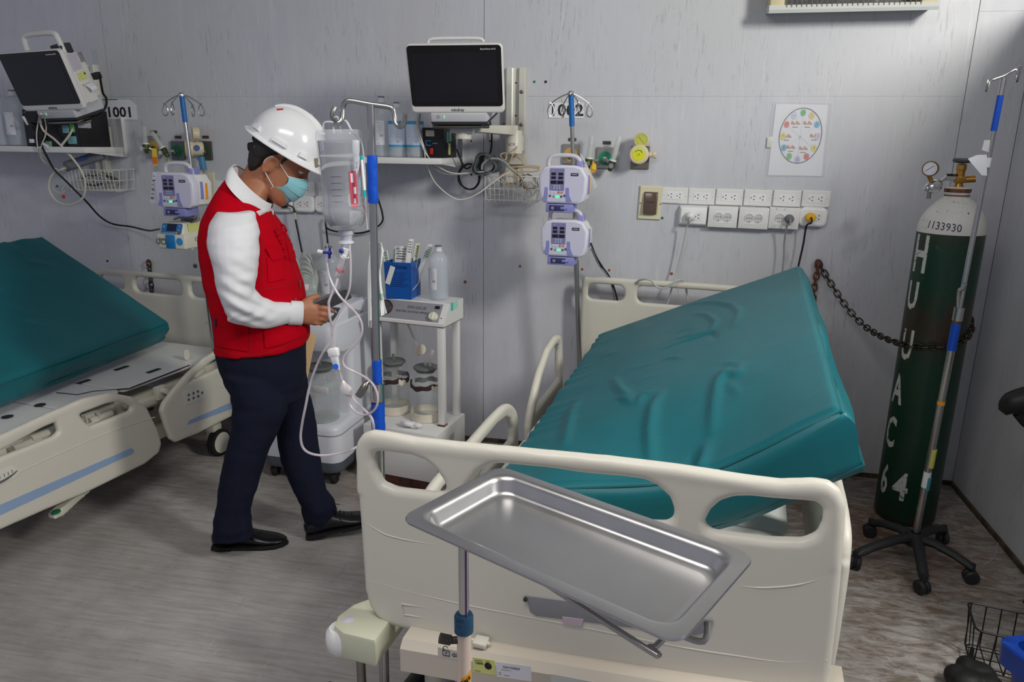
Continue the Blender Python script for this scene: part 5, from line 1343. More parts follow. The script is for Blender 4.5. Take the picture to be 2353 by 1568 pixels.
obj('pen_loop', G().tube([q(53, 268, .30), q(54, 260, .31), q(58, 256, .33)], .003, 6), PL_BLACK, t)
t = thing('tied_cable', 'black cord bundle with white tag beside the left stabilizer', 'cord', q(78, 320, .30))
obj('cord', G().tube([q(66, 283, .27), q(80, 290, .28), q(86, 310, .29), q(84, 335, .29), q(76, 325, .29), q(80, 305, .29), q(74, 292, .28)], .005, 7), CABLE_K, t)
obj('cord_tag', G().box(q(73, 324, .31), (.028, .002, .018), .0005), PAPER, t)
obj('cord_tag', G().box((0, 0, 0), (.034, .002, .014), .0005, 1, Mx.Translation(q(105, 334, .32)) @ Mx.Rotation(.5, 4, 'Y')), PAPER, t)
# ================================================================== infusion poles and pumps by the beds
def hooks(par, top, spread, seed, n_=4, phase=.3):
 for k in range(n_):
  a = phase + k * 2 * pi / n_; c, s = cos(a), sin(a)
  P = [V((.012, 0)), V((.045, -.004 - .01 * spread)), V((.085, -.02 - .02 * spread)), V((.100, -.05 - .02 * spread)), V((.090, -.070 - .02 * spread)), V((.076, -.062 - .02 * spread)), V((.074, -.040 - .02 * spread)), V((.084, -.026 - .015 * spread)), V((.092, -.028 - .01 * spread))]
  obj('bag_hook', G().tube([top + V((c * p.x, s * p.x, p.y - .006)) for p in P], .0026, 7, False, 5), STEEL, par)
def pole(lab, pt, pb, tape, zfoot, phase):
 t = thing('infusion_pole', lab, 'pole', (pb.x, pb.y, zfoot), group='infusion poles fixed to the beds')
 d = (pb - pt).normalized(); foot_ = pt + d * ((zfoot - pt.z) / d.z)
 obj('upper_tube', G().cyl(pt, foot_, .0088, n=18), STEEL, t)
 mid = pt + d * .70
 obj('lower_tube', G().cyl(mid, foot_, .0112, n=18), STEEL, t)
 obj('tape_wrap', G().cyl(pt + d * .012, pt + d * tape, .0112, n=18), BLUE_TAPE2, t)
 obj('hook_hub', G().lathe([(.0001, .006), (.010, .004), (.013, -.004), (.013, -.012), (.0001, -.012)], 16, Mx.Translation(pt)), CHROME, t)
 hooks(t, pt, 1.0, 1, 4, phase)
 return t, d
pt, pb = at(1312, 212, Y=3.16), at(1331, 815, Y=3.20)
P2, d2 = pole('steel infusion pole with sky blue tape behind two white pumps', pt, pb, .135, .46, .5)
obj('hanging_label', G().sheet(lambda u, v_: pt + d2 * (.30 + .14 * v_) + V((-.03 + .036 * u + .012 * sin(v_ * 3), -.012, 0)), 4, 8, .0006), mat('film_label', (224, 224, 226), .3, alpha=.75), P2)
pt3, pb3 = at(417, 215, Y=3.10), at(497, 832, Y=3.08)
P1, d1 = pole('steel infusion pole with sky blue tape behind the man at left', pt3, pb3, .125, .44, 0.1)
obj('tape_wrap', G().cyl(pt3 + d1 * .62, pt3 + d1 * .70, .0135, n=16), BLUE_TAPE, P1)
def infusion_pump(lab, p, rz, sticker):
 t = thing('infusion_pump', lab, 'pump', (0, 0, 0), 0, 'white infusion pumps on poles')
 W_, H_ = .200, .152
 body = [(-W_ / 2 + .028, 0), (W_ / 2 - .028, 0), (W_ / 2 - .010, .012), (W_ / 2 - .002, .045), (W_ / 2, H_ - .045), (W_ / 2 - .022, H_ - .008), (W_ / 2 - .05, H_), (-W_ / 2 + .05, H_), (-W_ / 2 + .022, H_ - .008), (-W_ / 2, H_ - .045), (-W_ / 2 + .002, .045), (-W_ / 2 + .010, .012)]
 g = G().prism(body, 0.0, .045, WALLM @ Mx.Translation((0, 0, -.045)), .007, 3)
 fd = obj('front_door', g, PL_LILAC, t)
 g = G().prism([(x * .97, z * .96 + .003) for x, z in body], 0, .100, WALLM @ Mx.Translation((0, 0, -.138)), .010, 3)
 obj('rear_case', g, PL_WHITE, t)
 obj('door_panel', G().prism([(x * .90, .008 + z * .90) for x, z in body], 0, .0015, WALLM @ Mx.Translation((0, 0, .0002))), PL_LILAC2, t)
 kp = obj('key_panel', G().plate(rrect(.060, .088, .002, -.022, .096), [], .002, .0005, WALLM @ Mx.Translation((0, 0, .0022))), mat('violet_panel', (128, 128, 172), .4), t)
 f_ = WALLM @ Mx.Translation((0, 0, .0034))
 for z in (.118, .103):
  for x in (-.037, -.007): obj('display_window', G().box((x, z, 0), (.019, .0105, .001), 0, 1, f_), mat('dark_display', (34, 26, 30), .15), kp)
 for x in (-.036, -.008): obj('display_window', G().box((x, .085, 0), (.025, .0135, .001), 0, 1, f_), mat('dark_display', (34, 26, 30), .15), kp)
 g = G()
 for z in (.070, .061):
  for x in (-.033, -.022, -.011): g.lathe([(.0038, 0), (.0038, .0012), (.0001, .0014)], 12, f_ @ Mx.Translation((x, z, 0)))
 obj('soft_key', g, mat('pale_key', (176, 178, 214), .4), kp, kind='stuff')
 g = G().text('--', .012, f_ @ Mx.Translation((-.040, .133, 0)), .0002)
 obj('red_led', g, mat('red_led', (240, 110, 80), .4, emit=1.0), kp)
 g = G().text('---', .010, f_ @ Mx.Translation((-.012, .133, 0)), .0002)
 obj('lettering', g, mat('pale_key', (176, 178, 214), .4), kp)
 f2_ = WALLM @ Mx.Translation((0, 0, .0020))
 for x, z, c, nm in ((-.043, .044, (214, 214, 222), 'pale_button'), (-.030, .044, (214, 214, 222), 'pale_button'), (-.014, .045, (196, 118, 110), 'red_button'), (-.001, .045, (222, 140, 70), 'orange_button'), (-.050, .030, (74, 84, 128), 'navy_button'), (-.003, .028, (74, 96, 140), 'navy_button2'), (.010, .032, (74, 84, 128), 'navy_button'), (-.034, .028, (150, 150, 150), 'grey_button')):
  obj('push_button', G().lathe([(.0048, 0), (.0048, .0014), (.0001, .0018)], 14, f2_ @ Mx.Translation((x, z, 0))), mat(nm, c, .4), t)
 obj('running_light', G().box((-.019, .027, .0005), (.015, .007, .001), 0, 1, f2_), mat('green_lamp', (66, 238, 140), .4, emit=1.6), t)
 for s in (-1, 1):
  x0 = -.022 + s * .046
  g = G().prism([(x0 - s * .008, .064), (x0 + s * .004, .064), (x0 + s * .006, .034), (x0 + s * .018, .008), (x0 - s * .006, .008), (x0 - s * .008, .03)][:: (1 if s > 0 else -1)], 0, .0016, f2_)
  obj('violet_inlay', g, PL_VIOLET, t)
 br_ = obj('brand_plate', G().box((.050, .117, .001), (.030, .011, .0012), 0, 1, f2_), INK, t)
 obj('printed_line', G().box((.050, .117, .002), (.022, .0035, .0004), 0, 1, f2_), mat('pale_key', (176, 178, 214), .4), br_)
 obj('side_grip', G().box((W_ / 2 - .004, .062, .075), (.008, .016, .075), .002), PL_VIOLET, t)
 hd = G().tube([(-.072, .055, H_ - .012), (-.070, .050, H_ + .018), (-.052, .048, H_ + .036), (0, .047, H_ + .040), (.040, .048, H_ + .036), (.060, .050, H_ + .018), (.064, .055, H_ - .012)], .0085, 10, False, 6)
 obj('carry_handle', hd, mat('clear_lilac', (224, 222, 234), .25, alpha=.85), t)
 g = G().box((.058, .07, H_ + .004), (.024, .06, .034), .008)
 obj('handle_root', g, PL_VIOLET, t)
 g = G().box((-.012, .05, -.020), (.115, .09, .036), .004)
 cl = obj('pole_clamp', g, PL_VIOLET, t)
 obj('clamp_recess', G().box((-.022, .004, -.019), (.062, .004, .022), .001), mat('dark_violet', (52, 52, 92), .5), cl)
 obj('clamp_dial', G().cyl((-.005, .012, -.019), (.022, .012, -.019), .011, n=16), PL_VIOLET, cl)
 obj('clamp_screw', G().box((-.040, .004, -.020), (.014, .006, .014), .003), PL_GREY, cl)
 if sticker:
  obj('orange_label', G().box((W_ / 2 - .0035, .095, .070), (.0012, .016, .070), 0).box((W_ / 2 - .0025, .095, .070), (.0005, .012, .06)), ORANGE, t)
 t.location = p; t.rotation_euler = (0, 0, rz)
 return t
p = at(1291, 468, Y=3.02); pumpA = infusion_pump('upper white infusion pump with orange label on the pole by the 1002 sign', (0, 0, 0), 0, True)
RZP = radians(-4)
pumpA.location = p; pumpA.rotation_euler = (0, 0, RZP)
p = at(1294, 590, Y=3.03)
pumpB = clone(pumpA, p, RZP, 'lower white infusion pump below the other on the pole by the 1002 sign')
for c in list(pumpB.children):
 if c.name.startswith('orange_label'): bpy.data.objects.remove(c)
p = at(403, 478, Y=2.90)
pumpC = clone(pumpA, p, radians(-3), 'white infusion pump with orange label on the left pole above the blue pump')
single('pump_cable', G().tube([at(1358, 560, Y=3.12), wp(1370, 590, .15), wp(1385, 615, .10), wp(1400, 636, .08), wp(1412, 665, .08), wp(1421, 700, .08)], .0042, 8), CABLE_K, 'black pump cord falling behind the headboard of the right bed', 'cable')
single('pump_cable', G().tube([at(1358, 570, Y=3.12), wp(1374, 605, .12), wp(1392, 630, .10), wp(1404, 650, .08), wp(1414, 700, .06)], .0036, 8), CABLE_G, 'grey pump cord beside the black one at the right headboard', 'cable')
single('bed_cable', G().tube([wp(1455, 700, .10), wp(1457, 670, .11), wp(1464, 648, .14), wp(1480, 642, .17), wp(1496, 645, .18), wp(1510, 660, .18), wp(1530, 662, .175), wp(1548, 650, .18), wp(1562, 643, .17), wp(1574, 652, .12), wp(1580, 690, .10)], .0045, 8), mat('pale_cord', (186, 190, 186), .5), 'pale cord wound over the top bar of the right headboard', 'cable')
t = thing('card_tag', 'grey card with orange corner hanging behind the upper white pump', 'tag', at(1355, 400, Y=3.15))
a_, b_, c_, d_ = at(1331, 352, Y=3.14), at(1338, 356, Y=3.14), at(1373, 428, Y=3.16), at(1366, 436, Y=3.16)
obj('card', G().quad([d_, c_, b_, a_], .001), mat('grey_card', (206, 206, 206), .5), t)
obj('string', G().tube([a_, at(1335, 376, Y=3.10), at(1345, 375, Y=3.08)], .0012, 5), CABLE_K, t)
t = thing('instruction_card', 'white instruction card hung behind the left white pump', 'card', at(355, 460, Y=3.0))
q4 = [at(344, 467, Y=3.0), at(380, 467, Y=3.0), at(384, 396, Y=3.02), at(351, 395, Y=3.02)]
o = obj('card', G().quad(q4, .001), PAPER, t)
g = G()
for k in range(6): g.box(at(354 - k * .9, 405 + k * 10, Y=2.994), (.014, .001, .006 if k % 2 else .003))
obj('printed_line', g, INK_GREY, o, kind='stuff')
# cream and blue feeding pump on the left pole
p = at(396, 573, Y=2.93); M_ = Mx.Translation(p) @ rotz(radians(-4))
t = thing('feeding_pump', 'cream and blue feeding pump below the white one on the left pole', 'pump', p, radians(-4))
CRP = mat('cream_pump', (222, 220, 202), .4, var=.03)
g = G().hexa([(-.078, 0, .0), (.072, 0, .0), (.072, .15, .0), (-.078, .15, .0), (-.080, 0, .068), (.074, 0, .068), (.074, .15, .068), (-.080, .15, .068)], .008, 3, M_)
obj('lower_case', g, CRP, t)
g = G().hexa([(-.064, .004, .062), (.060, .004, .062), (.068, .15, .062), (-.064, .15, .062), (-.054, .026, .118), (.052, .026, .118), (.058, .145, .118), (-.054, .145, .118)], .008, 3, M_)
obj('upper_case', g, CRP, t)
S = M_ @ frame((-.003, .003, .0655), (1, 0, 0), V((0, .022, .05)))
kp = obj('blue_keypad', G().plate(rrect(.108, .050, .008, 0, .027), [], .003, .0008, S), mat('blue_panel', (50, 116, 176), .4), t)
obj('screen', G().plate(rrect(.052, .034, .002, 0, .033), [], .002, .0005, S @ Mx.Translation((0, 0, .0015))), mat('navy_screen', (34, 40, 64), .2), kp)
g = G()
for x, y in ((-.042, .006), (-.030, .006), (-.018, .006), (-.006, .006), (.006, .006), (.018, .006), (-.042, .036), (.040, .022), (.040, .04)): g.lathe([(.0042, 0), (.0042, .0012), (.0001, .0014)], 10, S @ Mx.Translation((x, y, .0014)))
obj('soft_key', g, mat('pale_blue_key', (140, 180, 214), .4), kp, kind='stuff')
for x, c, nm in ((.030, (150, 200, 80), 'lime_button'), (.046, (196, 40, 70), 'crimson_button')): obj('push_button', G().lathe([(.0048, 0), (.0048, .0016), (.0001, .002)], 12, S @ Mx.Translation((x, .008, .0014))), mat(nm, c, .4), t)
obj('blue_door', G().box((-.004, -.001, .034), (.050, .006, .062), .003, 2, M_), mat('bright_blue', (30, 124, 190), .4), t)
obj('round_sticker', G().lathe([(.017, 0), (.017, .0012), (.0001, .0013)], 24, M_ @ Mx.Translation((.044, -.0005, .036)) @ WALLM), mat('sky_sticker', (60, 150, 220), .4), t)
obj('lettering', G().text('UCI', .034, M_ @ Mx.Translation((-.055, -.001, .030)) @ WALLM, .0003, bold=.0006).text('VARON', .013, M_ @ Mx.Translation((-.052, -.0012, .044)) @ WALLM, .0003), INK_GREY, t)
obj('lettering', G().text('12', .026, M_ @ Mx.Translation((.0745, .075, .040)) @ rotz(pi / 2) @ WALLM, .0003), INK, t)
obj('asset_sticker', G().box((.062, .085, .093), (.003, .085, .038), .0005, 1, M_ @ Mx.Translation((0, 0, 0))), PAPER_Y, t)
obj('case_foot', G().cyl((.055, .06, -.006), (.055, .06, .004), .009, n=12, m=M_), CRP, t)
obj('pole_bracket', G().box((.0, .165, .06), (.05, .05, .05), .005, 2, M_), PL_GREY, t)
t = thing('cable_clamp', 'grey metal clamp bundle between the two left pumps', 'clamp', at(430, 497, Y=3.0))
obj('clamp_jaw', G().tube([at(400, 504, Y=2.99), at(425, 497, Y=2.98), at(450, 500, Y=3.0), at(440, 510, Y=3.0), at(425, 505, Y=3.0)], .005, 7), STEEL_D, t)
obj('clamp_block', G().box(at(436, 505, Y=3.03), (.07, .04, .02), .004), PL_GREY, t)
# ---- chains on the wall
CHAIN = mat('dark_chain', (70, 64, 58), .45, .8, var=.2, dirt=(96, 60, 40), dscale=60, dlo=.55, dhi=.7)
CHAINR = mat('rusty_chain', (118, 72, 48), .6, .5, var=.25)
def chain(name, lab, pts, mt, L_=.034, r=.0032, hook=True):
 P = spline(pts, 24); lens = [0]
 for a, b in zip(P, P[1:]): lens.append(lens[-1] + (b - a).length)
 t = thing(name, lab, 'chain', pts[0]); pitch = L_ * .72; n_ = int(lens[-1] / pitch); j = 0
 base = None
 for k in range(n_ + 1):
  s = k * pitch
  while j < len(P) - 2 and lens[j + 1] < s: j += 1
  f_ = (s - lens[j]) / max(1e-6, lens[j + 1] - lens[j]); c = P[j].lerp(P[j + 1], f_); d = (P[j + 1] - P[j]).normalized()
  u = d.cross(V((0, 1, 0)));  u = u.normalized() if u.length > .1 else d.orthogonal().normalized(); w_ = d.cross(u)
  if k % 2: u = w_
  F = frame(c, d, u)
  if base is None:
   h, b_ = L_ / 2, L_ * .30
   loop = [(-h + b_, -b_, 0), (h - b_, -b_, 0), (h - b_ * .3, -b_ * .7, 0), (h, 0, 0), (h - b_ * .3, b_ * .7, 0), (h - b_, b_, 0), (-h + b_, b_, 0), (-h + b_ * .3, b_ * .7, 0), (-h, 0, 0), (-h + b_ * .3, -b_ * .7, 0)]
   base = obj('chain_link', G().tube(loop, r, 6, True, 2), mt, None); lk = base
  else:
   lk = base.copy(); COL.objects.link(lk)
  lk.parent = t; lk.matrix_basis = wm(t).inverted() @ F
 if hook:
  obj('eye_bolt', G().tube([pts[0] + V((0, .02, .004)), pts[0] + V((-.008, 0, .01)), pts[0] + V((0, -.012, .002)), pts[0] + V((.006, -.004, -.008))], .004, 7), CHAINR, t)
 return t
# ================================================================== machines between the beds
GLASS = mat('clear_glass', (214, 222, 220), .04, var=.01, alpha=.13)
GLASS2 = mat('glass_base', (206, 214, 212), .08, var=.02, alpha=.42)
LIDG = mat('grey_rubber_lid', (104, 110, 108), .55, var=.08)
SMW = mat('machine_white', (226, 228, 236), .3, var=.02)
SUC = mat('painted_steel_white', (226, 226, 224), .35, var=.03, dirt=(176, 150, 120), dscale=26, dlo=.70, dhi=.78)
RUSTE = mat('rusty_edge', (120, 72, 40), .75, var=.35, scale=60, dirt=(60, 40, 28), dscale=40, dlo=.45, dhi=.6)
def jar(par, M_, r, h, tint=None, pipes=1):
 prof = [(.0001, .004), (r * .94, .0), (r, .006), (r, h * .60), (r * .97, h * .66), (r * .80, h * .76), (r * .66, h * .82), (r * .64, h * .88), (r * .70, h * .92)]
 j = obj('glass_jar', G().lathe(prof, 32, M_), GLASS, par)
 obj('jar_base', G().lathe([(.0001, .002), (r * .95, .002), (r * .97, .012), (r * .5, .016), (.0001, .014)], 28, M_), GLASS2, j)
 l = obj('jar_lid', G().lathe([(r * .60, h * .86), (r * .66, h * .90), (r * .76, h * .91), (r * .80, h * .925), (r * .80, h * .945), (r * .74, h * .96), (.0001, h * .965)], 30, M_), LIDG, par)
 g = G()
 for k in range(pipes): g.cyl((k * .022 - .0, .0, h * .95), (k * .022 - .0, .0, h * 1.07), .0075, .006, 12, M_)
 obj('lid_pipe', g, LIDG if pipes == 1 else GLASS2, l)
 g = G()
 for k in range(12): g.tube([V((r * 1.002 * cos(a), r * 1.002 * sin(a), h * (.16 + .032 * k))) for a in (-1.75, -1.6, -1.45)], .0006, 4, False, 1, M_)
 obj('scale_mark', g, PL_GREY, j, kind='stuff')
 return j
# ---- white plastic suction unit beside the man
MS = Mx.Translation(V((-1.345, 2.775, 0))) @ rotz(radians(-3))        # front right corner on the floor
t = thing('suction_machine', 'white plastic suction machine on casters with logo, right of the man', 'suction machine', (-1.345, 2.775, 0), radians(-3))
WM, DM = .40, .40
def rr3(x0, x1, y0, y1, r, z): return [V((px_, py_, z)) for px_, py_ in rrect(x1 - x0, y1 - y0, r, (x0 + x1) / 2, (y0 + y1) / 2, 6)]
lo = lambda z, k=0, r=.05: rr3(-WM + k, -k, k, DM - k, r, z)
obj('grey_skirt', G().loft([lo(.055, .02), lo(.06, .012), lo(.075, .006), lo(.115, .0)], True, MS), mat('slate_plastic', (92, 100, 110), .4), t)
b = obj('lower_cabinet', G().loft([lo(.114, .001), lo(.13, 0), lo(.26, 0), lo(.275, .003), lo(.285, .010), lo(.29, .02)], True, MS), SMW, t)
g = G().tube(lo(.245, -.0006), .0022, 6, True, 1, MS)
obj('cabinet_seam', g, PL_GREY, b)
S = MS @ Mx.Translation((-.155, -.0012, .195)) @ WALLM
g = G().text('MA', .034, S @ Mx.Translation((-.002, 0, 0)), .0004, bold=.0006).text('S', .046, S @ Mx.Translation((-.036, -.001, 0)), .0004, bold=.0006).text('F', .046, S @ Mx.Translation((.032, -.005, 0)), .0004, bold=.0006)
g.tube([V((.052 * cos(a), .034 * sin(a), .0004)) for a in [pi * .28 + k * .12 for k in range(15)]], .0014, 6, False, 1, S)
g.tube([V((.052 * cos(a), .034 * sin(a), .0004)) for a in [pi * 1.28 + k * .12 for k in range(13)]], .0014, 6, False, 1, S)
obj('logo', g, mat('navy_ink', (40, 56, 92), .5), b)
col = obj('rear_column', G().loft([rr3(-WM + .01, -.005, .17, DM, .03, z) for z in (.28, .5, .66)], True, MS), SMW, t)
hd_ = lambda z, f: rr3(-WM + .0, -.0, f, DM, .045, z)
obj('upper_head', G().loft([hd_(.615, .055), hd_(.625, .030), hd_(.66, .012), hd_(.72, .010), hd_(.735, .016)], True, MS), SMW, t)
g = G().hexa([(-WM + .015, .018, .73), (-.012, .018, .73), (-.012, DM - .005, .73), (-WM + .015, DM - .005, .73), (-WM + .015, .04, .742), (-.012, .04, .742), (-.012, .17, .800), (-WM + .015, .17, .800)], .008, 3, MS)
g.hexa([(-WM + .015, .165, .73), (-.012, .165, .73), (-.012, DM - .005, .73), (-WM + .015, DM - .005, .73), (-WM + .015, .165, .800), (-.012, .165, .800), (-.012, DM - .005, .800), (-WM + .015, DM - .005, .800)], .010, 3, MS)
obj('top_shell', g, SMW, t)
SP = MS @ frame((-WM / 2 - .004, .105, .7725), (1, 0, 0), V((0, .13, .058)))
pn = obj('control_panel', G().plate(rrect(WM - .05, .105, .014), [], .003, .001, SP), mat('charcoal_panel', (66, 68, 72), .4), t)
ga = obj('vacuum_gauge', G().lathe([(.034, 0), (.034, .008), (.030, .010), (.029, .008), (.0001, .008)], 30, SP @ Mx.Translation((.06, 0, .0015))), mat('pale_gauge', (206, 210, 212), .25), t)
obj('gauge_needle', G().box((0, 0, .009), (.026, .006, .001), .0003, 1, SP @ Mx.Translation((.06, 0, .0015)) @ rotz(-.2)), INK, ga)
kn = obj('control_knob', G().lathe([(.023, 0), (.023, .018), (.020, .020), (.0001, .0205)], 24, SP @ Mx.Translation((.137, 0, .0015))), PL_WHITE, t)
obj('panel_mark', G().tube([V((.137 + .032 * cos(a), .032 * sin(a), .002)) for a in (.4, .6, .8, 1.0)], .002, 6, False, 1, SP), PL_WHITE, pn)
g = G().tube([(-.18, .006, .655), (-.15, -.012, .66), (-.13, -.010, .668)], .007, 8, False, 4, MS)
obj('front_lever', g, PL_LILAC, t)
obj('port', G().lathe([(.017, 0), (.017, .006), (.010, .007), (.010, .003), (.0001, .003)], 20, MS @ Mx.Translation((-.118, .012, .672)) @ WALLM), PL_GREY, t)
obj('tray_rim', G().tube([V((px_, py_, .802)) for px_, py_ in rrect(WM - .05, .19, .03, -WM / 2, DM - .115)], .006, 8, True, 1, MS), mat('lilac_rim', (196, 198, 214), .35), t)
for k, x in enumerate((-.115, -.285)):
 MJ = MS @ Mx.Translation((x, .088, .291))
 jar(t, MJ, .076, .262)
 obj('jar_strap', G().sheet(lambda u, v_: MJ @ V((.0785 * cos(pi + pi * u * 1.0), .0785 * sin(pi + pi * u), .155 + .028 * v_ + .006 * sin(u * 9))), 18, 2, .0016), mat('clear_strap', (206, 214, 216), .25, alpha=.6), t)
obj('jar_clip', G().box((-.075, .012, .455), (.07, .008, .030), .003, 2, MS), PL_WHITE, t)
obj('suction_hose', G().tube([(-.27, .09, .56), (-.25, .05, .60), (-.19, .04, .615), (-.13, .06, .60), (-.117, .088, .572)], .006, 8, False, 6, MS), CLEAR, t)
for x, y in ((-.05, .05), (-.35, .05), (-.05, .35), (-.35, .35)):
 M_ = MS @ Mx.Translation((x, y, 0))
 w_ = obj('caster', G().cyl((0, 0, .04), (0, 0, .06), .014, n=12, m=M_).hexa([(-.02, -.026, .03), (.02, -.026, .03), (.02, .02, .03), (-.02, .02, .03), (-.016, -.02, .052), (.016, -.02, .052), (.016, .02, .052), (-.016, .02, .052)], .004, 2, M_), PL_BLACK, t)
 obj('wheel', G().lathe([(.0001, -.014), (.022, -.013), (.026, -.008), (.026, .008), (.022, .013), (.0001, .014)], 20, M_ @ Mx.Translation((0, -.006, .026)) @ Mx.Rotation(pi / 2, 4, 'Y')), RUBBER, w_)
# things lying on its top
ZT = .803
def on_ms(x, y, z=ZT): return MS @ V((x, y, z))
bottle('clear saline bottle standing on the white suction machine behind the phone', on_ms(-.105, .20, ZT - .002), .047, .255, -.1, 'white', GS)
PACK = mat('clear_packet', (222, 228, 222), .14, var=.06, scale=30, alpha=.36, bump=.6, bscale=60)
GREENP2 = mat('green_print', (40, 140, 90), .5)
rnd = random.Random(11)
for k, (x, y, w_, h_, rz_, z0, nm) in enumerate(((-.30, .12, .15, .19, .25, 0, 'crinkled clear packet of tubing nearest the red vest on the machine'), (-.23, .21, .15, .21, -.15, 0, 'crinkled clear packet of tubing at the back of the machine top'), (-.195, .13, .12, .16, .1, 0, 'crinkled clear packet with green print just above the phone'), (-.33, .23, .14, .17, .4, 0, 'crinkled clear packet at the far left of the machine top'))):
 M_ = MS @ Mx.Translation((x, y, ZT)) @ rotz(rz_)
 t2 = thing('tubing_packet', nm, 'packet', M_ @ V((0, 0, 0)), 0, 'clear packets of tubing on the suction machine')
 sd = rnd.random() * 9
 def bag(u, v_, s=1):
  px_ = (u - .5) * w_; pz = v_ * h_
  th = .030 * (sin(pi * u) ** .6) * (sin(pi * min(1, v_ * 1.02)) ** .5 if 0 < v_ < 1 else 0)
  return V((px_ * (1 - .12 * v_), s * th + .012 * noise.noise(V((u * 5, v_ * 6, sd + s))) + .06 * v_ * v_, pz * .97 + .004))
 g = G().sheet(lambda u, v_: M_ @ bag(u, v_, -1), 14, 16, .0006).sheet(lambda u, v_: M_ @ bag(u, v_, 1), 14, 16, .0006)
 obj('film', g, PACK, t2, sharp=80)
 pts = [M_ @ V((.042 * cos(a * .8) * (1 - .01 * a), .006 * sin(a * 1.7) + .02, .07 + .045 * sin(a * .8) + .003 * a)) for a in range(34)]
 obj('coiled_tube', G().tube(pts, .0026, 6, False, 3), mat('pale_tube', (224, 228, 222), .3, alpha=.8), t2)
 obj('packet_label', G().sheet(lambda u, v_: M_ @ (V(bag(.25 + .5 * u, .42 + .16 * v_, -1)) + V((0, -.002, 0))), 6, 3, .0006), PAPER, t2)
 if k == 2:
  g = G()
  for q_ in range(4): g.box((-.012 + q_ * .010, -.040, .060), (.008, .002, .010 + .004 * (q_ % 2)), 0, 1, M_)
  obj('green_print', g, GREENP2, t2, kind='stuff')
# ---- older painted steel suction apparatus
MA_ = Mx.Translation(V((-.906, 2.825, 0))) @ rotz(radians(-9))
A = lambda px, py, y: lpx(MA_, px, py, y=y)
t = thing('suction_apparatus', 'rusty white steel suction apparatus with glass jars beside the bed', 'suction apparatus', (-.906, 2.825, 0), radians(-9))
zb0, zb1 = .045, A(1008, 1003, 0).z
WB, DB = .37, .30
obj('base_box', G().box((-WB / 2, DB / 2, (zb0 + zb1) / 2), (WB, DB, zb1 - zb0), .006, 2, MA_), SUC, t)
obj('rusty_plinth', G().box((-WB / 2, DB / 2, .024), (WB - .01, DB - .01, .044), .003, 1, MA_), mat('rust_brown', (82, 48, 38), .8, var=.35, scale=40, dirt=(50, 34, 30), dscale=20, dlo=.5, dhi=.65), t)
g = G()
for k in range(9): g.box((.0005, .15 + .01 * (k % 1), .16 + k * .008), (.002, .05, .0022), 0, 1, MA_)
obj('vent_slot', g, PL_GREY, t, kind='stuff')
yc = .10
cb = A(1020, 753, yc); ct = A(1024, 700, yc + .06); zc0 = cb.z; zc1 = A(1062, 685, DB).z
xr = cb.x
for x, y in ((xr - .022, yc + .02), (xr - .022, DB - .03), (-WB + .02, yc + .02), (-WB + .02, DB - .03)):
 obj('frame_post', G().box((x, y, (zb1 + zc0) / 2), (.030, .030, zc0 - zb1), .003, 2, MA_), SUC, t)
g = G()
for x, y in ((xr - .022, yc + .02),): g.box((x, y, zb1 + .004), (.034, .034, .008), .001, 1, MA_)
obj('rusty_foot', g, RUSTE, t)
W2 = WB + .0
x0, x1 = xr - W2, xr
g = G().loft([[V((x, yc, zc0)), V((x, yc, zc0 + .012)), V((x, yc + .062, zc1)), V((x, DB, zc1)), V((x, DB, zc0))] for x in (x0, x1)], True, MA_)
con = obj('console', g, SUC, t, sharp=20)
obj('rusty_lip', G().box(((x0 + x1) / 2, (yc + DB) / 2, zc0 - .001), (W2 - .002, DB - yc - .002, .005), .001, 1, MA_), RUSTE, t)
ups = V((0, .062, zc1 - zc0 - .012)); SL = ups.length
SP = MA_ @ frame(((x0 + x1) / 2, yc + .031, (zc0 + .012 + zc1) / 2), (1, 0, 0), ups)
SP = SP @ Mx.Translation((0, 0, .0006))
pl_ = obj('control_plate', G().box((-.004, 0, 0), (W2 - .05, SL - .012, .0012), .0004, 1, SP), mat('grey_face_plate', (146, 146, 152), .4, var=.04), t)
g = G().text('DFX-23C.III', .0185, SP @ Mx.Translation((.035, .016, .001)), .0003, bold=.0003).text('ELECTRIC SUCTION APPARATUS', .0125, SP @ Mx.Translation((.030, -.006, .001)), .0003, bold=.0003)
for x in (.105, .165): g.box((x, -.022, .001), (.008, .003, .0004), 0, 1, SP)
obj('lettering', g, mat('plate_print', (84, 82, 92), .5), pl_)
obj('control_knob', G().lathe([(.020, 0), (.020, .012), (.018, .015), (.0001, .0155)], 26, SP @ Mx.Translation((.128, -.020, .0008))).box((.128, -.020, .017), (.006, .034, .006), .002, 2, SP), mat('ivory_knob', (226, 224, 206), .35), t)
obj('rocker_switch', G().box((.134, .026, .003), (.022, .013, .006), .002, 2, SP), PL_BLACK, t)
ga = obj('vacuum_gauge', G().lathe([(.034, 0), (.034, .012), (.031, .014), (.029, .010), (.0001, .010)], 30, SP @ Mx.Translation((-.115, .002, .0008))), mat('bronze_bezel', (96, 78, 70), .3, .8), t)
obj('gauge_face', G().lathe([(.029, .0105), (.029, .011), (.0001, .011)], 26, SP @ Mx.Translation((-.115, .002, .0008))).box((-.115, .002, .0125), (.03, .002, .001), 0, 1, SP @ Mx.Translation((0, 0, 0))), mat('dark_gauge_face', (80, 74, 84), .2), ga)
p_ = obj('asset_sticker', G().box((x1 + .0006, .205, zc0 + .075), (.001, .075, .034), 0, 1, MA_), mat('aqua_sticker', (170, 222, 208), .5), t)
obj('sticker_print', G().box((x1 + .0012, .180, zc0 + .075), (.001, .022, .034), 0, 1, MA_), mat('teal_print', (70, 190, 172), .5), p_)
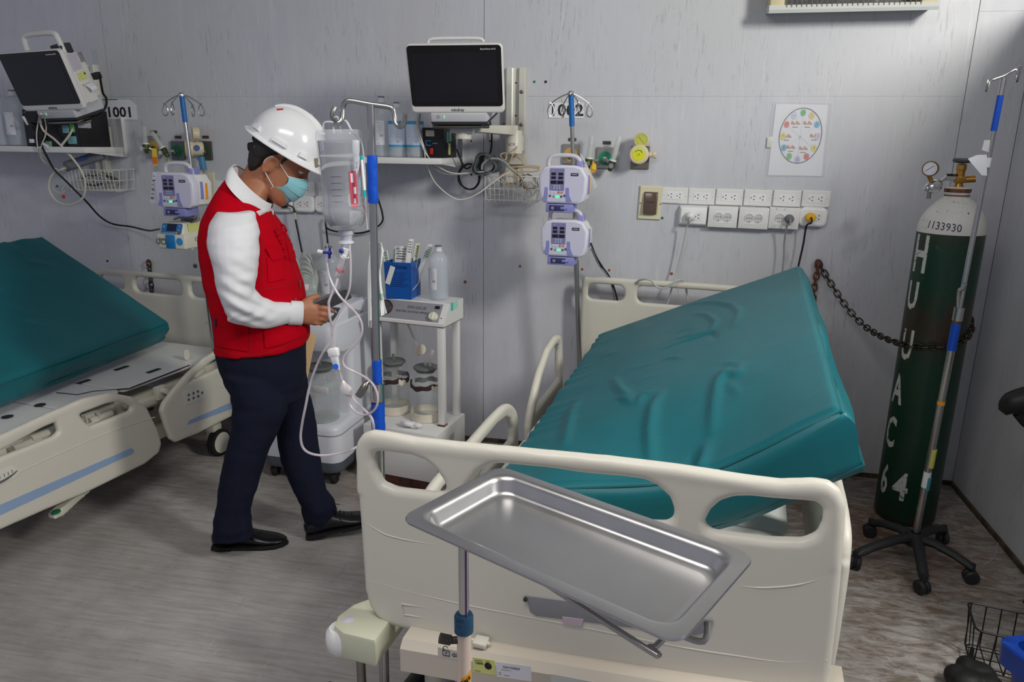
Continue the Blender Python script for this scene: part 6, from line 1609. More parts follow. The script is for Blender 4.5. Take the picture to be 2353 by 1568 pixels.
TAPEJ = mat('burnt_tape', (58, 40, 38), .6, var=.3, scale=50); TAPEW = mat('torn_white_tape', (226, 216, 202), .6, var=.05)
for k, (px, lab) in enumerate(((905, 0), (980, 1))):
 c_ = A(px, 945, yc + (.075 if k else .09)); M_ = MA_ @ Mx.Translation((c_.x, yc + (.075 if k else .10), zb1))
 rj, hj = .070, .262
 jar(t, M_, rj, hj, None, 2 if k else 1)
 obj('jar_seat', G().lathe([(rj * .98, 0), (rj * 1.05, .002), (rj * 1.05, .040), (rj * 1.01, .041), (rj * .98, .008)], 36, M_), mat('cream_seat', (218, 210, 194), .4, alpha=1, dirt=(168, 140, 110), dscale=30, dlo=.62, dhi=.74), t)
 obj('jar_tape', G().sheet(lambda u, v_: M_ @ V((rj * 1.02 * cos(-pi * 1.0 + 1.9 * pi * u), rj * 1.02 * sin(-pi * 1.0 + 1.9 * pi * u), .155 + .022 * v_ + .004 * sin(u * 19) + .003 * sin(u * 47 + v_))), 40, 2, .0012), TAPEJ, t)
 for a0, a1 in ((-3.2, -2.6), (-.75, -.2)):
  obj('torn_tape', G().sheet(lambda u, v_: M_ @ V((rj * 1.04 * cos(a0 + (a1 - a0) * u), rj * 1.04 * sin(a0 + (a1 - a0) * u), .150 + .026 * v_ + .004 * sin(u * 12) - .008 * u * (1 if a0 > -2 else -.4))), 8, 3, .0014), TAPEW, t)
 if k == 1:
  obj('lid_tube', G().tube([(.022, 0, hj * 1.05), (.026, .002, hj * 1.15), (.032, .01, hj * 1.25)], .009, 10, False, 4, M_), mat('clear_rubber', (222, 208, 210), .25, alpha=.55), t)
  fl = M_ @ V((-.040, .03, hj * 1.20))
  obj('air_filter', G().lathe([(.0001, -.005), (.026, -.005), (.0275, 0), (.026, .005), (.0001, .005)], 28, frame(fl, V((0, 0, 1)), V((.6, .8, 0)), V((.75, -.62, .2)))), mat('cream_filter', (222, 212, 194), .45), t)
  obj('filter_hose', G().tube([fl, fl + V((-.03, .02, .03)), fl + V((-.07, .05, .09)), fl + V((-.10, .08, .12))], .005, 8), CLEAR, t)
cw = A(945, 975, .03)
rn = random.Random(3); g = G()
for k in range(9): g.sphere((cw.x + rn.uniform(-.045, .045), .035 + rn.uniform(-.01, .01), zb1 + .013 + rn.uniform(-.002, .012)), (.022, .016, .012), 10, 7)
single('cotton_wad', voxel(g, .005, 3).xf(MA_), mat('cotton', (236, 236, 238), .9, bump=.5, bscale=90), 'white cotton wad in front of the two suction jars', 'cotton wad')
# on the console
bottle('clear saline bottle standing on the rusty suction apparatus', MA_ @ V((xr - .090, DB - .062, zc1)), .045, .240, -.35, 'white', GS)
cA = lpx(MA_, 925, 697, z=zc1)
MBX = MA_ @ Mx.Translation((cA.x, max(cA.y, yc + .07), zc1)) @ rotz(radians(8))
t = thing('blue_carton', 'blue glove carton full of sterile packets on the suction apparatus', 'carton', MBX @ V((0, 0, 0)))
BW, BD, BH = .118, .125, .165
BLUEC = mat('blue_carton_print', (20, 88, 170), .35, var=.08, scale=12, dirt=(14, 62, 140), dscale=9, dlo=.5, dhi=.7)
g = G()
g.hexa([(-BW, 0, 0), (0, 0, 0), (0, .003, 0), (-BW, .003, 0), (-BW - .004, -.004, BH), (.002, -.002, BH), (.002, .001, BH), (-BW - .004, -.001, BH)], 0, 1, MBX)
g.hexa([(-.003, 0, 0), (0, 0, 0), (0, BD, 0), (-.003, BD, 0), (-.001, -.002, BH), (.002, -.002, BH), (.004, BD, BH + .004), (.001, BD, BH + .004)], 0, 1, MBX)
g.hexa([(-BW, BD - .003, 0), (0, BD - .003, 0), (0, BD, 0), (-BW, BD, 0), (-BW, BD - .003, BH), (.002, BD - .003, BH), (.002, BD, BH), (-BW, BD, BH)], 0, 1, MBX)
g.hexa([(-BW, 0, 0), (-BW + .003, 0, 0), (-BW + .003, BD, 0), (-BW, BD, 0), (-BW, 0, BH), (-BW + .003, 0, BH), (-BW + .003, BD, BH), (-BW, BD, BH)], 0, 1, MBX)
g.box((-BW / 2, BD / 2, .002), (BW, BD, .003), 0, 1, MBX)
obj('carton_wall', g, BLUEC, t, kind='stuff')
g = G().text('gloves', .026, MBX @ Mx.Translation((-.045, -.0035, .145)) @ WALLM, .0003, bold=.0006)
for k in range(8): g.box((-.058, -.002, .118 - k * .0085), (.088 - .02 * (k % 3), .001, .0016), 0, 1, MBX)
for k in range(3): g.box((.0032, .04 + .01 * k, .14 - k * .009), (.001, .05, .0016), 0, 1, MBX)
obj('carton_print', g, mat('navy_print', (10, 52, 122), .45), t, kind='stuff')
obj('tape_line', G().tube([(.001, .02, .040), (.0022, .06, .050), (.002, BD - .004, .066)], .0014, 5, False, 2, MBX), PAPER, t)
WPK = mat('sterile_packet', (230, 232, 230), .45, var=.05, scale=30);
for k, (x, y, w_, h_, ln, rz_, lab) in enumerate(((-.105, .045, .024, .075, -.12, .2, 'short white sterile packet at the left end of the blue carton'), (-.090, .060, .030, .085, .10, -.1, 'white sterile packet with green print second in the blue carton'), (-.055, .055, .060, .095, .05, .15, 'wide white printed packet in the middle of the blue carton'), (-.028, .045, .026, .130, .15, .3, 'tall curled white packet rising above the others in the blue carton'), (-.010, .070, .022, .110, .2, -.2, 'cream packet with green tip right of the tall curled one'), (.002, .095, .026, .115, .42, .1, 'white packet leaning right out of the blue carton'))):
 M_ = MBX @ Mx.Translation((x - .012, y, BH - .10)) @ Mx.Rotation(ln, 4, 'Y') @ rotz(rz_)
 t2 = thing('sterile_packet', lab, 'packet', M_ @ V((0, 0, 0)), 0, 'sterile packets in the blue carton')
 H2 = h_ + .07
 obj('paper_sleeve', G().sheet(lambda u, v_: M_ @ V(((u - .5) * w_, .006 * sin(pi * u) + .010 * v_ * v_ * sin(6 * u + k) + (.02 * max(0, v_ - .8) if k == 3 else 0), v_ * H2)), 8, 12, .0012), WPK if k != 4 else mat('cream_packet', (226, 220, 196), .45), t2)
 g = G()
 for q_ in range(5): g.box((0, -.002, H2 - .012 - q_ * .011), (w_ * (.75 - .2 * (q_ % 2)), .001, .0025), 0, 1, M_)
 obj('packet_print', g, INK_GREY if k in (2, 3) else GREENP2, t2, kind='stuff')
 if k == 4: obj('green_tip', G().box((.004, -.006, .085), (.010, .010, .024), .003, 2, M_), mat('bright_green', (50, 170, 60), .4), t2)
M_ = MBX @ Mx.Translation((-.083, -.006, .135)) @ Mx.Rotation(.33, 4, 'Y')
t2 = thing('sterile_packet', 'narrow white packet hanging outside the front of the blue carton', 'packet', M_ @ V((0, 0, 0)), 0, 'sterile packets in the blue carton')
obj('paper_sleeve', G().box((0, 0, -.030), (.024, .003, .085), .001, 1, M_), WPK, t2)
# ================================================================== drip stand in front
PX_, PY_ = -.600, 1.46
SX = lambda px, py, off=0: at(px, py, Y=PY_ + off)
top = SX(852, 241); low = SX(872, 1090)
axis = (low - top).normalized()
along = lambda py: SX(852 + (py - 241) * 20 / 849, py)
fl_ = top + axis * ((.06 - top.z) / axis.z)
t = thing('drip_stand', 'steel drip stand with blue tape holding the hanging bottle', 'drip stand', (fl_.x, fl_.y, 0))
obj('upper_tube', G().cyl(top, along(860), .0082, n=20), STEEL, t)
obj('lower_tube', G().cyl(along(885), fl_, .0125, n=20), STEEL, t)
obj('collar', G().cyl(along(880), along(921), .0155, n=22), CHROME, t)
obj('rust_ring', G().cyl(along(920), along(926), .0135, n=20), mat('rust_brown2', (110, 52, 36), .7), t)
for a, b_, r in ((357, 467, .0108), (828, 879, .0105), (925, 992, .0152)):
 A0, B0 = along(a), along(b_); g = G()
 n_ = 8
 g.tube([A0.lerp(B0, k / n_) + V((.0006 * sin(k * 2.1), 0, 0)) for k in range(n_ + 1)], [r, r * 1.03, r * .98, r * 1.04, r], 18, False, 2)
 obj('tape_wrap', g, BLUE_TAPE, t)
lv = SX(846, 883)
obj('clamp_lever', G().tube([along(890), SX(850, 878, -.02), SX(841, 882, -.03), SX(836, 892, -.035), SX(823, 911, -.04)], [.005, .005, .006, .0085, .008], 10, False, 5), STEEL_D, t)
bar = G().tube([SX(770, 248, .02), SX(764, 262, .01), SX(767, 276, 0), SX(776, 284, -.01), SX(786, 274, -.005), SX(788, 250, 0), SX(793, 236, 0), SX(806, 232, 0), SX(852, 240, 0), SX(893, 246, 0), SX(903, 252, 0), SX(906, 266, 0), SX(910, 284, -.004), SX(920, 291, -.008), SX(928, 282, -.012), SX(931, 262, -.016)], .0052, 10, False, 6)
obj('hook_bar', bar, STEEL, t)
for k in range(5):
 a = k * 2 * pi / 5 + .2; c, s = cos(a), sin(a)
 obj('leg', G().tube([V((fl_.x + .02 * c, fl_.y + .02 * s, .085)), V((fl_.x + .12 * c, fl_.y + .12 * s, .075)), V((fl_.x + .22 * c, fl_.y + .22 * s, .06))], .014, 10, False, 3), PL_DARK, t)
 obj('caster', G().sphere((fl_.x + .22 * c, fl_.y + .22 * s, .025), (.025, .018, .025), 12, 8, None, Mx.Rotation(a, 3, 'Z')), RUBBER, t)
obj('hub', G().lathe([(.0001, .055), (.04, .055), (.045, .08), (.02, .11), (.0001, .11)], 20, Mx.Translation((fl_.x, fl_.y, 0))), PL_DARK, t)
# hanging bottle (upside down)
b0, b1 = SX(777, 297), SX(797, 556)
ax = (b1 - b0); LB = ax.length; FB = frame(b0, ax.cross(V((0, 1, 0))), V((0, 1, 0)), ax)
R0 = .0475
t = thing('drip_bottle', 'large clear drip bottle hanging upside down from the drip stand', 'bottle', b1, 0)
prof = [(.0001, .006), (.78, .004), (.92, .006), (.985, .022), (1.0, .06), (.99, .10), (.965, .20), (.955, .235), (.97, .25), (.95, .27), (.94, .40), (.935, .55), (.95, .66), (.98, .69), (.965, .705), (1.0, .73), (1.0, .77), (.94, .83), (.78, .89), (.52, .93), (.34, .945), (.33, .985), (.27, .99), (.27, 1.0)]
prof = [(r * R0, z * LB * .955) for r, z in prof]
GL2 = NB('clear_soft_plastic', .06)
GL2.b.inputs['Alpha'].default_value = .22
GL2.color(GL2.mix(GL2.noise(GL2.mapped(), 8), (226, 230, 238), (238, 240, 246)))
bw = obj('bottle_wall', G().lathe(prof, 40, FB), GL2.m, t)
wpf = [(.0001, LB * .09)] + [(r * .93, z) for r, z in prof if LB * .08 < z < LB * .88] + [(.0001, LB * .885)]
WAT = NB('saline_water', .03); WAT.b.inputs['Transmission Weight'].default_value = 1.0; WAT.b.inputs['IOR'].default_value = 1.06
WAT.color(WAT.mix(WAT.noise(WAT.mapped(), 5), (240, 243, 248), (246, 248, 252)))
obj('saline', G().lathe(wpf, 36, FB), WAT.m, t)
SOFTW = mat('milky_plastic', (226, 230, 240), .3, alpha=.72)
obj('bottle_neck', G().lathe([(.34 * R0, LB * .895), (.36 * R0, LB * .93), (.30 * R0, LB * .94), (.28 * R0, LB * .985), (.36 * R0, LB * .99), (.38 * R0, LB * 1.01), (.30 * R0, LB * 1.02), (.2 * R0, LB * 1.05), (.0001, LB * 1.05)], 24, FB), SOFTW, t)
obj('hanging_loop', G().tube([FB @ V((-.034, 0, .006)), FB @ V((-.028, -.0, -.014)), SX(776, 282, -.01), FB @ V((.018, 0, -.016)), FB @ V((.030, 0, .004)), FB @ V((.036, -.030, .03)), FB @ V((.032, -.046, .09)), FB @ V((.028, -.046, .16)), FB @ V((.030, -.042, .21))], .0022, 7, False, 6), mat('clear_strap2', (232, 234, 238), .2, alpha=.7), t)
obj('hanging_loop', G().tube([FB @ V((-.010, 0, .008)), FB @ V((-.008, 0, -.02)), FB @ V((.002, 0, -.022)), FB @ V((.006, 0, .008))], .0018, 7, False, 5), mat('clear_strap2', (232, 234, 238), .2, alpha=.7), t)
def onb(a, z, k=1.01): return FB @ V((R0 * k * .95 * cos(a), R0 * k * .95 * sin(a), z * LB))
def labsheet(a0, a1, z0, z1, nm, mt): return obj(nm, G().sheet(lambda u, v_: onb(a0 + (a1 - a0) * u, z0 + (z1 - z0) * v_), 8, 4, .0006), mt, t)
sgn = 1 if (FB.to_3x3() @ V((1, 0, 0))).x > 0 else -1
AR = 0 if sgn > 0 else pi
front_a = -pi / 2 if (FB.to_3x3() @ V((0, 1, 0))).y > 0 else pi / 2
am = lambda d: front_a + d * (1 if (FB.to_3x3() @ V((cos(front_a + .3), sin(front_a + .3), 0))).x > 0 else -1)
pk = labsheet(am(.75), am(1.12), .36, .68, 'pink_label', mat('pink_label', (206, 70, 92), .4, alpha=.75))
labsheet(am(.82), am(.95), .38, .46, 'label_mark', PAPER); labsheet(am(.92), am(1.05), .50, .56, 'label_mark', PAPER); labsheet(am(.9), am(1.0), .60, .64, 'label_mark', PAPER)
g = G()
for k in range(5): g.tube([onb(am(.0 + .05 * q_), .40 + k * .055, 1.012) for q_ in range(-2, 9)], .0005, 4, False, 1)
obj('level_mark', g, PL_GREY, t, kind='stuff')
t3 = thing('straw_tube', 'white tube with turquoise ends beside the hanging bottle', 'tube', SX(838, 452, -.03))
obj('tube_body', G().cyl(SX(831, 363, -.03), SX(838, 441, -.03), .0028, n=10), PAPER, t3)
for a, b_ in (((830.5, 358), (831.5, 367)), ((837.5, 437), (838.5, 453))): obj('turquoise_end', G().cyl(SX(*a, -.03), SX(*b_, -.03), .0032, n=10), mat('turquoise', (20, 176, 186), .35), t3)
# drip set
t = thing('drip_set', 'clear tubing set with drip chamber and roller clamps under the hanging bottle', 'tubing', SX(790, 575))
obj('air_vent', G().cyl(SX(797, 571, -.01), SX(793, 587, -.01), .0085, .0075, n=14).cyl(SX(794, 586, -.01), SX(789, 591, -.01), .010, n=14), PL_WHITE, t)
obj('vent_cap', G().sphere(SX(784, 577, -.02), (.0052, .004, .0052), 12, 8), mat('navy_blue', (30, 44, 150), .35), t)
obj('drip_chamber', G().lathe([(.0095, 0), (.0095, .045), (.007, .048), (.0001, .048)], 18, frame(SX(790, 590, -.01), V((1, 0, 0)), V((0, -1, 0)), SX(779, 630, -.01) - SX(790, 590, -.01))), mat('clear_chamber', (214, 208, 216), .08, alpha=.45), t)
obj('chamber_foot', G().cyl(SX(781, 624, -.01), SX(778, 632, -.01), .009, .007, n=14), mat('milky_plastic2', (232, 224, 226), .35), t)
obj('chamber_print', G().cyl(SX(783, 618, -.01), SX(781.5, 624, -.01), .0098, n=14), mat('pink_print', (206, 120, 130), .4, alpha=.6), t)
TUBE = mat('soft_clear_tube', (216, 206, 212), .15, var=.02, alpha=.62)
dv = lambda pts, r, nm='tubing', mt=TUBE: obj(nm, G().tube([SX(a, b_, o) for a, b_, o in pts], r, 8, False, 8), mt, t)
dv([(778, 632, -.01), (772, 655, -.02), (757, 690, -.03), (756, 705, -.03), (758, 730, -.03), (763, 756, -.02), (757, 785, -.02), (740, 815, -.02), (724, 850, -.02), (711, 890, -.02), (703, 930, -.02), (695, 970, -.02), (691, 1005, -.02), (697, 1030, -.02), (715, 1043, -.02), (745, 1047, -.01), (780, 1042, .0), (805, 1035, .02), (826, 1024, .05)], .0030)
dv([(752, 605, 0), (756, 630, -.01), (765, 655, -.02), (780, 680, -.03), (798, 700, -.03), (818, 720, -.02), (830, 740, -.02), (832, 762, -.02), (824, 782, -.02), (806, 803, -.02), (792, 818, -.02), (788, 832, -.02), (795, 845, -.02), (815, 855, -.02), (840, 868, -.03), (858, 885, -.045), (868, 910, -.05), (866, 932, -.05), (854, 948, -.045), (835, 954, -.04), (815, 945, -.03), (804, 928, -.02), (801, 915, -.02)], .0026)
dv([(803, 560, -.01), (806, 600, -.015), (805, 650, -.02), (800, 675, -.02), (786, 705, -.02), (772, 735, -.02), (766, 760, -.02), (769, 785, -.02), (768, 800, -.02)], .0022)
dv([(778, 850, -.02), (784, 866, -.02), (788, 878, -.02)], .0026)
dv([(806, 908, -.02), (816, 922, -.02), (835, 940, -.03), (852, 958, -.045), (858, 975, -.05), (859, 995, -.045)], .0030)
dv([(753, 560, 0), (752, 572, 0), (752, 605, 0)], .0016)
obj('filter_pouch', G().loft([[SX(x + dx * w_, y + dy * w_, -.02 + dz * .006) for dx, dy, dz in ((-1, .55, 0), (0, 0, -1), (1, -.55, 0), (0, 0, 1))] for x, y, w_ in ((787, 876, 3), (790, 888, 9), (797, 898, 11), (804, 908, 6), (807, 912, 2))]), mat('milky_plastic2', (232, 224, 226), .35), t, sharp=70)
c0, c1 = SX(765, 800, -.02), SX(777, 851, -.02); d_ = (c1 - c0)
MF_ = frame(c0, d_.cross(V((0, 1, 0))), V((0, 1, 0)), d_); Lc = d_.length
obj('roller_clamp', G().hexa([(-.010, -.008, 0), (.010, -.008, 0), (.010, .008, 0), (-.010, .008, 0), (-.006, -.006, Lc), (.006, -.006, Lc), (.006, .006, Lc), (-.006, .006, Lc)], .002, 2, MF_).box((0, 0, .010), (.024, .017, .018), .003, 2, MF_), PL_WHITE, t)
obj('roller_wheel', G().cyl(SX(771, 843, -.034), SX(771, 843, -.010), .0062, n=18), mat('royal_blue', (24, 84, 196), .35), t)
obj('stopcock', G().cyl(SX(742, 580.5, 0), SX(758, 581, 0), .0026, n=10).cyl(SX(758, 570, 0), SX(757, 594, 0), .0028, n=10).sphere(SX(757.5, 581, -.003), .0052, 12, 8), mat('navy_blue', (30, 44, 150), .35), t)
obj('white_cap', G().cyl(SX(731, 578, 0), SX(743, 580.5, 0), .0048, n=14), PL_WHITE, t)
# paper packets tied to the stand
for k, (pts, lab) in enumerate((([(849, 556), (866, 556), (862, 585), (850, 640), (849, 752), (858, 754), (861, 640), (866, 585)], 'long white paper packet tied to the drip stand, left of the pole'), ([(866, 556), (878, 560), (873, 640), (887, 722), (875, 727), (866, 640)], 'white paper packet tied to the drip stand, right of the pole'))):
 t4 = thing('paper_packet', lab, 'packet', SX(pts[0][0], pts[-2][1], -.02), 0, 'paper packets tied to the drip stand')
 if k == 0: L1 = [(849, 556), (850, 580), (846, 610), (845, 660), (846, 710), (847, 752)]; R1_ = [(866, 556), (864, 572), (856, 610), (854, 660), (858, 710), (859, 754)]
 else: L1 = [(862, 556), (866, 580), (868, 620), (868, 660), (870, 700), (871, 729)]; R1_ = [(876, 558), (882, 575), (874, 620), (877, 660), (884, 700), (889, 720)]
 def sh(u, v_, L1=L1, R1_=R1_, k=k):
  n_ = len(L1) - 1; i = min(int(v_ * n_), n_ - 1); f_ = v_ * n_ - i
  a = V((L1[i][0] * (1 - f_) + L1[i + 1][0] * f_, L1[i][1] * (1 - f_) + L1[i + 1][1] * f_)); b_ = V((R1_[i][0] * (1 - f_) + R1_[i + 1][0] * f_, R1_[i][1] * (1 - f_) + R1_[i + 1][1] * f_))
  c = a.lerp(b_, u); return SX(c.x, c.y, (.014 if k == 0 else .016) + .004 * sin(u * 5 + v_ * 4))
 o = obj('paper_sleeve', G().sheet(sh, 4, 24, .0012), WPK, t4)
 g = G()
 for q_ in range(5): g.box(SX(852 if k == 0 else 876, (738 if k == 0 else 676) + q_ * 3.2, .010), (.008, .0012, .0012))
 obj('packet_print', g, GREENP2 if k else INK_GREY, o, kind='stuff')
# ================================================================== tray on its stand
ZTR = .952
TL_, TT_, TR_, TB_ = [at(*p, Z=ZTR) for p in ((930, 1188), (1165, 1057), (1730, 1298), (1543, 1486))]
cx_ = (TL_ + TT_ + TR_ + TB_) / 4; ux = ((TT_ - TL_) + (TR_ - TB_)); uy = ((TL_ - TB_) + (TT_ - TR_))
lx, ly = ux.length / 2, uy.length / 2
X_ = ux.normalized(); FT = frame(cx_, X_, uy)      # x: short side (to the bed), y: long side (to the left)
t = thing('instrument_tray', 'empty stainless steel tray with raised rim resting on a tray stand', 'tray', cx_)
def tr(k, r, z): return [V((a, b_, z)) for a, b_ in rrect(lx - 2 * k, ly - 2 * k, r, 0, 0, 8)]
prof = [(.0005, .026, -.0035), (0, .026, -.002), (.001, .026, 0), (.016, .030, .0004), (.020, .030, -.0004), (.0235, .030, -.003), (.026, .030, -.008), (.030, .030, -.022), (.033, .029, -.0265), (.038, .026, -.0285), (.046, .02, -.029)]
rings = [tr(k, max(.008, r), z) for k, r, z in prof]
under = [tr(k, max(.008, r), z - .0012) for k, r, z in prof[::-1]]
TRAYM = NB('brushed_tray_steel', .3)
TRAYM.b.inputs['Metallic'].default_value = 1
_s = TRAYM.noise(TRAYM.mapped((4, 220, 30)), 3, 4); _b = TRAYM.noise(TRAYM.mapped((3, 3, 3)), 2, 4)
TRAYM.color(TRAYM.mix(_b, (186, 184, 184), (208, 207, 206)))
TRAYM.L(TRAYM.ramp(_b, .3, .7, .27, .36), TRAYM.b.inputs['Roughness']); TRAYM.bump(_s, .012, .0006)
g = G().loft(rings + under, False, FT)
n_ = len(rings[0]); g.f.append(tuple((len(rings) - 1) * n_ + i for i in range(n_))); g.f.append(tuple(len(rings) * n_ + i for i in range(n_ - 1, -1, -1)))
for i in range(n_): g.f.append((i, (i + 1) % n_, (2 * len(rings) - 1) * n_ + (i + 1) % n_, (2 * len(rings) - 1) * n_ + i))
obj('tray_pan', g, TRAYM.m, t, sharp=50)
pl0 = at(1066, 1440, Y=1.045); px0, py0 = pl0.x, pl0.y
t = thing('tray_stand', 'white tubular tray stand with blue collar in front of the footboard', 'stand', (px0, py0, 0))
zk = at(1067, 1432, Y=py0).z
obj('chrome_post', G().cyl((px0, py0, zk), (px0, py0, ZTR - .038), .0088, n=20), CHROME, t)
obj('purple_stripe', G().box((px0 + .006, py0 - .0072, (zk + ZTR) / 2 - .02), (.003, .001, ZTR - zk - .06), 0), mat('purple_mark', (92, 60, 130), .4), t)
obj('blue_collar', G().lathe([(.013, -.018), (.0165, -.016), (.0165, .014), (.014, .018), (.0001, .018)], 24, Mx.Translation((px0, py0, zk))), mat('blue_painted_collar', (40, 84, 116), .5, var=.3, scale=60, dirt=(24, 52, 76), dscale=60, dlo=.5, dhi=.65), t)
obj('white_tube', G().cyl((px0, py0, .06), (px0, py0, zk - .01), .0122, n=22), mat('chipped_white_paint', (226, 206, 190), .45, var=.05, dirt=(180, 136, 110), dscale=40, dlo=.66, dhi=.76), t)
obj('clamp_screw', G().cyl((px0, py0, zk - .034), (px0 - .022, py0 - .006, zk - .034), .0065, n=12).cyl((px0 - .022, py0 - .006, zk - .034), (px0 - .040, py0 - .012, zk - .028), .009, n=14), mat('dark_screw', (74, 70, 66), .5, .5), t)
sk = obj('orange_sticker', G().sheet(lambda u, v_: (px0 + .0126 * cos(-1.75 + 1.6 * u), py0 + .0126 * sin(-1.75 + 1.6 * u), at(1066, 1548, Y=py0).z - .022 + .022 * v_ + .012 * u), 10, 3, .0005), mat('amber_sticker', (238, 168, 36), .45), t)
g = G()
for s_, z_ in (('EME', .0), ('TOP', -.012)):
 for k, ch in enumerate(s_):
  a = -1.55 + k * .5; p = V((px0 + .0131 * cos(a), py0 + .0131 * sin(a), at(1066, 1548, Y=py0).z - .010 + z_ + .004 * k)); nn_ = V((cos(a), sin(a), 0))
  g.text(ch, .010, frame(p, V((-nn_.y, nn_.x, .35)), V((0, 0, 1)), nn_), .0002, bold=.0003)
obj('lettering', g, INK, sk)
cn = at(1500, 1495, Z=ZTR - .036); fr_ = FT.inverted() @ cn
hx0, hy1 = fr_.x, fr_.y
pp = FT.inverted() @ V((px0, py0, ZTR - .036))
loop = [(-lx / 2 + .09, pp.y + .0), (hx0, hy1 + .02), (hx0 + .004, hy1 + .006), (hx0 + .02, hy1), (lx / 2 - .06, hy1), (lx / 2 - .045, hy1 + .005), (lx / 2 - .04, hy1 + .02), (lx / 2 - .04, pp.y)]
g = G().tube([(a, b_, -.036) for a, b_ in loop], .0042, 10, False, 4, FT).tube([(-lx / 2 + .09, pp.y, -.036), (lx / 2 - .04, pp.y, -.036)], .0042, 10, False, 1, FT)
hk = FT.inverted() @ at(1612, 1440, Z=ZTR - .03)
g.tube([(hx0 + .05, hy1, -.036), (hx0 + .06, hy1 - .004, -.046), (hk.x, hk.y - .004, -.05), (hk.x + .02, hk.y, -.036)], .0042, 8, False, 5, FT)
obj('tray_holder', g, STEEL, t)
obj('holder_boss', G().cyl(FT @ V((pp.x, pp.y, -.055)), FT @ V((pp.x, pp.y, -.034)), .013, n=16), STEEL_D, t)
for s_ in (-1, 1):
 obj('foot_bar', G().tube([(px0, py0, .05), (px0 + .02, py0 - .06, .045), (px0 + .04 + s_ * .18, py0 - .10, .035), (px0 + .32, py0 + s_ * .16 - .08, .03)], .0125, 10, False, 4), mat('chipped_white_paint', (226, 206, 190), .45), t)
 obj('caster', G().sphere((px0 + .32, py0 + s_ * .16 - .08, .018), (.018, .014, .018), 12, 8), RUBBER, t)
# ================================================================== oxygen cylinder
CYX, CYY, CR = 1.072, 3.085, .116
zd = at(2183, 541, Y=CYY - CR).z
t = thing('oxygen_cylinder', 'tall dark green oxygen cylinder with white dome chained in the corner', 'gas cylinder', (CYX, CYY, 0))
GRN = NB('chipped_green_paint', .38)
_v = GRN.mapped((6, 6, 3)); _n = GRN.noise(_v, 2.5, 8, .7); _c = GRN.noise(GRN.mapped((22, 22, 12)), 3, 7, .75)
cc_ = GRN.mix(_n, (4, 40, 26), (8, 58, 38))
cc_ = GRN.mix(GRN.mul(GRN.ramp(_c, .60, .72), .55), cc_, (70, 128, 100))
_z = GRN.sep(2)
band = GRN.mul(GRN.ramp(_z, .66, .80), GRN.ramp(_z, .98, .88)); band2 = GRN.ramp(_z, zd - .06, zd + .0); band3 = GRN.ramp(_z, .10, .02)
cc_ = GRN.mix(GRN.mul(band, GRN.ramp(_n, .40, .58)), cc_, (58, 36, 26))
cc_ = GRN.mix(GRN.mul(band2, GRN.ramp(_c, .42, .56)), cc_, (60, 44, 32))
cc_ = GRN.mix(GRN.mul(band3, GRN.ramp(_n, .4, .6)), cc_, (50, 34, 26))
GRN.color(cc_); GRN.bump(_c, .12, .003); GRN.b.inputs['Roughness'].default_value = .36
MC_ = Mx.Translation((CYX, CYY, 0))
obj('cylinder_body', G().lathe([(.0001, .006), (CR * .93, .004), (CR * .98, .012), (CR, .03), (CR, .5), (CR, zd)], 56, MC_), GRN.m, t)
WD = NB('chipped_white_paint_dome', .4)
_c = WD.noise(WD.mapped((30, 30, 30)), 2.4, 6, .7); _n = WD.noise(WD.mapped((6, 6, 6)), 2, 4)
_r = WD.mix(WD.mul(WD.ramp(_c, .60, .66), WD.ramp(_n, .46, .58)), (214, 212, 206), (70, 78, 62))
WD.color(WD.mix(WD.mul(WD.ramp(_c, .30, .26), .5), _r, (130, 84, 56))); WD.bump(_c, .1, .002)
zh = .128
dome = [(CR * 1.001, zd - .001)] + [(CR * (1 - (k / 9) ** 2.6 * .58), zd + zh * (k / 9) * (.8 + .2 * k / 9)) for k in range(1, 10)]
rn_ = dome[-1][0]; zn = dome[-1][1]
obj('dome', G().lathe(dome + [(rn_ * .9, zn + .004), (.0001, zn + .005)], 56, MC_), WD.m, t)
nr = obj('neck_ring', G().lathe([(rn_ * .86, zn - .002), (rn_ * .86, zn + .020), (rn_ * .90, zn + .024), (rn_ * .90, zn + .034), (rn_ * .80, zn + .040), (rn_ * .5, zn + .042), (.0001, zn + .043)], 40, MC_), WD.m, t)
obj('rust_band', G().lathe([(rn_ * .905, zn + .022), (rn_ * .925, zn + .026), (rn_ * .925, zn + .032), (rn_ * .905, zn + .036)], 40, MC_).lathe([(rn_ * .87, zn + .008), (rn_ * .885, zn + .010), (rn_ * .87, zn + .013)], 40, MC_), RUSTE, nr)
zv = zn + .042
g = G().lathe([(.016, zv), (.013, zv + .012), (.013, zv + .02)], 16, MC_).box((0, 0, zv + .026), (.034, .034, .024), .003, 2, MC_).lathe([(.0155, zv + .036), (.0155, zv + .060), (.018, zv + .062), (.018, zv + .080), (.010, zv + .083), (.0001, zv + .083)], 8, MC_).cyl((.012, -.0, zv + .026), (.050, -.012, zv + .030), .012, n=16, m=MC_)
obj('valve_body', g, BRASS, t)
obj('hand_wheel', G().lathe([(.0001, zv + .084), (.018, zv + .086), (.030, zv + .090), (.034, zv + .097), (.031, zv + .104), (.012, zv + .102), (.0001, zv + .102)], 20, MC_), mat('worn_grey_wheel', (84, 84, 88), .5, .4, var=.2), t)
rg = at(2146, 428, Y=CYY - .03); va = MC_ @ V((-.016, 0, zv + .034))
obj('inlet_stem', G().cyl(va, va + V((-.034, 0, .001)), .013, n=6).cyl(va + V((-.03, 0, 0)), rg, .007, n=12), CHROME, t)
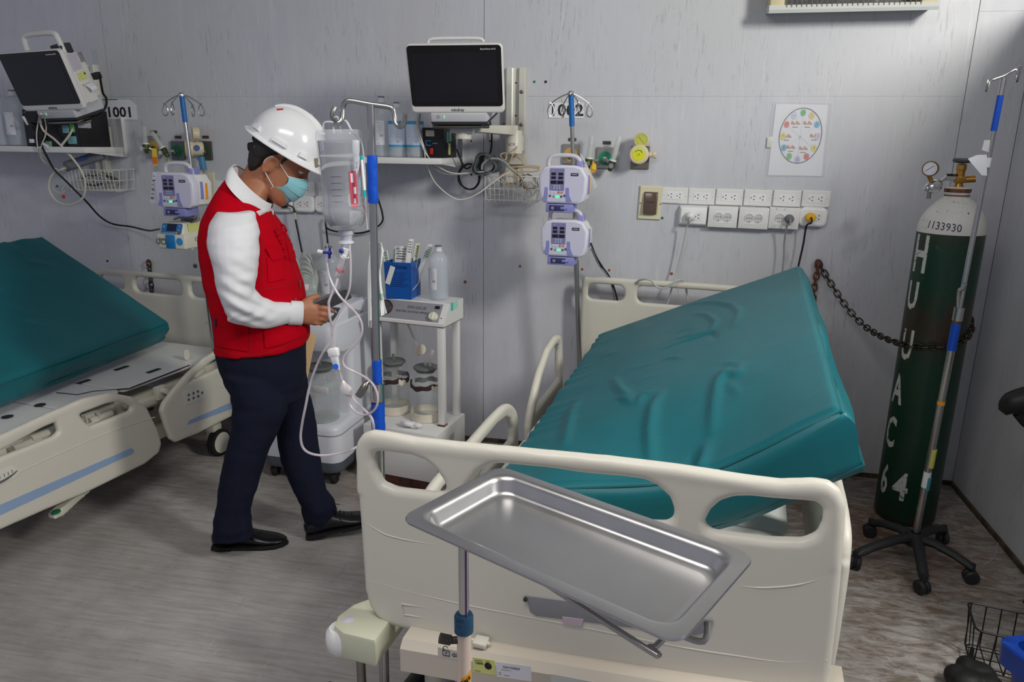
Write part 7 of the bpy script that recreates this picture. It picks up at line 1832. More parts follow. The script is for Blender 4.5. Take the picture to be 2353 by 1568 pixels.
rgo = obj('regulator_body', G().lathe([(.0001, .020), (.022, .018), (.026, .010), (.026, -.004), (.022, -.010), (.018, -.030), (.010, -.034), (.009, -.048), (.006, -.050), (.0001, -.050)], 28, frame(rg, V((0, 0, 1)), V((0, 1, 0)), V((.75, .62, .15)))), CHROME, t)
obj('outlet_nipple', G().cyl(rg + V((-.016, -.012, -.02)), rg + V((-.016, -.012, -.046)), .0075, n=12), STEEL_D, t)
gg = at(2138, 388, Y=CYY - .04); fd_ = V((-.42, -.9, .02)).normalized(); FG_ = frame(gg, fd_.cross(V((0, 0, 1))) * -1, V((0, 0, 1)), fd_)
gz = obj('pressure_gauge', G().lathe([(.0001, -.020), (.024, -.020), (.0275, -.014), (.0285, .006), (.0265, .011), (.024, .008), (.0001, .008)], 30, FG_), mat('tarnished_brass', (160, 120, 78), .4, .8, var=.2), t)
gf = obj('gauge_face', G().lathe([(.0235, .0082), (.0235, .009), (.0001, .009)], 28, FG_), mat('pale_dial', (206, 210, 222), .35), gz)
obj('needle', G().tube([V((-.013, -.008, .0096)), V((.011, .011, .0096))], .0011, 5, False, 1, FG_), mat('red_needle', (170, 50, 46), .5), gf)
g = G()
for k in range(11):
 a = radians(-50 + k * 28); g.tube([V((.016 * cos(a), .016 * sin(a), .0094)), V((.020 * cos(a), .020 * sin(a), .0094))], .0006, 4, False, 1, FG_)
obj('dial_mark', g, INK_GREY, gf, kind='stuff')
obj('gauge_stem', G().cyl(gg + V((0, .008, -.024)), rg, .0075, n=12), BRASS, t)
# stencilled letters
def onc(txt, py, px, hgt, sx=1.0, nm='stencil_letter', mt=None, bold=.0):
 d = ray(px, py); ex0 = EYE.x - CYX; ey0 = EYE.y - CYY
 aa = d.x ** 2 + d.y ** 2; bb = 2 * (ex0 * d.x + ey0 * d.y); c2 = ex0 ** 2 + ey0 ** 2 - CR ** 2
 dd = bb * bb - 4 * aa * c2
 if dd < 0: print('miss', txt); return
 p = EYE + d * ((-bb - sqrt(dd)) / (2 * aa)); a0 = atan2(p.y - CYY, p.x - CXX) if False else atan2(p.y - CYY, p.x - CYX)
 g = G().text(txt, hgt, Mx.Identity(4), .0002, bold=bold, sx=sx)
 def wr(q):
  r_ = CR + .0006 + q.z
  if p.z > zd: r_ *= 1
  a = a0 + q.x / CR; return V((CYX + r_ * cos(a), CYY + r_ * sin(a), p.z + q.y))
 # letters are cut finer so that they bend with the wall
 me = bpy.data.meshes.new('t'); me.from_pydata(g.v, [], g.f); b_ = bmesh.new(); b_.from_mesh(me); bmesh.ops.triangulate(b_, faces=b_.faces); bmesh.ops.subdivide_edges(b_, edges=b_.edges, cuts=2, use_grid_fill=True); g2 = G().bm(b_); bpy.data.meshes.remove(me)
 return obj(nm, g2.warp(wr), mt or STEN, t)
STEN = NB('worn_stencil_white', .5)
_c = STEN.noise(STEN.mapped((26, 26, 26)), 2.4, 6, .7)
STEN.color(STEN.mix(STEN.ramp(_c, .56, .62), (196, 198, 192), (34, 62, 48)))
STEN = STEN.m
for ch, px, py, h_, sx in (('H', 2114, 588, .20, .52), ('U', 2096, 682, .15, .56), ('U', 2083, 796, .17, .5), ('A', 2062, 897, .17, .5), ('C', 2046, 995, .18, .46), ('6', 2032, 1103, .175, .46), ('4', 2068, 1122, .165, .70)): onc(ch, py, px, h_, sx, bold=.004)
g = G().text('1133930', .040, Mx.Identity(4), .0002, sx=.9)
az = -2.15
def wdome(q):
 z = zd + .028 + q.y - q.x * .06; k = 0
 f_ = 0
 for (r0_, z0_), (r1_, z1_) in zip(dome, dome[1:]):
  if z0_ <= z <= z1_: f_ = r0_ + (r1_ - r0_) * (z - z0_) / (z1_ - z0_)
 a = az + q.x / CR; return V((CYX + (f_ + .0012) * cos(a), CYY + (f_ + .0012) * sin(a), z))
obj('marker_number', g.warp(wdome), mat('violet_marker', (96, 84, 120), .6), t)
# chains
h0 = wp(1882, 606, .02)
cyl_pt = lambda a, z: V((CYX + (CR + .008) * cos(a), CYY + (CR + .008) * sin(a), z))
chain('wall_chain', 'dark chain sagging from the wall round the oxygen cylinder', [h0, wp(1905, 645, .03), wp(1945, 705, .08), wp(1985, 748, .15), at(2030, 776, Y=3.16), cyl_pt(-2.7, at(2070, 790, Y=3.05).z), cyl_pt(-2.0, at(2110, 795, Y=2.98).z), cyl_pt(-1.4, at(2150, 790, Y=2.97).z), cyl_pt(-.8, at(2195, 775, Y=3.0).z), cyl_pt(-.2, at(2225, 750, Y=3.05).z), cyl_pt(.3, at(2228, 722, Y=3.1).z)], CHAIN, .036, .0034)
chain('wall_chain', 'short rusty chain hanging down behind the right bed mattress', [h0 + V((-.004, 0, -.004)), wp(1877, 630, .02), wp(1872, 655, .02), wp(1868, 690, .02)], CHAINR, .036, .0036, False)
chain('wall_chain', 'short dark chain hanging behind the headboard of the left bed', [wp(342, 606, .02), wp(345, 630, .02), wp(348, 660, .02), wp(350, 690, .02)], CHAIN, .040, .0036)
# ---- drip stand in the corner
c0 = at(2104, 1228, Z=.10); YS = c0.y
SR = lambda px, py, off=0: at(px, py, Y=YS + off)
tp = SR(2307, 178); fl_ = V((c0.x, c0.y, 0))
t = thing('drip_stand', 'steel drip stand with black star base before the oxygen cylinder', 'drip stand', fl_)
ax = (tp - c0).normalized(); al = lambda py: c0.lerp(tp, (1228 - py) / (1228 - 178))
obj('lower_tube', G().cyl(c0 - ax * .02, al(690), .0125, n=20), STEEL, t)
obj('upper_tube', G().cyl(al(700), tp, .0085, n=18), STEEL, t)
obj('collar', G().cyl(al(693), al(662), .0165, n=22), STEEL, t)
obj('tape_wrap', G().cyl(al(762), al(699), .0150, n=20), BLUE_TAPE, t); obj('tape_wrap', G().cyl(al(284), al(213), .0098, n=18), BLUE_TAPE, t)
obj('dark_ring', G().cyl(al(699), al(693), .0138, n=18), RUSTE, t)
obj('clamp_lever', G().tube([al(680), SR(2203, 672, -.01), SR(2211, 664, -.015), SR(2218, 653, -.02)], [.006, .006, .0075, .007], 10, False, 4), STEEL, t)
obj('hook_bar', G().tube([SR(2274, 182), SR(2268, 188), SR(2268, 200, -.01), SR(2265, 210, -.02), SR(2262, 200, -.03), SR(2272, 184, -.035)][0:0] + [SR(2271, 183, -.03), SR(2268, 196, -.03), SR(2266, 208, -.02), SR(2270, 203, -.008), SR(2273, 190, 0), SR(2282, 183, 0), SR(2307, 174, 0), SR(2330, 161, 0), SR(2336, 163, 0), SR(2337, 176, 0), SR(2334, 187, -.006), SR(2338, 184, -.02), SR(2342, 168, -.03), SR(2345, 151, -.035)], .0042, 9, False, 6), STEEL, t)
obj('white_tape', G().cyl(al(358), al(338), .0095, n=14), PAPER, t)
BL_ = mat('black_nylon', (40, 40, 44), .55, var=.1, bump=.15)
hub = V((c0.x, c0.y, .10))
obj('star_hub', G().lathe([(.0001, .055), (.036, .06), (.040, .085), (.032, .105), (.017, .108), (.015, .095), (.0001, .095)], 24, Mx.Translation((c0.x, c0.y, 0))), BL_, t)
for k, (px, py) in enumerate(((1965, 1296), (2118, 1352), (2230, 1328), (1998, 1222), (2165, 1238))):
 w_ = at(px, py, Z=.02); d = V((w_.x - c0.x, w_.y - c0.y, 0)); L_ = d.length; d.normalize(); s_ = V((-d.y, d.x, 0))
 st = []
 for f_, z, hw, hh_ in ((.08, .088, .022, .018), (.35, .092, .021, .016), (.7, .080, .018, .015), (.92, .066, .018, .016), (1.02, .060, .015, .012)):
  c = V((c0.x, c0.y, z)) + d * (L_ * f_); st.append([c + s_ * hw * cos(q_ * pi / 5) + V((0, 0, hh_ * sin(q_ * pi / 5))) for q_ in range(10)])
 lg = obj('leg', G().loft(st), BL_, t)
 obj('caster_stem', G().cyl(w_ + V((0, 0, .03)), w_ + V((0, 0, .056)), .010, n=12), BL_, lg)
 rr_ = d * cos(.7) + s_ * sin(.7); axw = V((-rr_.y, rr_.x, 0))
 for q_ in (-1, 1):
  c = V((w_.x, w_.y, .0255)) + axw * .011 * q_
  obj('caster_wheel', G().lathe([(.0001, -.009), (.020, -.009), (.0255, -.004), (.0255, .004), (.020, .009), (.0001, .009)], 22, frame(c, rr_, V((0, 0, 1)), axw)), BL_, lg)
for a, b_, mt, nm in ((1003, 1050, mat('yellow_film', (196, 196, 96), .4), 'yellow_label'), (1062, 1102, PAPER, 'white_label'), (884, 893, ORANGE, 'orange_label'), (1075, 1108, mat('teal_film', (60, 140, 150), .4), 'teal_label')):
 A0, B0 = al(b_), al(a); off = V((.004, -.003, 0)) if nm in ('yellow_label', 'teal_label') else V((0, -.001, 0))
 obj(nm, G().cyl(A0 + off, B0 + off, .0118 if off.x else .0131, n=16), mt, t)
t = thing('torn_paper', 'torn white paper strip hanging from the corner drip stand', 'paper', SR(2255, 404))
pts = [(2224, 365), (2246, 356), (2268, 356), (2268, 404), (2256, 403), (2240, 384)]
g = G(); P = [SR(a, b_, -.014) for a, b_ in pts]; Q = [p + V((0, .001, 0)) for p in P]; n_ = len(P)
g.add(P + Q, [tuple(range(n_)), tuple(range(2 * n_ - 1, n_ - 1, -1))] + [(i, (i + 1) % n_, n_ + (i + 1) % n_, n_ + i) for i in range(n_)])
obj('paper', g, PAPER, t)
obj('tape_tab', G().quad([SR(2256, 345, -.012), SR(2272, 350, -.012), SR(2276, 322, -.012), SR(2262, 322, -.012)], .0008), mat('clear_tape', (236, 236, 236), .3, alpha=.55), t)
single('lost_tubing', G().tube([at(2260, 1300, Z=.004), at(2285, 1280, Z=.004), at(2292, 1250, Z=.004), at(2291, 1248, Z=.003), at(2240, 1190, Z=.003), at(2200, 1140, Z=.003), at(2188, 1120, Z=.003)], .0012, 5), CLEAR, 'thin clear tubing lying on the floor along the right wall', 'tubing')
# ================================================================== lower right corner
WK = mat('black_wire', (20, 20, 22), .45, var=.1)
pA, pB, pC = at(2243, 1450, Z=.165), at(2266, 1434, Z=.165), at(2353, 1453, Z=.165)
t = thing('wire_basket', 'black wire basket standing on the floor at the lower right', 'basket', (pA.x + .1, pA.y, 0))
ex = V((pC.x - pB.x, pC.y - pB.y, 0)).normalized(); ey = V((pB.x - pA.x, pB.y - pA.y, 0)); dl = ey.length; ey.normalize()
ey = V((-ex.y, ex.x, 0)); A0 = V((pA.x, pA.y, 0))
wB, dB = .30, .15
rim = lambda z, k=0: [A0 + ex * a + ey * b_ + V((0, 0, z)) for a, b_ in [(x + wB / 2, y + dB / 2) for x, y in rrect(wB - 2 * k, dB - 2 * k, .02, 0, 0, 3)]]
for z, k, r in ((.165, 0, .0032), (.03, .012, .0025)): obj('rim_wire', G().tube(rim(z, k), r, 7, True, 1), WK, t)
for i in range(8):
 x = .012 + (wB - .024) * i / 7
 obj('basket_wire', G().tube([A0 + ex * x + V((0, 0, .165)), A0 + ex * x + ey * .012 + V((0, 0, .03)), A0 + ex * x + ey * (dB - .012) + V((0, 0, .03)), A0 + ex * x + ey * dB + V((0, 0, .165))], .002, 6, False, 1), WK, t)
for i in range(3):
 y = .03 + (dB - .06) * i / 2
 obj('basket_wire', G().tube([A0 + ey * y + V((0, 0, .165)), A0 + ey * y + ex * .012 + V((0, 0, .03)), A0 + ey * y + ex * (wB - .012) + V((0, 0, .03)), A0 + ey * y + ex * wB + V((0, 0, .165))], .002, 6, False, 1), WK, t)
for a, b_ in ((.03, .03), (.27, .03), (.03, .12), (.27, .12)): obj('basket_foot', G().cyl(A0 + ex * a + ey * b_, A0 + ex * a + ey * b_ + V((0, 0, .031)), .006, n=10), WK, t)
t = thing('blue_bin', 'glossy dark blue plastic bin at the lower right picture edge', 'bin', A0 + ex * .2 - ey * .10)
BL2 = mat('glossy_blue_plastic', (16, 54, 140), .22, var=.06, bump=.2, bscale=14)
q = at(2318, 1478, Z=.34); z1 = .34
Mb = Mx.Translation((q.x, q.y, 0)) @ rotz(radians(24))
def bw_(k, z): return [Mb @ V((a, b_, z)) for a, b_ in [(x + .17, y - .12) for x, y in rrect(.36 - 2 * k, .26 - 2 * k, .03, 0, 0, 4)]]
obj('bin_shell', G().loft([bw_(.05, .0), bw_(.05, .01), bw_(.01, z1 - .055), bw_(-.008, z1 - .054), bw_(-.010, z1), bw_(-.006, z1 + .004), bw_(.014, z1 + .004), bw_(.016, z1 - .02), bw_(.055, .02)], True), BL2, t)
t = thing('rubber_casing', 'black rounded rubber casing on the floor beside the black wire basket', 'rubber casing', at(2200, 1568, Z=.0))
g = G()
for (px, py), rr in (((2203, 1556), (.040, .040, .032)), ((2225, 1572), (.05, .04, .036)), ((2226, 1538), (.034, .045, .034)), ((2252, 1552), (.045, .045, .036)), ((2275, 1580), (.04, .04, .034))):
 c = at(px, py, Z=.035); g.sphere(c, rr, 14, 9)
obj('rubber_shell', voxel(g, .006, 3), mat('matt_black_rubber', (22, 23, 23), .6, bump=.1), t)
p = at(2332, 942, Y=2.50)
t = thing('chair', 'black chair of which the padded armrest enters at the right edge', 'chair', p)
g = G().tube([p + V((-.035, 0, -.012)), p + V((-.01, 0, .018)), p + V((.06, -.01, .048)), p + V((.20, -.02, .06))], [.014, .040, .046, .045], 14, False, 5)
obj('armrest', g, mat('black_leatherette', (18, 18, 21), .5, bump=.2, bscale=60), t)
obj('support_arm', G().tube([p + V((.01, 0, -.01)), p + V((.05, 0, -.05)), p + V((.10, 0, -.075)), p + V((.16, 0, -.6)), p + V((.16, 0, -p.z))], .016, 10, False, 4), PL_BLACK, t)
# ================================================================== the man in the hard hat
from mathutils.bvhtree import BVHTree
VV = V((-.537, .843, 0)).normalized(); UU = V((VV.y, -VV.x, 0)); D0 = 2.665
TW = radians(20)
FF = (UU * cos(TW) - VV * sin(TW)).normalized()      # the way he faces
LLt = (VV * cos(TW) + UU * sin(TW)).normalized()     # his left, away from us
ZZ = V((0, 0, 1))
def pp(px, py, d=0.0):
 r = ray(px, py); t_ = (D0 + d - EYE.dot(VV)) / r.dot(VV); return EYE + r * t_
def sring(c, ax, ay, a, b, n=28, ex=2.3):
 out = []
 for i in range(n):
  t_ = 2 * pi * i / n; ct, st = cos(t_), sin(t_)
  out.append(c + ax * (a * math.copysign(abs(ct) ** (2 / ex), ct)) + ay * (b * math.copysign(abs(st) ** (2 / ex), st)))
 return out
def body_ring(A, B, b, d=0.0, grow=0.0, n=28, ex=2.3, lat=LLt, tw=TW):
 "ring whose outline runs from pixel A (back) to pixel B (front); b: half breadth sideways"
 a_, b_ = pp(A[0], A[1], d), pp(B[0], B[1], d); c = (a_ + b_) / 2; w = (b_ - a_).length / 2
 dirz = (b_ - a_).normalized()
 a2 = max(.02, sqrt(max(1e-4, w * w - (b * sin(tw)) ** 2)) / cos(tw))
 fa = (FF + ZZ * dirz.z).normalized()
 return sring(c, fa, lat, a2 + grow, b + grow, n, ex)
def limb_ring(A, B, b, d, n=20, grow=0.0):
 a_, b_ = pp(A[0], A[1], d), pp(B[0], B[1], d)
 return sring((a_ + b_) / 2, (b_ - a_).normalized(), VV, (b_ - a_).length / 2 + grow, b + grow, n, 2.1)
def fold(g, amp, sx, sy, sz, seed, mask=None):
 out = []
 for p in g.v:
  p = V(p); k = mask(p) if mask else 1.0
  s_ = p - V((-1.38, 2.25, 1.0)); q = V((s_.dot(UU) * sx, s_.dot(VV) * sy, s_.z * sz + seed))
  h = noise.noise(q) + .5 * noise.noise(q * 2.1 + V((seed, 0, 0)))
  out.append((p, h * amp * k))
 me = bpy.data.meshes.new('t'); me.from_pydata(g.v, [], g.f); me.update()
 nn_ = [v.normal.copy() for v in me.vertices]; bpy.data.meshes.remove(me)
 g.v = [tuple(p + n_ * h) for (p, h), n_ in zip(out, nn_)]
 return g
SKIN = mat('tan_skin', (168, 112, 82), .48, var=.07, scale=40, bump=.06, bscale=500, sss=.12)
HAIR = mat('short_black_hair', (38, 34, 33), .55, var=.3, scale=160, bump=.5, bscale=420, stretch=(1, 1, .4), dirt=(112, 108, 104), dscale=90, dlo=.62, dhi=.8)
RED = mat('red_twill', (184, 0, 24), .9, var=.06, scale=60, bump=.18, bscale=700, spec=.12)
SHIRT = mat('white_shirt_cloth', (226, 226, 229), .75, var=.02, bump=.12, bscale=600)
NAVY = mat('navy_trouser_cloth', (22, 26, 44), .9, var=.1, scale=80, bump=.15, bscale=700, spec=.2)
LEATHER = mat('black_leather', (17, 17, 20), .28, var=.15, bump=.12, bscale=60)
HATW = mat('glossy_white_hat', (232, 232, 234), .22, var=.01, coat=.3)
MASKB = mat('pale_blue_mask', (138, 196, 206), .7, var=.04, bump=.1, bscale=400)
man = thing('person', 'person in red vest, white hard hat and face mask reading a phone', 'person', (pp(610, 1250).x, pp(610, 1250).y, 0))
# ---------------- continuous body
Hc = pp(640, 377); PT = radians(36)
hf = (FF * cos(PT) - ZZ * sin(PT)).normalized(); hl = LLt; hu = hl.cross(hf) * -1
if hu.z < 0: hu = -hu
HM = Mx((hf, hl, hu)).transposed().to_4x4(); HM.translation = Hc
g = G()
hsec = [(-.118, .052, .082, .014), (-.110, .028, .090, .030), (-.095, .0, .094, .044), (-.075, -.028, .095, .054), (-.05, -.052, .096, .061), (-.02, -.072, .094, .066), (.01, -.086, .091, .070), (.035, -.092, .088, .0715), (.06, -.095, .093, .073), (.09, -.092, .087, .071), (.115, -.080, .066, .058), (.135, -.05, .035, .034)]
g.loft([sring(HM @ V(((xb + xf) / 2, 0, z)), hf, hl, (xf - xb) / 2, hw, 28, 2.15) for z, xb, xf, hw in hsec])
g.loft([[HM @ V((x, y * w_, z)) for x, y in ((.080, -1), (.080 + pr, -.45), (.080 + pr * 1.1, 0), (.080 + pr, .45), (.080, 1), (.06, 0))] for z, pr, w_ in ((.045, .012, .010), (.02, .022, .013), (.0, .034, .018), (-.012, .032, .020), (-.020, .018, .016))])     # nose
for s_ in (-1, 1):
 g.sphere(HM @ V((.078, s_ * .032, .054)), (.012, .012, .012), 10, 7)      # brow
 ec = HM @ V((-.002, s_ * .074, -.004))
 Re = Mx((hf, hl, hu)).transposed() @ Mx.Rotation(radians(12), 3, 'Y') @ Mx.Rotation(radians(-22 * s_), 3, 'Z')
 g.sphere(ec, (.019, .007, .031), 16, 10, None, Re)
 g.tube([ec + Re @ V((.020 * cos(a), s_ * .006, .031 * sin(a))) for a in [.4 + k * .42 for k in range(11)]], .0048, 8, False, 2)
 g.sphere(ec + Re @ V((-.002, s_ * .004, -.030)), (.008, .005, .009), 10, 7, None, Re)
nb_ = pp(572, 452)
g.loft([sring(HM @ V((-.022, 0, -.035)), hf, hl, .062, .056, 20), sring(HM @ V((-.028, 0, -.085)), FF, hl, .060, .056, 20), sring((HM @ V((-.028, 0, -.085))).lerp(nb_, .55), FF, hl, .060, .060, 20), sring(nb_, FF, hl, .060, .064, 20), sring(pp(556, 500), FF, LLt, .062, .10, 20)])
tor = [((470, 640), (690, 640), .13), ((472, 560), (660, 560), .145), ((485, 500), (640, 510), .15), ((515, 470), (610, 485), .13)]
g.loft([body_ring((505, 800), (695, 780), .13, 0, -.03), body_ring((485, 720), (700, 715), .13, 0, -.03)] + [body_ring(a, b_, w_, 0, -.035) for a, b_, w_ in tor])
def limb(pts, rs, n=12): g.tube(pts, rs, n, False, 3)
RSH, REL, RWR = pp(532, 520, -.165), pp(556, 714, -.205), pp(690, 720, -.125)
LSH, LEL, LWR = pp(603, 505, .165), pp(612, 700, .22), pp(668, 770, .165)
limb([RSH, RSH.lerp(REL, .5), REL, REL.lerp(RWR, .5), RWR], [.052, .046, .036, .032, .027])
limb([LSH, LSH.lerp(LEL, .5), LEL, LEL.lerp(LWR, .5), LWR], [.060, .052, .046, .042, .030])
limb([pp(575, 830, -.075), pp(590, 930, -.08), pp(570, 1040, -.07), pp(540, 1150, -.06), pp(536, 1235, -.03)], [.055, .058, .048, .040, .034])
limb([pp(630, 830, .08), pp(665, 930, .06), pp(692, 1040, .03), pp(715, 1130, .015), pp(738, 1195, .01)], [.055, .058, .048, .040, .034])
# right hand round the phone
dd = -.115
g.loft([limb_ring((683, 697), (690, 742), .024, dd - .005, 16), limb_ring((698, 688), (705, 747), .024, dd, 16), limb_ring((714, 687), (716, 747), .023, dd + .002, 16), limb_ring((730, 697), (730, 744), .020, dd + .002, 16), limb_ring((739, 704), (738, 741), .015, dd + .002, 16)])
def finger(pts, r): g.tube([pp(*q) for q in pts], r, 10, False, 5)
finger([(732, 709, dd - .006), (744, 708, dd - .020), (757, 711, dd - .016), (766, 716, dd + .000)], [.0105, .0100, .0092, .0078])
finger([(730, 722, dd - .004), (742, 722, dd - .020), (751, 725, dd - .012), (755, 731, dd + .008)], [.0105, .0100, .0092, .0078])
finger([(727, 734, dd - .002), (738, 733, dd - .016), (746, 735, dd - .008), (748, 740, dd + .010)], [.0100, .0095, .0088, .0075])
finger([(720, 743, dd + .002), (729, 743, dd - .010), (736, 743, dd - .004), (738, 746, dd + .012)], [.0092, .0086, .0080, .0068])
finger([(700, 696, dd + .006), (716, 686, dd + .004), (730, 683, dd + .010), (738, 691, dd + .022), (741, 699, dd + .026)], [.014, .0128, .0112, .0100, .0082])
# left hand holding the folder behind the vest
d2 = .150
g.loft([limb_ring((662, 752), (668, 786), .022, d2 + .012, 14), limb_ring((676, 752), (680, 796), .021, d2 + .01, 14), limb_ring((690, 760), (692, 800), .015, d2 + .006, 14)])
for k in range(4):
 finger([(688, 764 + k * 10, d2 + .012), (698, 768 + k * 10, d2 + .026), (702, 778 + k * 9, d2 + .018)], [.0092, .0086, .0072])
finger([(676, 754, d2), (690, 752, d2 - .018), (700, 758, d2 - .018)], [.012, .0105, .0085])
body = voxel(g, .0042, 3, .5)
obj('body', body, SKIN, man, sharp=180)
# ---------------- face details
for s_ in (-1, 1):
 e = HM @ V((.080, s_ * .031, .034))
 ey_ = obj('eye', G().sphere(e, .0125, 16, 12), mat('eye_white', (214, 208, 200), .2), man)
 dn_ = (hf * .80 - hu * .55 + hl * .05 * s_).normalized()
 obj('iris', G().sphere(e + dn_ * .0085, (.0055, .0055, .0055), 12, 8), mat('dark_iris', (34, 22, 16), .12), ey_)
 obj('eyelid', G().sphere(e + hf * -.0005 + hu * .0022, .0134, 16, 8), SKIN, ey_)
 obj('eyebrow', G().tube([HM @ V((.092, s_ * .014, .056)), HM @ V((.090, s_ * .032, .063)), HM @ V((.074, s_ * .052, .058))], [.0028, .0042, .0022], 8, False, 4), HAIR, man)
hs = [(-.066, -.068, -.034, .052), (-.045, -.082, -.026, .064), (-.02, -.094, -.018, .071), (.0, -.100, -.014, .0755), (.025, -.103, .012, .0775), (.05, -.105, .050, .0785), (.09, -.100, .052, .076), (.118, -.08, .04, .06)]
hg_ = G().loft([sring(HM @ V(((a + b_) / 2, 0, z)), hf, hl, (b_ - a) / 2, w_, 28, 2.4) for z, a, b_, w_ in hs])
for s_ in (-1, 1): hg_.tube([HM @ V((.026, s_ * .0705, .055)), HM @ V((.022, s_ * .0695, .025)), HM @ V((.018, s_ * .067, .0))], [.009, .006, .003], 8, False, 4, None, .5)
obj('hair', fold(voxel(hg_, .004, 2), .0016, 160, 160, 60, 3), HAIR, man, sharp=180)
# ---------------- hard hat
KC = pp(656, 341); KT = radians(31.5)
kf = (FF * cos(KT) - ZZ * sin(KT)).normalized(); ku = hl.cross(kf) * -1
if ku.z < 0: ku = -ku
KM = Mx((kf, hl, ku)).transposed().to_4x4(); KM.translation = KC
def hat_ring(a0, a1, b_, z, ex=2.15): return sring(KM @ V(((a1 - a0) / 2, 0, z)), kf, hl, (a0 + a1) / 2, b_, 56, ex)
ah, bh, hh_ = .128, .110, .138
dome_ = []
for k in range(13):
 t_ = k / 12 * pi / 2 * .985
 dome_.append((cos(t_) ** .92, sin(t_)))
outer = [hat_ring(ah + .016, ah + .040, bh + .014, -.006), hat_ring(ah + .017, ah + .041, bh + .015, -.003), hat_ring(ah + .013, ah + .034, bh + .011, .001), hat_ring(ah + .004, ah + .014, bh + .003, .007)]
outer += [hat_ring(ah * c, ah * c, bh * c, .010 + (hh_ - .010) * s_) for c, s_ in dome_[1:]]
inner = [hat_ring((ah - .004) * c, (ah - .004) * c, (bh - .004) * c, .008 + (hh_ - .014) * s_) for c, s_ in dome_[1:][::-1]] + [hat_ring(ah - .002, ah + .004, bh - .003, .002), hat_ring(ah + .012, ah + .036, bh + .010, -.006)]
g = G().loft(outer + inner, False)
n_ = 56; R_ = len(outer) + len(inner)
for i in range(n_): g.f.append(((R_ - 1) * n_ + i, (R_ - 1) * n_ + (i + 1) % n_, (i + 1) % n_, i))
g.f.append(tuple((len(outer) - 1) * n_ + i for i in range(n_))); g.f.append(tuple(len(outer) * n_ + i for i in range(n_ - 1, -1, -1)))
g.f = [f for f in g.f if not (len(f) == 4 and {f[0] // n_, f[2] // n_} == {len(outer) - 1, len(outer)})]
hat = obj('hard_hat', g, HATW, man, sharp=40)
hb = BVHTree.FromPolygons([V(p) for p in g.v], g.f)
def on_hat(a, z, off=.0):
 d = (kf * cos(a) + hl * sin(a)); o = KM @ V((0, 0, z)) + d * .4
 r = hb.ray_cast(o, -d); return (r[0] + r[1] * off, r[1]) if r[0] else (o, d)
for a0 in (-2.35, -1.55, -.85, -.30, 2.35, 1.55, .85):
 w_ = .24 if a0 not in (-1.55,) else .46
 L1 = [on_hat(a0 + (k / 8 - .5) * w_, .017, .0004)[0] for k in range(9)]; L2 = [on_hat(a0 + (k / 8 - .5) * w_ * .85, .031, .0004)[0] for k in range(9)]
 gg_ = G().sheet(lambda u, v_: (L1[min(8, int(u * 8 + .001))].lerp(L2[min(8, int(u * 8 + .001))], v_)) + (L1[4] - KC).normalized() * .0050, 8, 3, .010)
 obj('slot_cover', gg_, HATW, hat, sharp=50)
for y_ in (-.022, 0, .022):
 pts = []
 for k in range(-7, 8):
  x = k / 7 * .085; o = KM @ V((x, y_, .30)); r = hb.ray_cast(o, -ku)
  if r[0]: pts.append(r[0] + ku * .0002)
 obj('crown_ridge', G().tube(pts, .005 if y_ else .006, 8, False, 2), HATW, hat)
r = hb.ray_cast(KM @ V((-.052, -.032, .3)), -ku)
r0 = hb.ray_cast(EYE, ray(643.5, 252).normalized())
if r0[0]:
 P_ = []
 for px, py in ((636, 254), (651, 253), (651, 249.6), (636, 250.4)):
  q_ = hb.ray_cast(EYE, ray(px, py).normalized()); P_.append((q_[0] if q_[0] else r0[0]) + r0[1] * .0008)
 obj('red_sticker', G().quad(P_, .001), mat('red_sticker', (206, 40, 40), .4), hat)
obj('headband', G().tube([HM @ V((-.100 + .002, y, .030)) for y in (-.03, 0, .03)], .012, 10, False, 3).tube([HM @ V((-.098 * cos(a) - .004, -.083 * sin(a), .038 + .012 * sin(a))) for a in [k * .17 for k in range(8)]], .009, 8, False, 2, None, .5), PL_BLACK, hat)
kb = pp(577, 338, -.005)
obj('ratchet_knob', G().cyl(kb + FF * .010, kb - FF * .008, .017, .0145, 14), PL_BLACK, hat)
kb = pp(586, 342, -.035)
obj('ratchet_cover', G().sphere(kb, (.014, .014, .020), 14, 8), PL_BLACK, hat)
kb = on_hat(-.42, .02, .004)[0]
obj('lamp_clip', G().box((0, 0, 0), (.010, .012, .030), .003, 2, Mx.Translation(kb)), mat('grey_clip', (130, 122, 100), .5), hat)
# ---------------- face mask
def mask(u, v_):
 a = (u - .5) * 2; y = a * .060 * (1 - .16 * abs(v_ - .45))
 zt, zb_ = .016 - .020 * abs(a) ** 1.3, -.116 + .046 * abs(a) ** 1.5
 z = zt + (zb_ - zt) * v_
 cx = .104 + .020 * sin(pi * min(1, v_ * 1.05 + .08)) ** 1.0 - .024 * v_ ** 3
 x = cx - 15.5 * y * y - .012 * max(0, .25 - v_) * 4 * (1 - abs(a)) * 0
 rip = .0028 * (((v_ * 4.2) % 1) - .5) * (1 - abs(a) ** 4)
 return HM @ V((x + rip, y, z - rip))
mk = obj('face_mask', G().sheet(mask, 24, 40, .0016), MASKB, man, sharp=28)
obj('mask_edge', G().tube([mask(k / 16, .0) for k in range(17)], .0016, 6, False, 1).tube([mask(k / 16, 1.0) for k in range(17)], .0014, 6, False, 1), mat('white_mask_edge', (206, 222, 222), .7), mk)
for s_, u_ in ((-1, 0), (1, 1)):
 ea = HM @ V((-.002, s_ * .080, .026)); eb = HM @ V((-.010, s_ * .079, -.028)); ec = HM @ V((-.024, s_ * .081, .0))
 obj('ear_loop', G().tube([mask(u_, .03), ea, ec, eb, mask(u_, .90)], .0016, 6, False, 5), PAPER, mk)
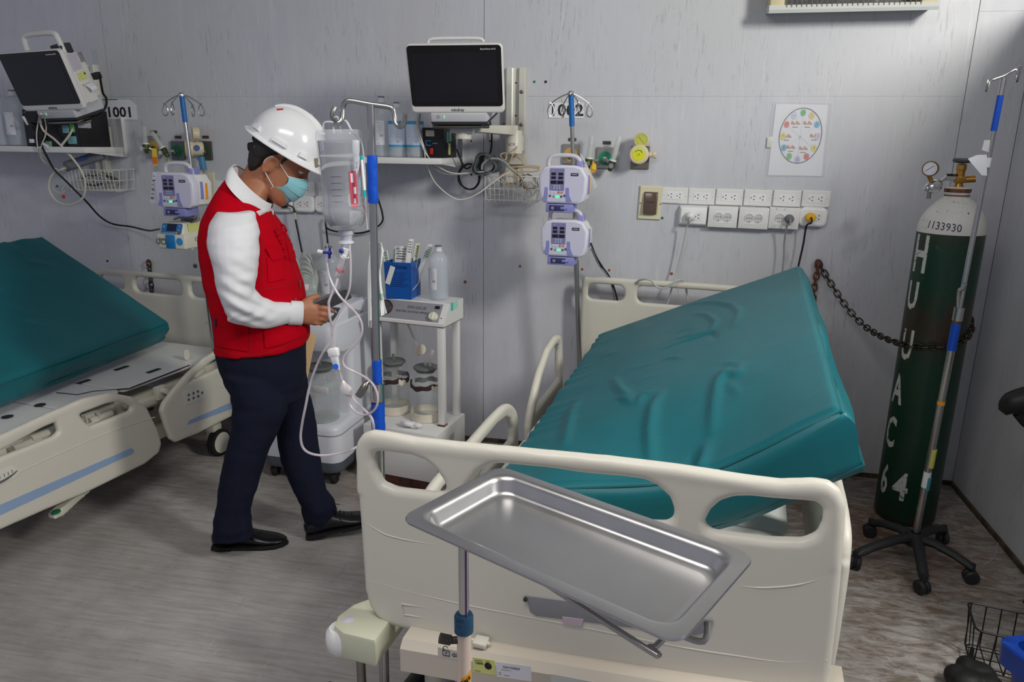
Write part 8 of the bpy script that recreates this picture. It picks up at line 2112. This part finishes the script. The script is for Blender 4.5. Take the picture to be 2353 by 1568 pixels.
# ---------------- shirt: sleeves, cuffs, collar
g = G()
g.loft([limb_ring((498, 486), (585, 486), .060, -.135), limb_ring((478, 520), (594, 512), .082, -.165), limb_ring((474, 560), (598, 556), .088, -.185), limb_ring((484, 600), (596, 604), .084, -.198), limb_ring((493, 640), (588, 645), .078, -.208), limb_ring((501, 672), (583, 676), .074, -.212), limb_ring((508, 696), (590, 700), .068, -.214), limb_ring((517, 722), (600, 704), .060, -.210), limb_ring((540, 744), (606, 690), .052, -.205)])
g.loft([limb_ring((520, 738), (566, 655), .055, -.212), limb_ring((546, 747), (588, 668), .056, -.207), limb_ring((578, 752), (606, 685), .054, -.195), limb_ring((612, 752), (632, 694), .050, -.176), limb_ring((640, 747), (655, 697), .045, -.155), limb_ring((664, 743), (674, 697), .038, -.138), limb_ring((690, 744), (693, 696), .034, -.121)])
rc = lambda A, B, b_, d: limb_ring(A, B, b_, d)
g.loft([rc((520, 500), (590, 500), .058, .15), rc((560, 560), (650, 555), .07, .19), rc((580, 650), (650, 640), .062, .21), rc((585, 710), (650, 690), .056, .215), rc((640, 780), (665, 730), .045, .19), rc((660, 792), (682, 748), .036, .17)])
g.loft([body_ring((474, 600), (660, 600), .15, 0, -.012), body_ring((470, 540), (648, 540), .165, 0, -.012), body_ring((480, 490), (636, 500), .165, 0, -.012), body_ring((505, 455), (618, 478), .135, 0, -.010), body_ring((535, 415), (606, 466), .075, 0, -.006)])
sh_ = voxel(g, .0055, 6, .5)
elb = pp(560, 700, -.25)
def efold(p):
 return 1.0
fold(sh_, .0050, 9, 9, 22, 5)
el_ = pp(575, 690, -.26)
out = []
for p in sh_.v:
 p = V(p); q_ = p - el_; r_ = q_.length
 if r_ < .22 and q_.dot(VV) < .1:
  a_ = q_.dot(UU); z_ = q_.z
  k = math.exp(-(r_ / .10) ** 2)
  p = p - VV * (.006 * sin((z_ * .8 + a_ * .55) * 150) * k)
 out.append(tuple(p))
sh_.v = out
shirt = obj('shirt', sh_, SHIRT, man, sharp=180)
c0, c1 = pp(666, 720, -.138), pp(694, 719, -.121)
g = G().loft([limb_ring((661, 745), (669, 693), .0385, -.140, 24, .001), limb_ring((664, 745), (671, 693), .0395, -.139, 24, .002), limb_ring((691, 746), (695, 694), .0365, -.121, 24, .002), limb_ring((694, 745), (697, 695), .035, -.119, 24, .001), limb_ring((693, 742), (696, 698), .031, -.119, 24)])
obj('cuff', g, SHIRT, shirt)
NB0, NF0 = pp(541, 384), pp(618, 456)
def col_ring(back, front, lat, u):
 b_, f_ = pp(*back), pp(*front); c = (b_ + f_) / 2; a_ = (f_ - b_) / 2
 t_ = pi + (u - .5) * 2 * (pi * .955)
 return c + a_ * cos(t_ - pi) * -1 + LLt * (lat * sin(t_ - pi))
def collar(u, v_):
 top_ = col_ring((539, 379), (626, 468), .075, u); bot = col_ring((526, 404), (614, 490), .112, u)
 e_ = abs(u - .5) * 2
 tip = max(0, 1 - abs(e_ - .86) / .16)
 bot = bot + ZZ * (-.026 * tip) + FF * (-.004 * tip)
 return top_.lerp(bot, v_) + (top_.lerp(bot, v_) - pp(576, 432)).normalized() * (.006 * sin(pi * v_))
obj('collar', G().sheet(collar, 56, 8, .003), SHIRT, shirt, sharp=60)
def stand_(u, v_): return col_ring((541, 384), (624, 469), .069, u).lerp(col_ring((538, 408), (612, 490), .090, u), v_)
obj('collar_stand', G().sheet(stand_, 40, 4, .002), SHIRT, shirt, sharp=60)
# ---------------- vest
vr = [((493, 812), (708, 778), .158), ((494, 800), (709, 766), .160), ((489, 740), (711, 735), .163), ((478, 690), (702, 700), .165), ((467, 640), (696, 650), .168), ((459, 590), (681, 602), .170), ((456, 548), (664, 552), .172), ((463, 508), (648, 516), .170), ((478, 470), (628, 492), .155), ((497, 438), (614, 478), .125), ((514, 414), (604, 468), .090), ((528, 400), (598, 455), .055)]
g = G().loft([body_ring(a, b_, w_, 0, 0, 40, 2.25) for a, b_, w_ in vr])
# lower near-side skirt swings out to the front pocket
vg = voxel(g, .006, 6, .5)
def vmask(p): return .5 + .9 * max(0, min(1, (1.15 - p.z) / .3))
fold(vg, .0045, 6, 6, 16, 2, vmask)
zc_ = pp(600, 790).z
vg.v = [tuple(V(p) + VV * (.0025 * sin(V(p).dot(UU) * 55) * max(0, min(1, (zc_ + .12 - p[2]) / .12)))) for p in vg.v]
vest = obj('vest', vg, RED, man, sharp=180)
vb = BVHTree.FromPolygons([V(p) for p in vg.v], vg.f)
sb = BVHTree.FromPolygons([V(p) for p in sh_.v], sh_.f)
def on(bv, px, py, off=.0):
 r = bv.ray_cast(EYE, ray(px, py).normalized())
 if r[0] is None:
  nr_ = bv.find_nearest(pp(px, py, -.12)); return nr_[0] + nr_[1] * off
 n_ = r[1] if r[1].dot(EYE - r[0]) > 0 else -r[1]
 return r[0] + n_ * off
def patch(bv, quad, off, th, nu=10, nv=8, sag=0.0):
 a, b_, c, d = [V(q_) for q_ in quad]      # bottom-left, bottom-right, top-right, top-left
 def fn(u, v_):
  p = a.lerp(b_, u).lerp(d.lerp(c, u), v_)
  return on(bv, p.x, p.y - sag * -sin(pi * u) * (1 - v_), off)
 return G().sheet(fn, nu, nv, th)
def seam(bv, pts, r, off=.0):
 P = spline([V((a, b_, 0)) for a, b_ in pts], 5)
 return G().tube([on(bv, p.x, p.y, off) for p in P], r, 6, False, 1)
po = obj('chest_pocket', patch(vb, ((616, 650), (652, 641), (648, 590), (612, 592)), .002, .004), RED, vest, sharp=60)
obj('pocket_flap', patch(vb, ((622, 599), (650, 588), (639, 562), (608, 572)), .006, .004, sag=3), RED, vest, sharp=60)
obj('chest_pocket', patch(vb, ((666, 600), (679, 592), (664, 528), (648, 520)), .003, .003), RED, vest, sharp=60)
obj('pocket_flap', patch(vb, ((652, 532), (664, 534), (655, 524), (645, 516)), .006, .004), RED, vest, sharp=60)
obj('hip_pocket', patch(vb, ((610, 800), (700, 768), (706, 742), (606, 752)), .003, .004, 14, 8, 3), RED, vest, sharp=60)
obj('hip_pocket', patch(vb, ((500, 796), (570, 808), (572, 745), (496, 732)), .002, .003, 12, 8), RED, vest, sharp=60)
for pts in ([(494, 800), (530, 812), (580, 818), (640, 803), (700, 768)], [(576, 740), (575, 780), (577, 822)], [(621, 484), (640, 520), (658, 560), (676, 610), (688, 650), (694, 690), (700, 730)], [(545, 470), (580, 500), (600, 540), (604, 600), (596, 650)], [(586, 668), (630, 662), (690, 648)]):
 obj('seam', seam(vb, pts, .0013), mat('dark_red_stitch', (150, 6, 20), .8), vest)
for px, py in ((686, 648), (677, 690), (648, 526)):
 p = on(vb, px, py, .004)
 obj('zip_pull', G().box(p, (.005, .004, .012), .001).box(p + V((.002, -.001, -.012)), (.003, .003, .014), .001), mat('pewter', (150, 128, 110), .35, .8), vest)
obj('pocket_pen', G().cyl(on(vb, 498, 747, .006), on(vb, 499, 732, .006), .004, n=10), mat('navy_pen', (40, 44, 80), .3), vest)
obj('pocket_slit', seam(vb, [(497, 746), (515, 752), (540, 752)], .0022), mat('dark_red_stitch', (150, 6, 20), .8), vest)
vv_ = [on(vb, 619, 476, .002), on(vb, 629, 496, .002), on(vb, 623, 474, .002)]
g = G().tube([on(vb, 617, 470, .002), on(vb, 622, 482, .002), on(vb, 627, 494, .001)], [.009, .006, .0015], 8, False, 4)
obj('shirt_front', g, SHIRT, shirt)
# ---------------- trousers
g = G()
g.loft([body_ring((497, 778), (705, 760), .145), body_ring((497, 812), (702, 795), .150), body_ring((503, 845), (702, 835), .150), body_ring((515, 875), (700, 870), .145), body_ring((530, 905), (698, 905), .12)], True)
na = [((512, 860), (650, 860), .088, -.070), ((528, 900), (662, 905), .088, -.078), ((533, 940), (660, 945), .086, -.080), ((532, 980), (645, 978), .082, -.078), ((524, 1020), (628, 1014), .076, -.076), ((514, 1055), (613, 1050), .072, -.072), ((504, 1100), (598, 1095), .068, -.066), ((498, 1150), (583, 1143), .064, -.058), ((491, 1190), (575, 1180), .062, -.050), ((487, 1222), (580, 1208), .062, -.044), ((487, 1240), (586, 1226), .060, -.040)]
g.loft([limb_ring(a, b_, w_, d) for a, b_, w_, d in na])
lb_ = [((580, 860), (704, 850), .088, .075), ((612, 910), (710, 902), .085, .068), ((632, 957), (724, 950), .080, .056), ((636, 1010), (731, 1004), .075, .045), ((645, 1060), (738, 1050), .070, .036), ((660, 1100), (743, 1086), .067, .030), ((680, 1142), (750, 1122), .064, .026), ((692, 1172), (768, 1148), .062, .024), ((698, 1196), (775, 1172), .060, .022), ((706, 1216), (778, 1190), .058, .022)]
g.loft([limb_ring(a, b_, w_, d) for a, b_, w_, d in lb_])
tg = voxel(g, .0062, 6, .5)
zk_ = pp(600, 1210).z
fold(tg, .0075, 8, 8, 15, 9, lambda p: .45 + 1.0 * max(0, min(1, (.22 - p.z) / .12)) + .6 * math.exp(-((p.z - .62) / .06) ** 2))
tr_ = obj('trousers', tg, NAVY, man, sharp=180)
tb = BVHTree.FromPolygons([V(p) for p in tg.v], tg.f)
ST = mat('navy_seam', (14, 16, 30), .85)
for pts in ([(589, 840), (598, 858), (600, 920), (592, 990), (566, 1080), (545, 1170), (540, 1215)], [(590, 838), (597, 856), (610, 842), (612, 832)], [(655, 900), (640, 950), (628, 1000)], [(668, 980), (682, 1050), (704, 1120), (726, 1180)]):
 obj('seam', seam(tb, pts, .0016), ST, tr_)
# ---------------- shoes
def shoe(lab, H, T, lift, wid):
 ax = (T - H); L_ = ax.length; X = ax.normalized(); Y = ZZ.cross(X).normalized(); Z_ = X.cross(Y)
 M_ = Mx((X, Y, Z_)).transposed().to_4x4(); M_.translation = H
 sec = [(-.004, .020, .058, .010), (.006, .016, .068, .024), (.03, .016, .082, .033), (.07, .016, .092, .037), (.105, .017, .088, .038), (.14, .016, .074, .041), (.18, .015, .058, .045), (.215, .014, .048, .046), (.25, .014, .040, .041), (.275, .014, .033, .030), (.292, .016, .027, .014)]
 k = L_ / .292
 rings = []
 for x, z0, z1, hw in sec:
  ring = []
  for i in range(22):
   a = 2 * pi * i / 22; c, s_ = cos(a), sin(a)
   zz = (z0 + (z1 - z0) * (.5 + .5 * s_)); w_ = hw * math.copysign(abs(c) ** .75, c) * (1 if s_ < .2 else 1 - .22 * s_)
   ring.append(M_ @ V((x * k, w_, zz)))
  rings.append(ring)
 up = voxel(G().loft(rings), .0042, 4)
 s = obj('shoe', up, LEATHER, man, sharp=180)
 ol = [(0, -.020), (.02, -.031), (.07, -.036), (.14, -.041), (.20, -.047), (.25, -.043), (.28, -.028), (.297, -.008), (.297, .008), (.28, .026), (.25, .040), (.20, .045), (.14, .040), (.07, .036), (.02, .031), (0, .020)]
 ol2 = [((a - .004) * k, b_ * 1.03) for a, b_ in ol]
 g2 = G()
 g2.prism(ol2, .008, .017, M_, .002)
 g2.v = [tuple(p) for p in g2.v]
 heel = [(-.005, -.022), (.02, -.033), (.075, -.036), (.075, .036), (.02, .033), (-.005, .022)]
 g2.prism([(a * k, b_) for a, b_ in heel], 0, .012, M_, .001)
 g2.prism([(a * k, b_ * .96) for a, b_ in ol if a > .11] , .002, .010, M_, .001)
 obj('sole', g2, mat('black_sole', (22, 21, 21), .6), s)
 g3 = G()
 for q_ in range(4):
  x = .118 + q_ * .014; zz = .091 - q_ * .0075
  g3.tube([M_ @ V((x * k, -.020, zz - .008)), M_ @ V(((x + .004) * k, 0, zz + .0015)), M_ @ V((x * k, .020, zz - .008))], .0016, 6, False, 4)
 g3.tube([M_ @ V((.122 * k, 0, .092)), M_ @ V((.130 * k, -.022, .100)), M_ @ V((.146 * k, -.034, .086)), M_ @ V((.134 * k, -.016, .090)), M_ @ V((.122 * k, 0, .092)), M_ @ V((.128 * k, .018, .104)), M_ @ V((.150 * k, .022, .094))], .0016, 6, False, 5)
 g3.tube([M_ @ V((.124 * k, -.004, .092)), M_ @ V((.140 * k, -.036, .078)), M_ @ V((.150 * k, -.046, .056))], .0015, 6, False, 5)
 obj('shoe_lace', g3, mat('black_lace', (14, 14, 16), .7), s)
 g4 = G().tube([M_ @ V((.205 * k, -.044, .018)), M_ @ V((.196 * k, -.034, .042)), M_ @ V((.190 * k, 0, .0585)), M_ @ V((.196 * k, .034, .042))], .0012, 6, False, 5).tube([M_ @ V((.030 * k, -.0325, .018)), M_ @ V((.045 * k, -.034, .06)), M_ @ V((.05 * k, -.030, .085))], .0012, 6, False, 5)
 obj('stitching', g4, mat('black_lace', (14, 14, 16), .7), s)
 return s
h1 = at(491, 1270, Z=0) + VV * .034; t1 = at(661, 1256, Z=0) + VV * .02
shoe('near', h1 + V((0, 0, 0)), t1, 0, 1)
h2 = at(709, 1247, Z=0) + VV * .034
t2_ = h2 + FF * .268 + V((0, 0, .045)) + VV * .06
t2_ = h2 + (t2_ - h2).normalized() * .282
shoe('far', h2 + V((0, 0, .003)), t2_, 0, 1)
# ---------------- what he holds (things of their own)
P1, P2 = pp(716, 714, dd + .012), pp(797, 677, dd - .012)
lx_ = (P2 - P1).normalized(); wx = (VV * .66 - ZZ * .75); wx = (wx - lx_ * wx.dot(lx_)).normalized(); nx = lx_.cross(wx)
PM = frame((P1 + P2) / 2 - wx * .004 + VV * .008, lx_, wx)
t = thing('phone', 'dark grey phone held in the hand of the man in the red vest', 'phone', (P1 + P2) / 2)
obj('phone_case', G().plate(rrect((P2 - P1).length + .022, .070, .011), [], .010, .0035, PM), mat('dark_phone_case', (96, 96, 100), .5, var=.06), t)
s_ = 1 if (PM.to_3x3() @ V((0, 0, 1))).dot(VV) > 0 else -1
obj('phone_screen', G().plate(rrect((P2 - P1).length + .014, .063, .008), [], .0012, .0003, PM @ Mx.Translation((0, 0, s_ * .0054))), mat('phone_glass', (40, 42, 50), .08), t)
q4 = [pp(704, 884, .13), pp(727, 772, .145), pp(690, 757, .13), pp(640, 850, .10)]
t = thing('folder', 'manila paper folder held low behind the red vest', 'folder', q4[0])
obj('folder_sheet', G().sheet(lambda u, v_: (q4[0].lerp(q4[3], u)).lerp(q4[1].lerp(q4[2], u), v_) + VV * (.006 * sin(u * 3 + v_ * 2)), 10, 10, .0022), mat('manila_paper', (222, 186, 140), .6, var=.04), t)
obj('folder_sheet', G().sheet(lambda u, v_: (q4[0].lerp(q4[3], u)).lerp(q4[1].lerp(q4[2], u), v_) + VV * (.006 * sin(u * 3 + v_ * 2) + .004 + .004 * v_), 10, 10, .0014), mat('manila_paper', (222, 186, 140), .6, var=.04), t)
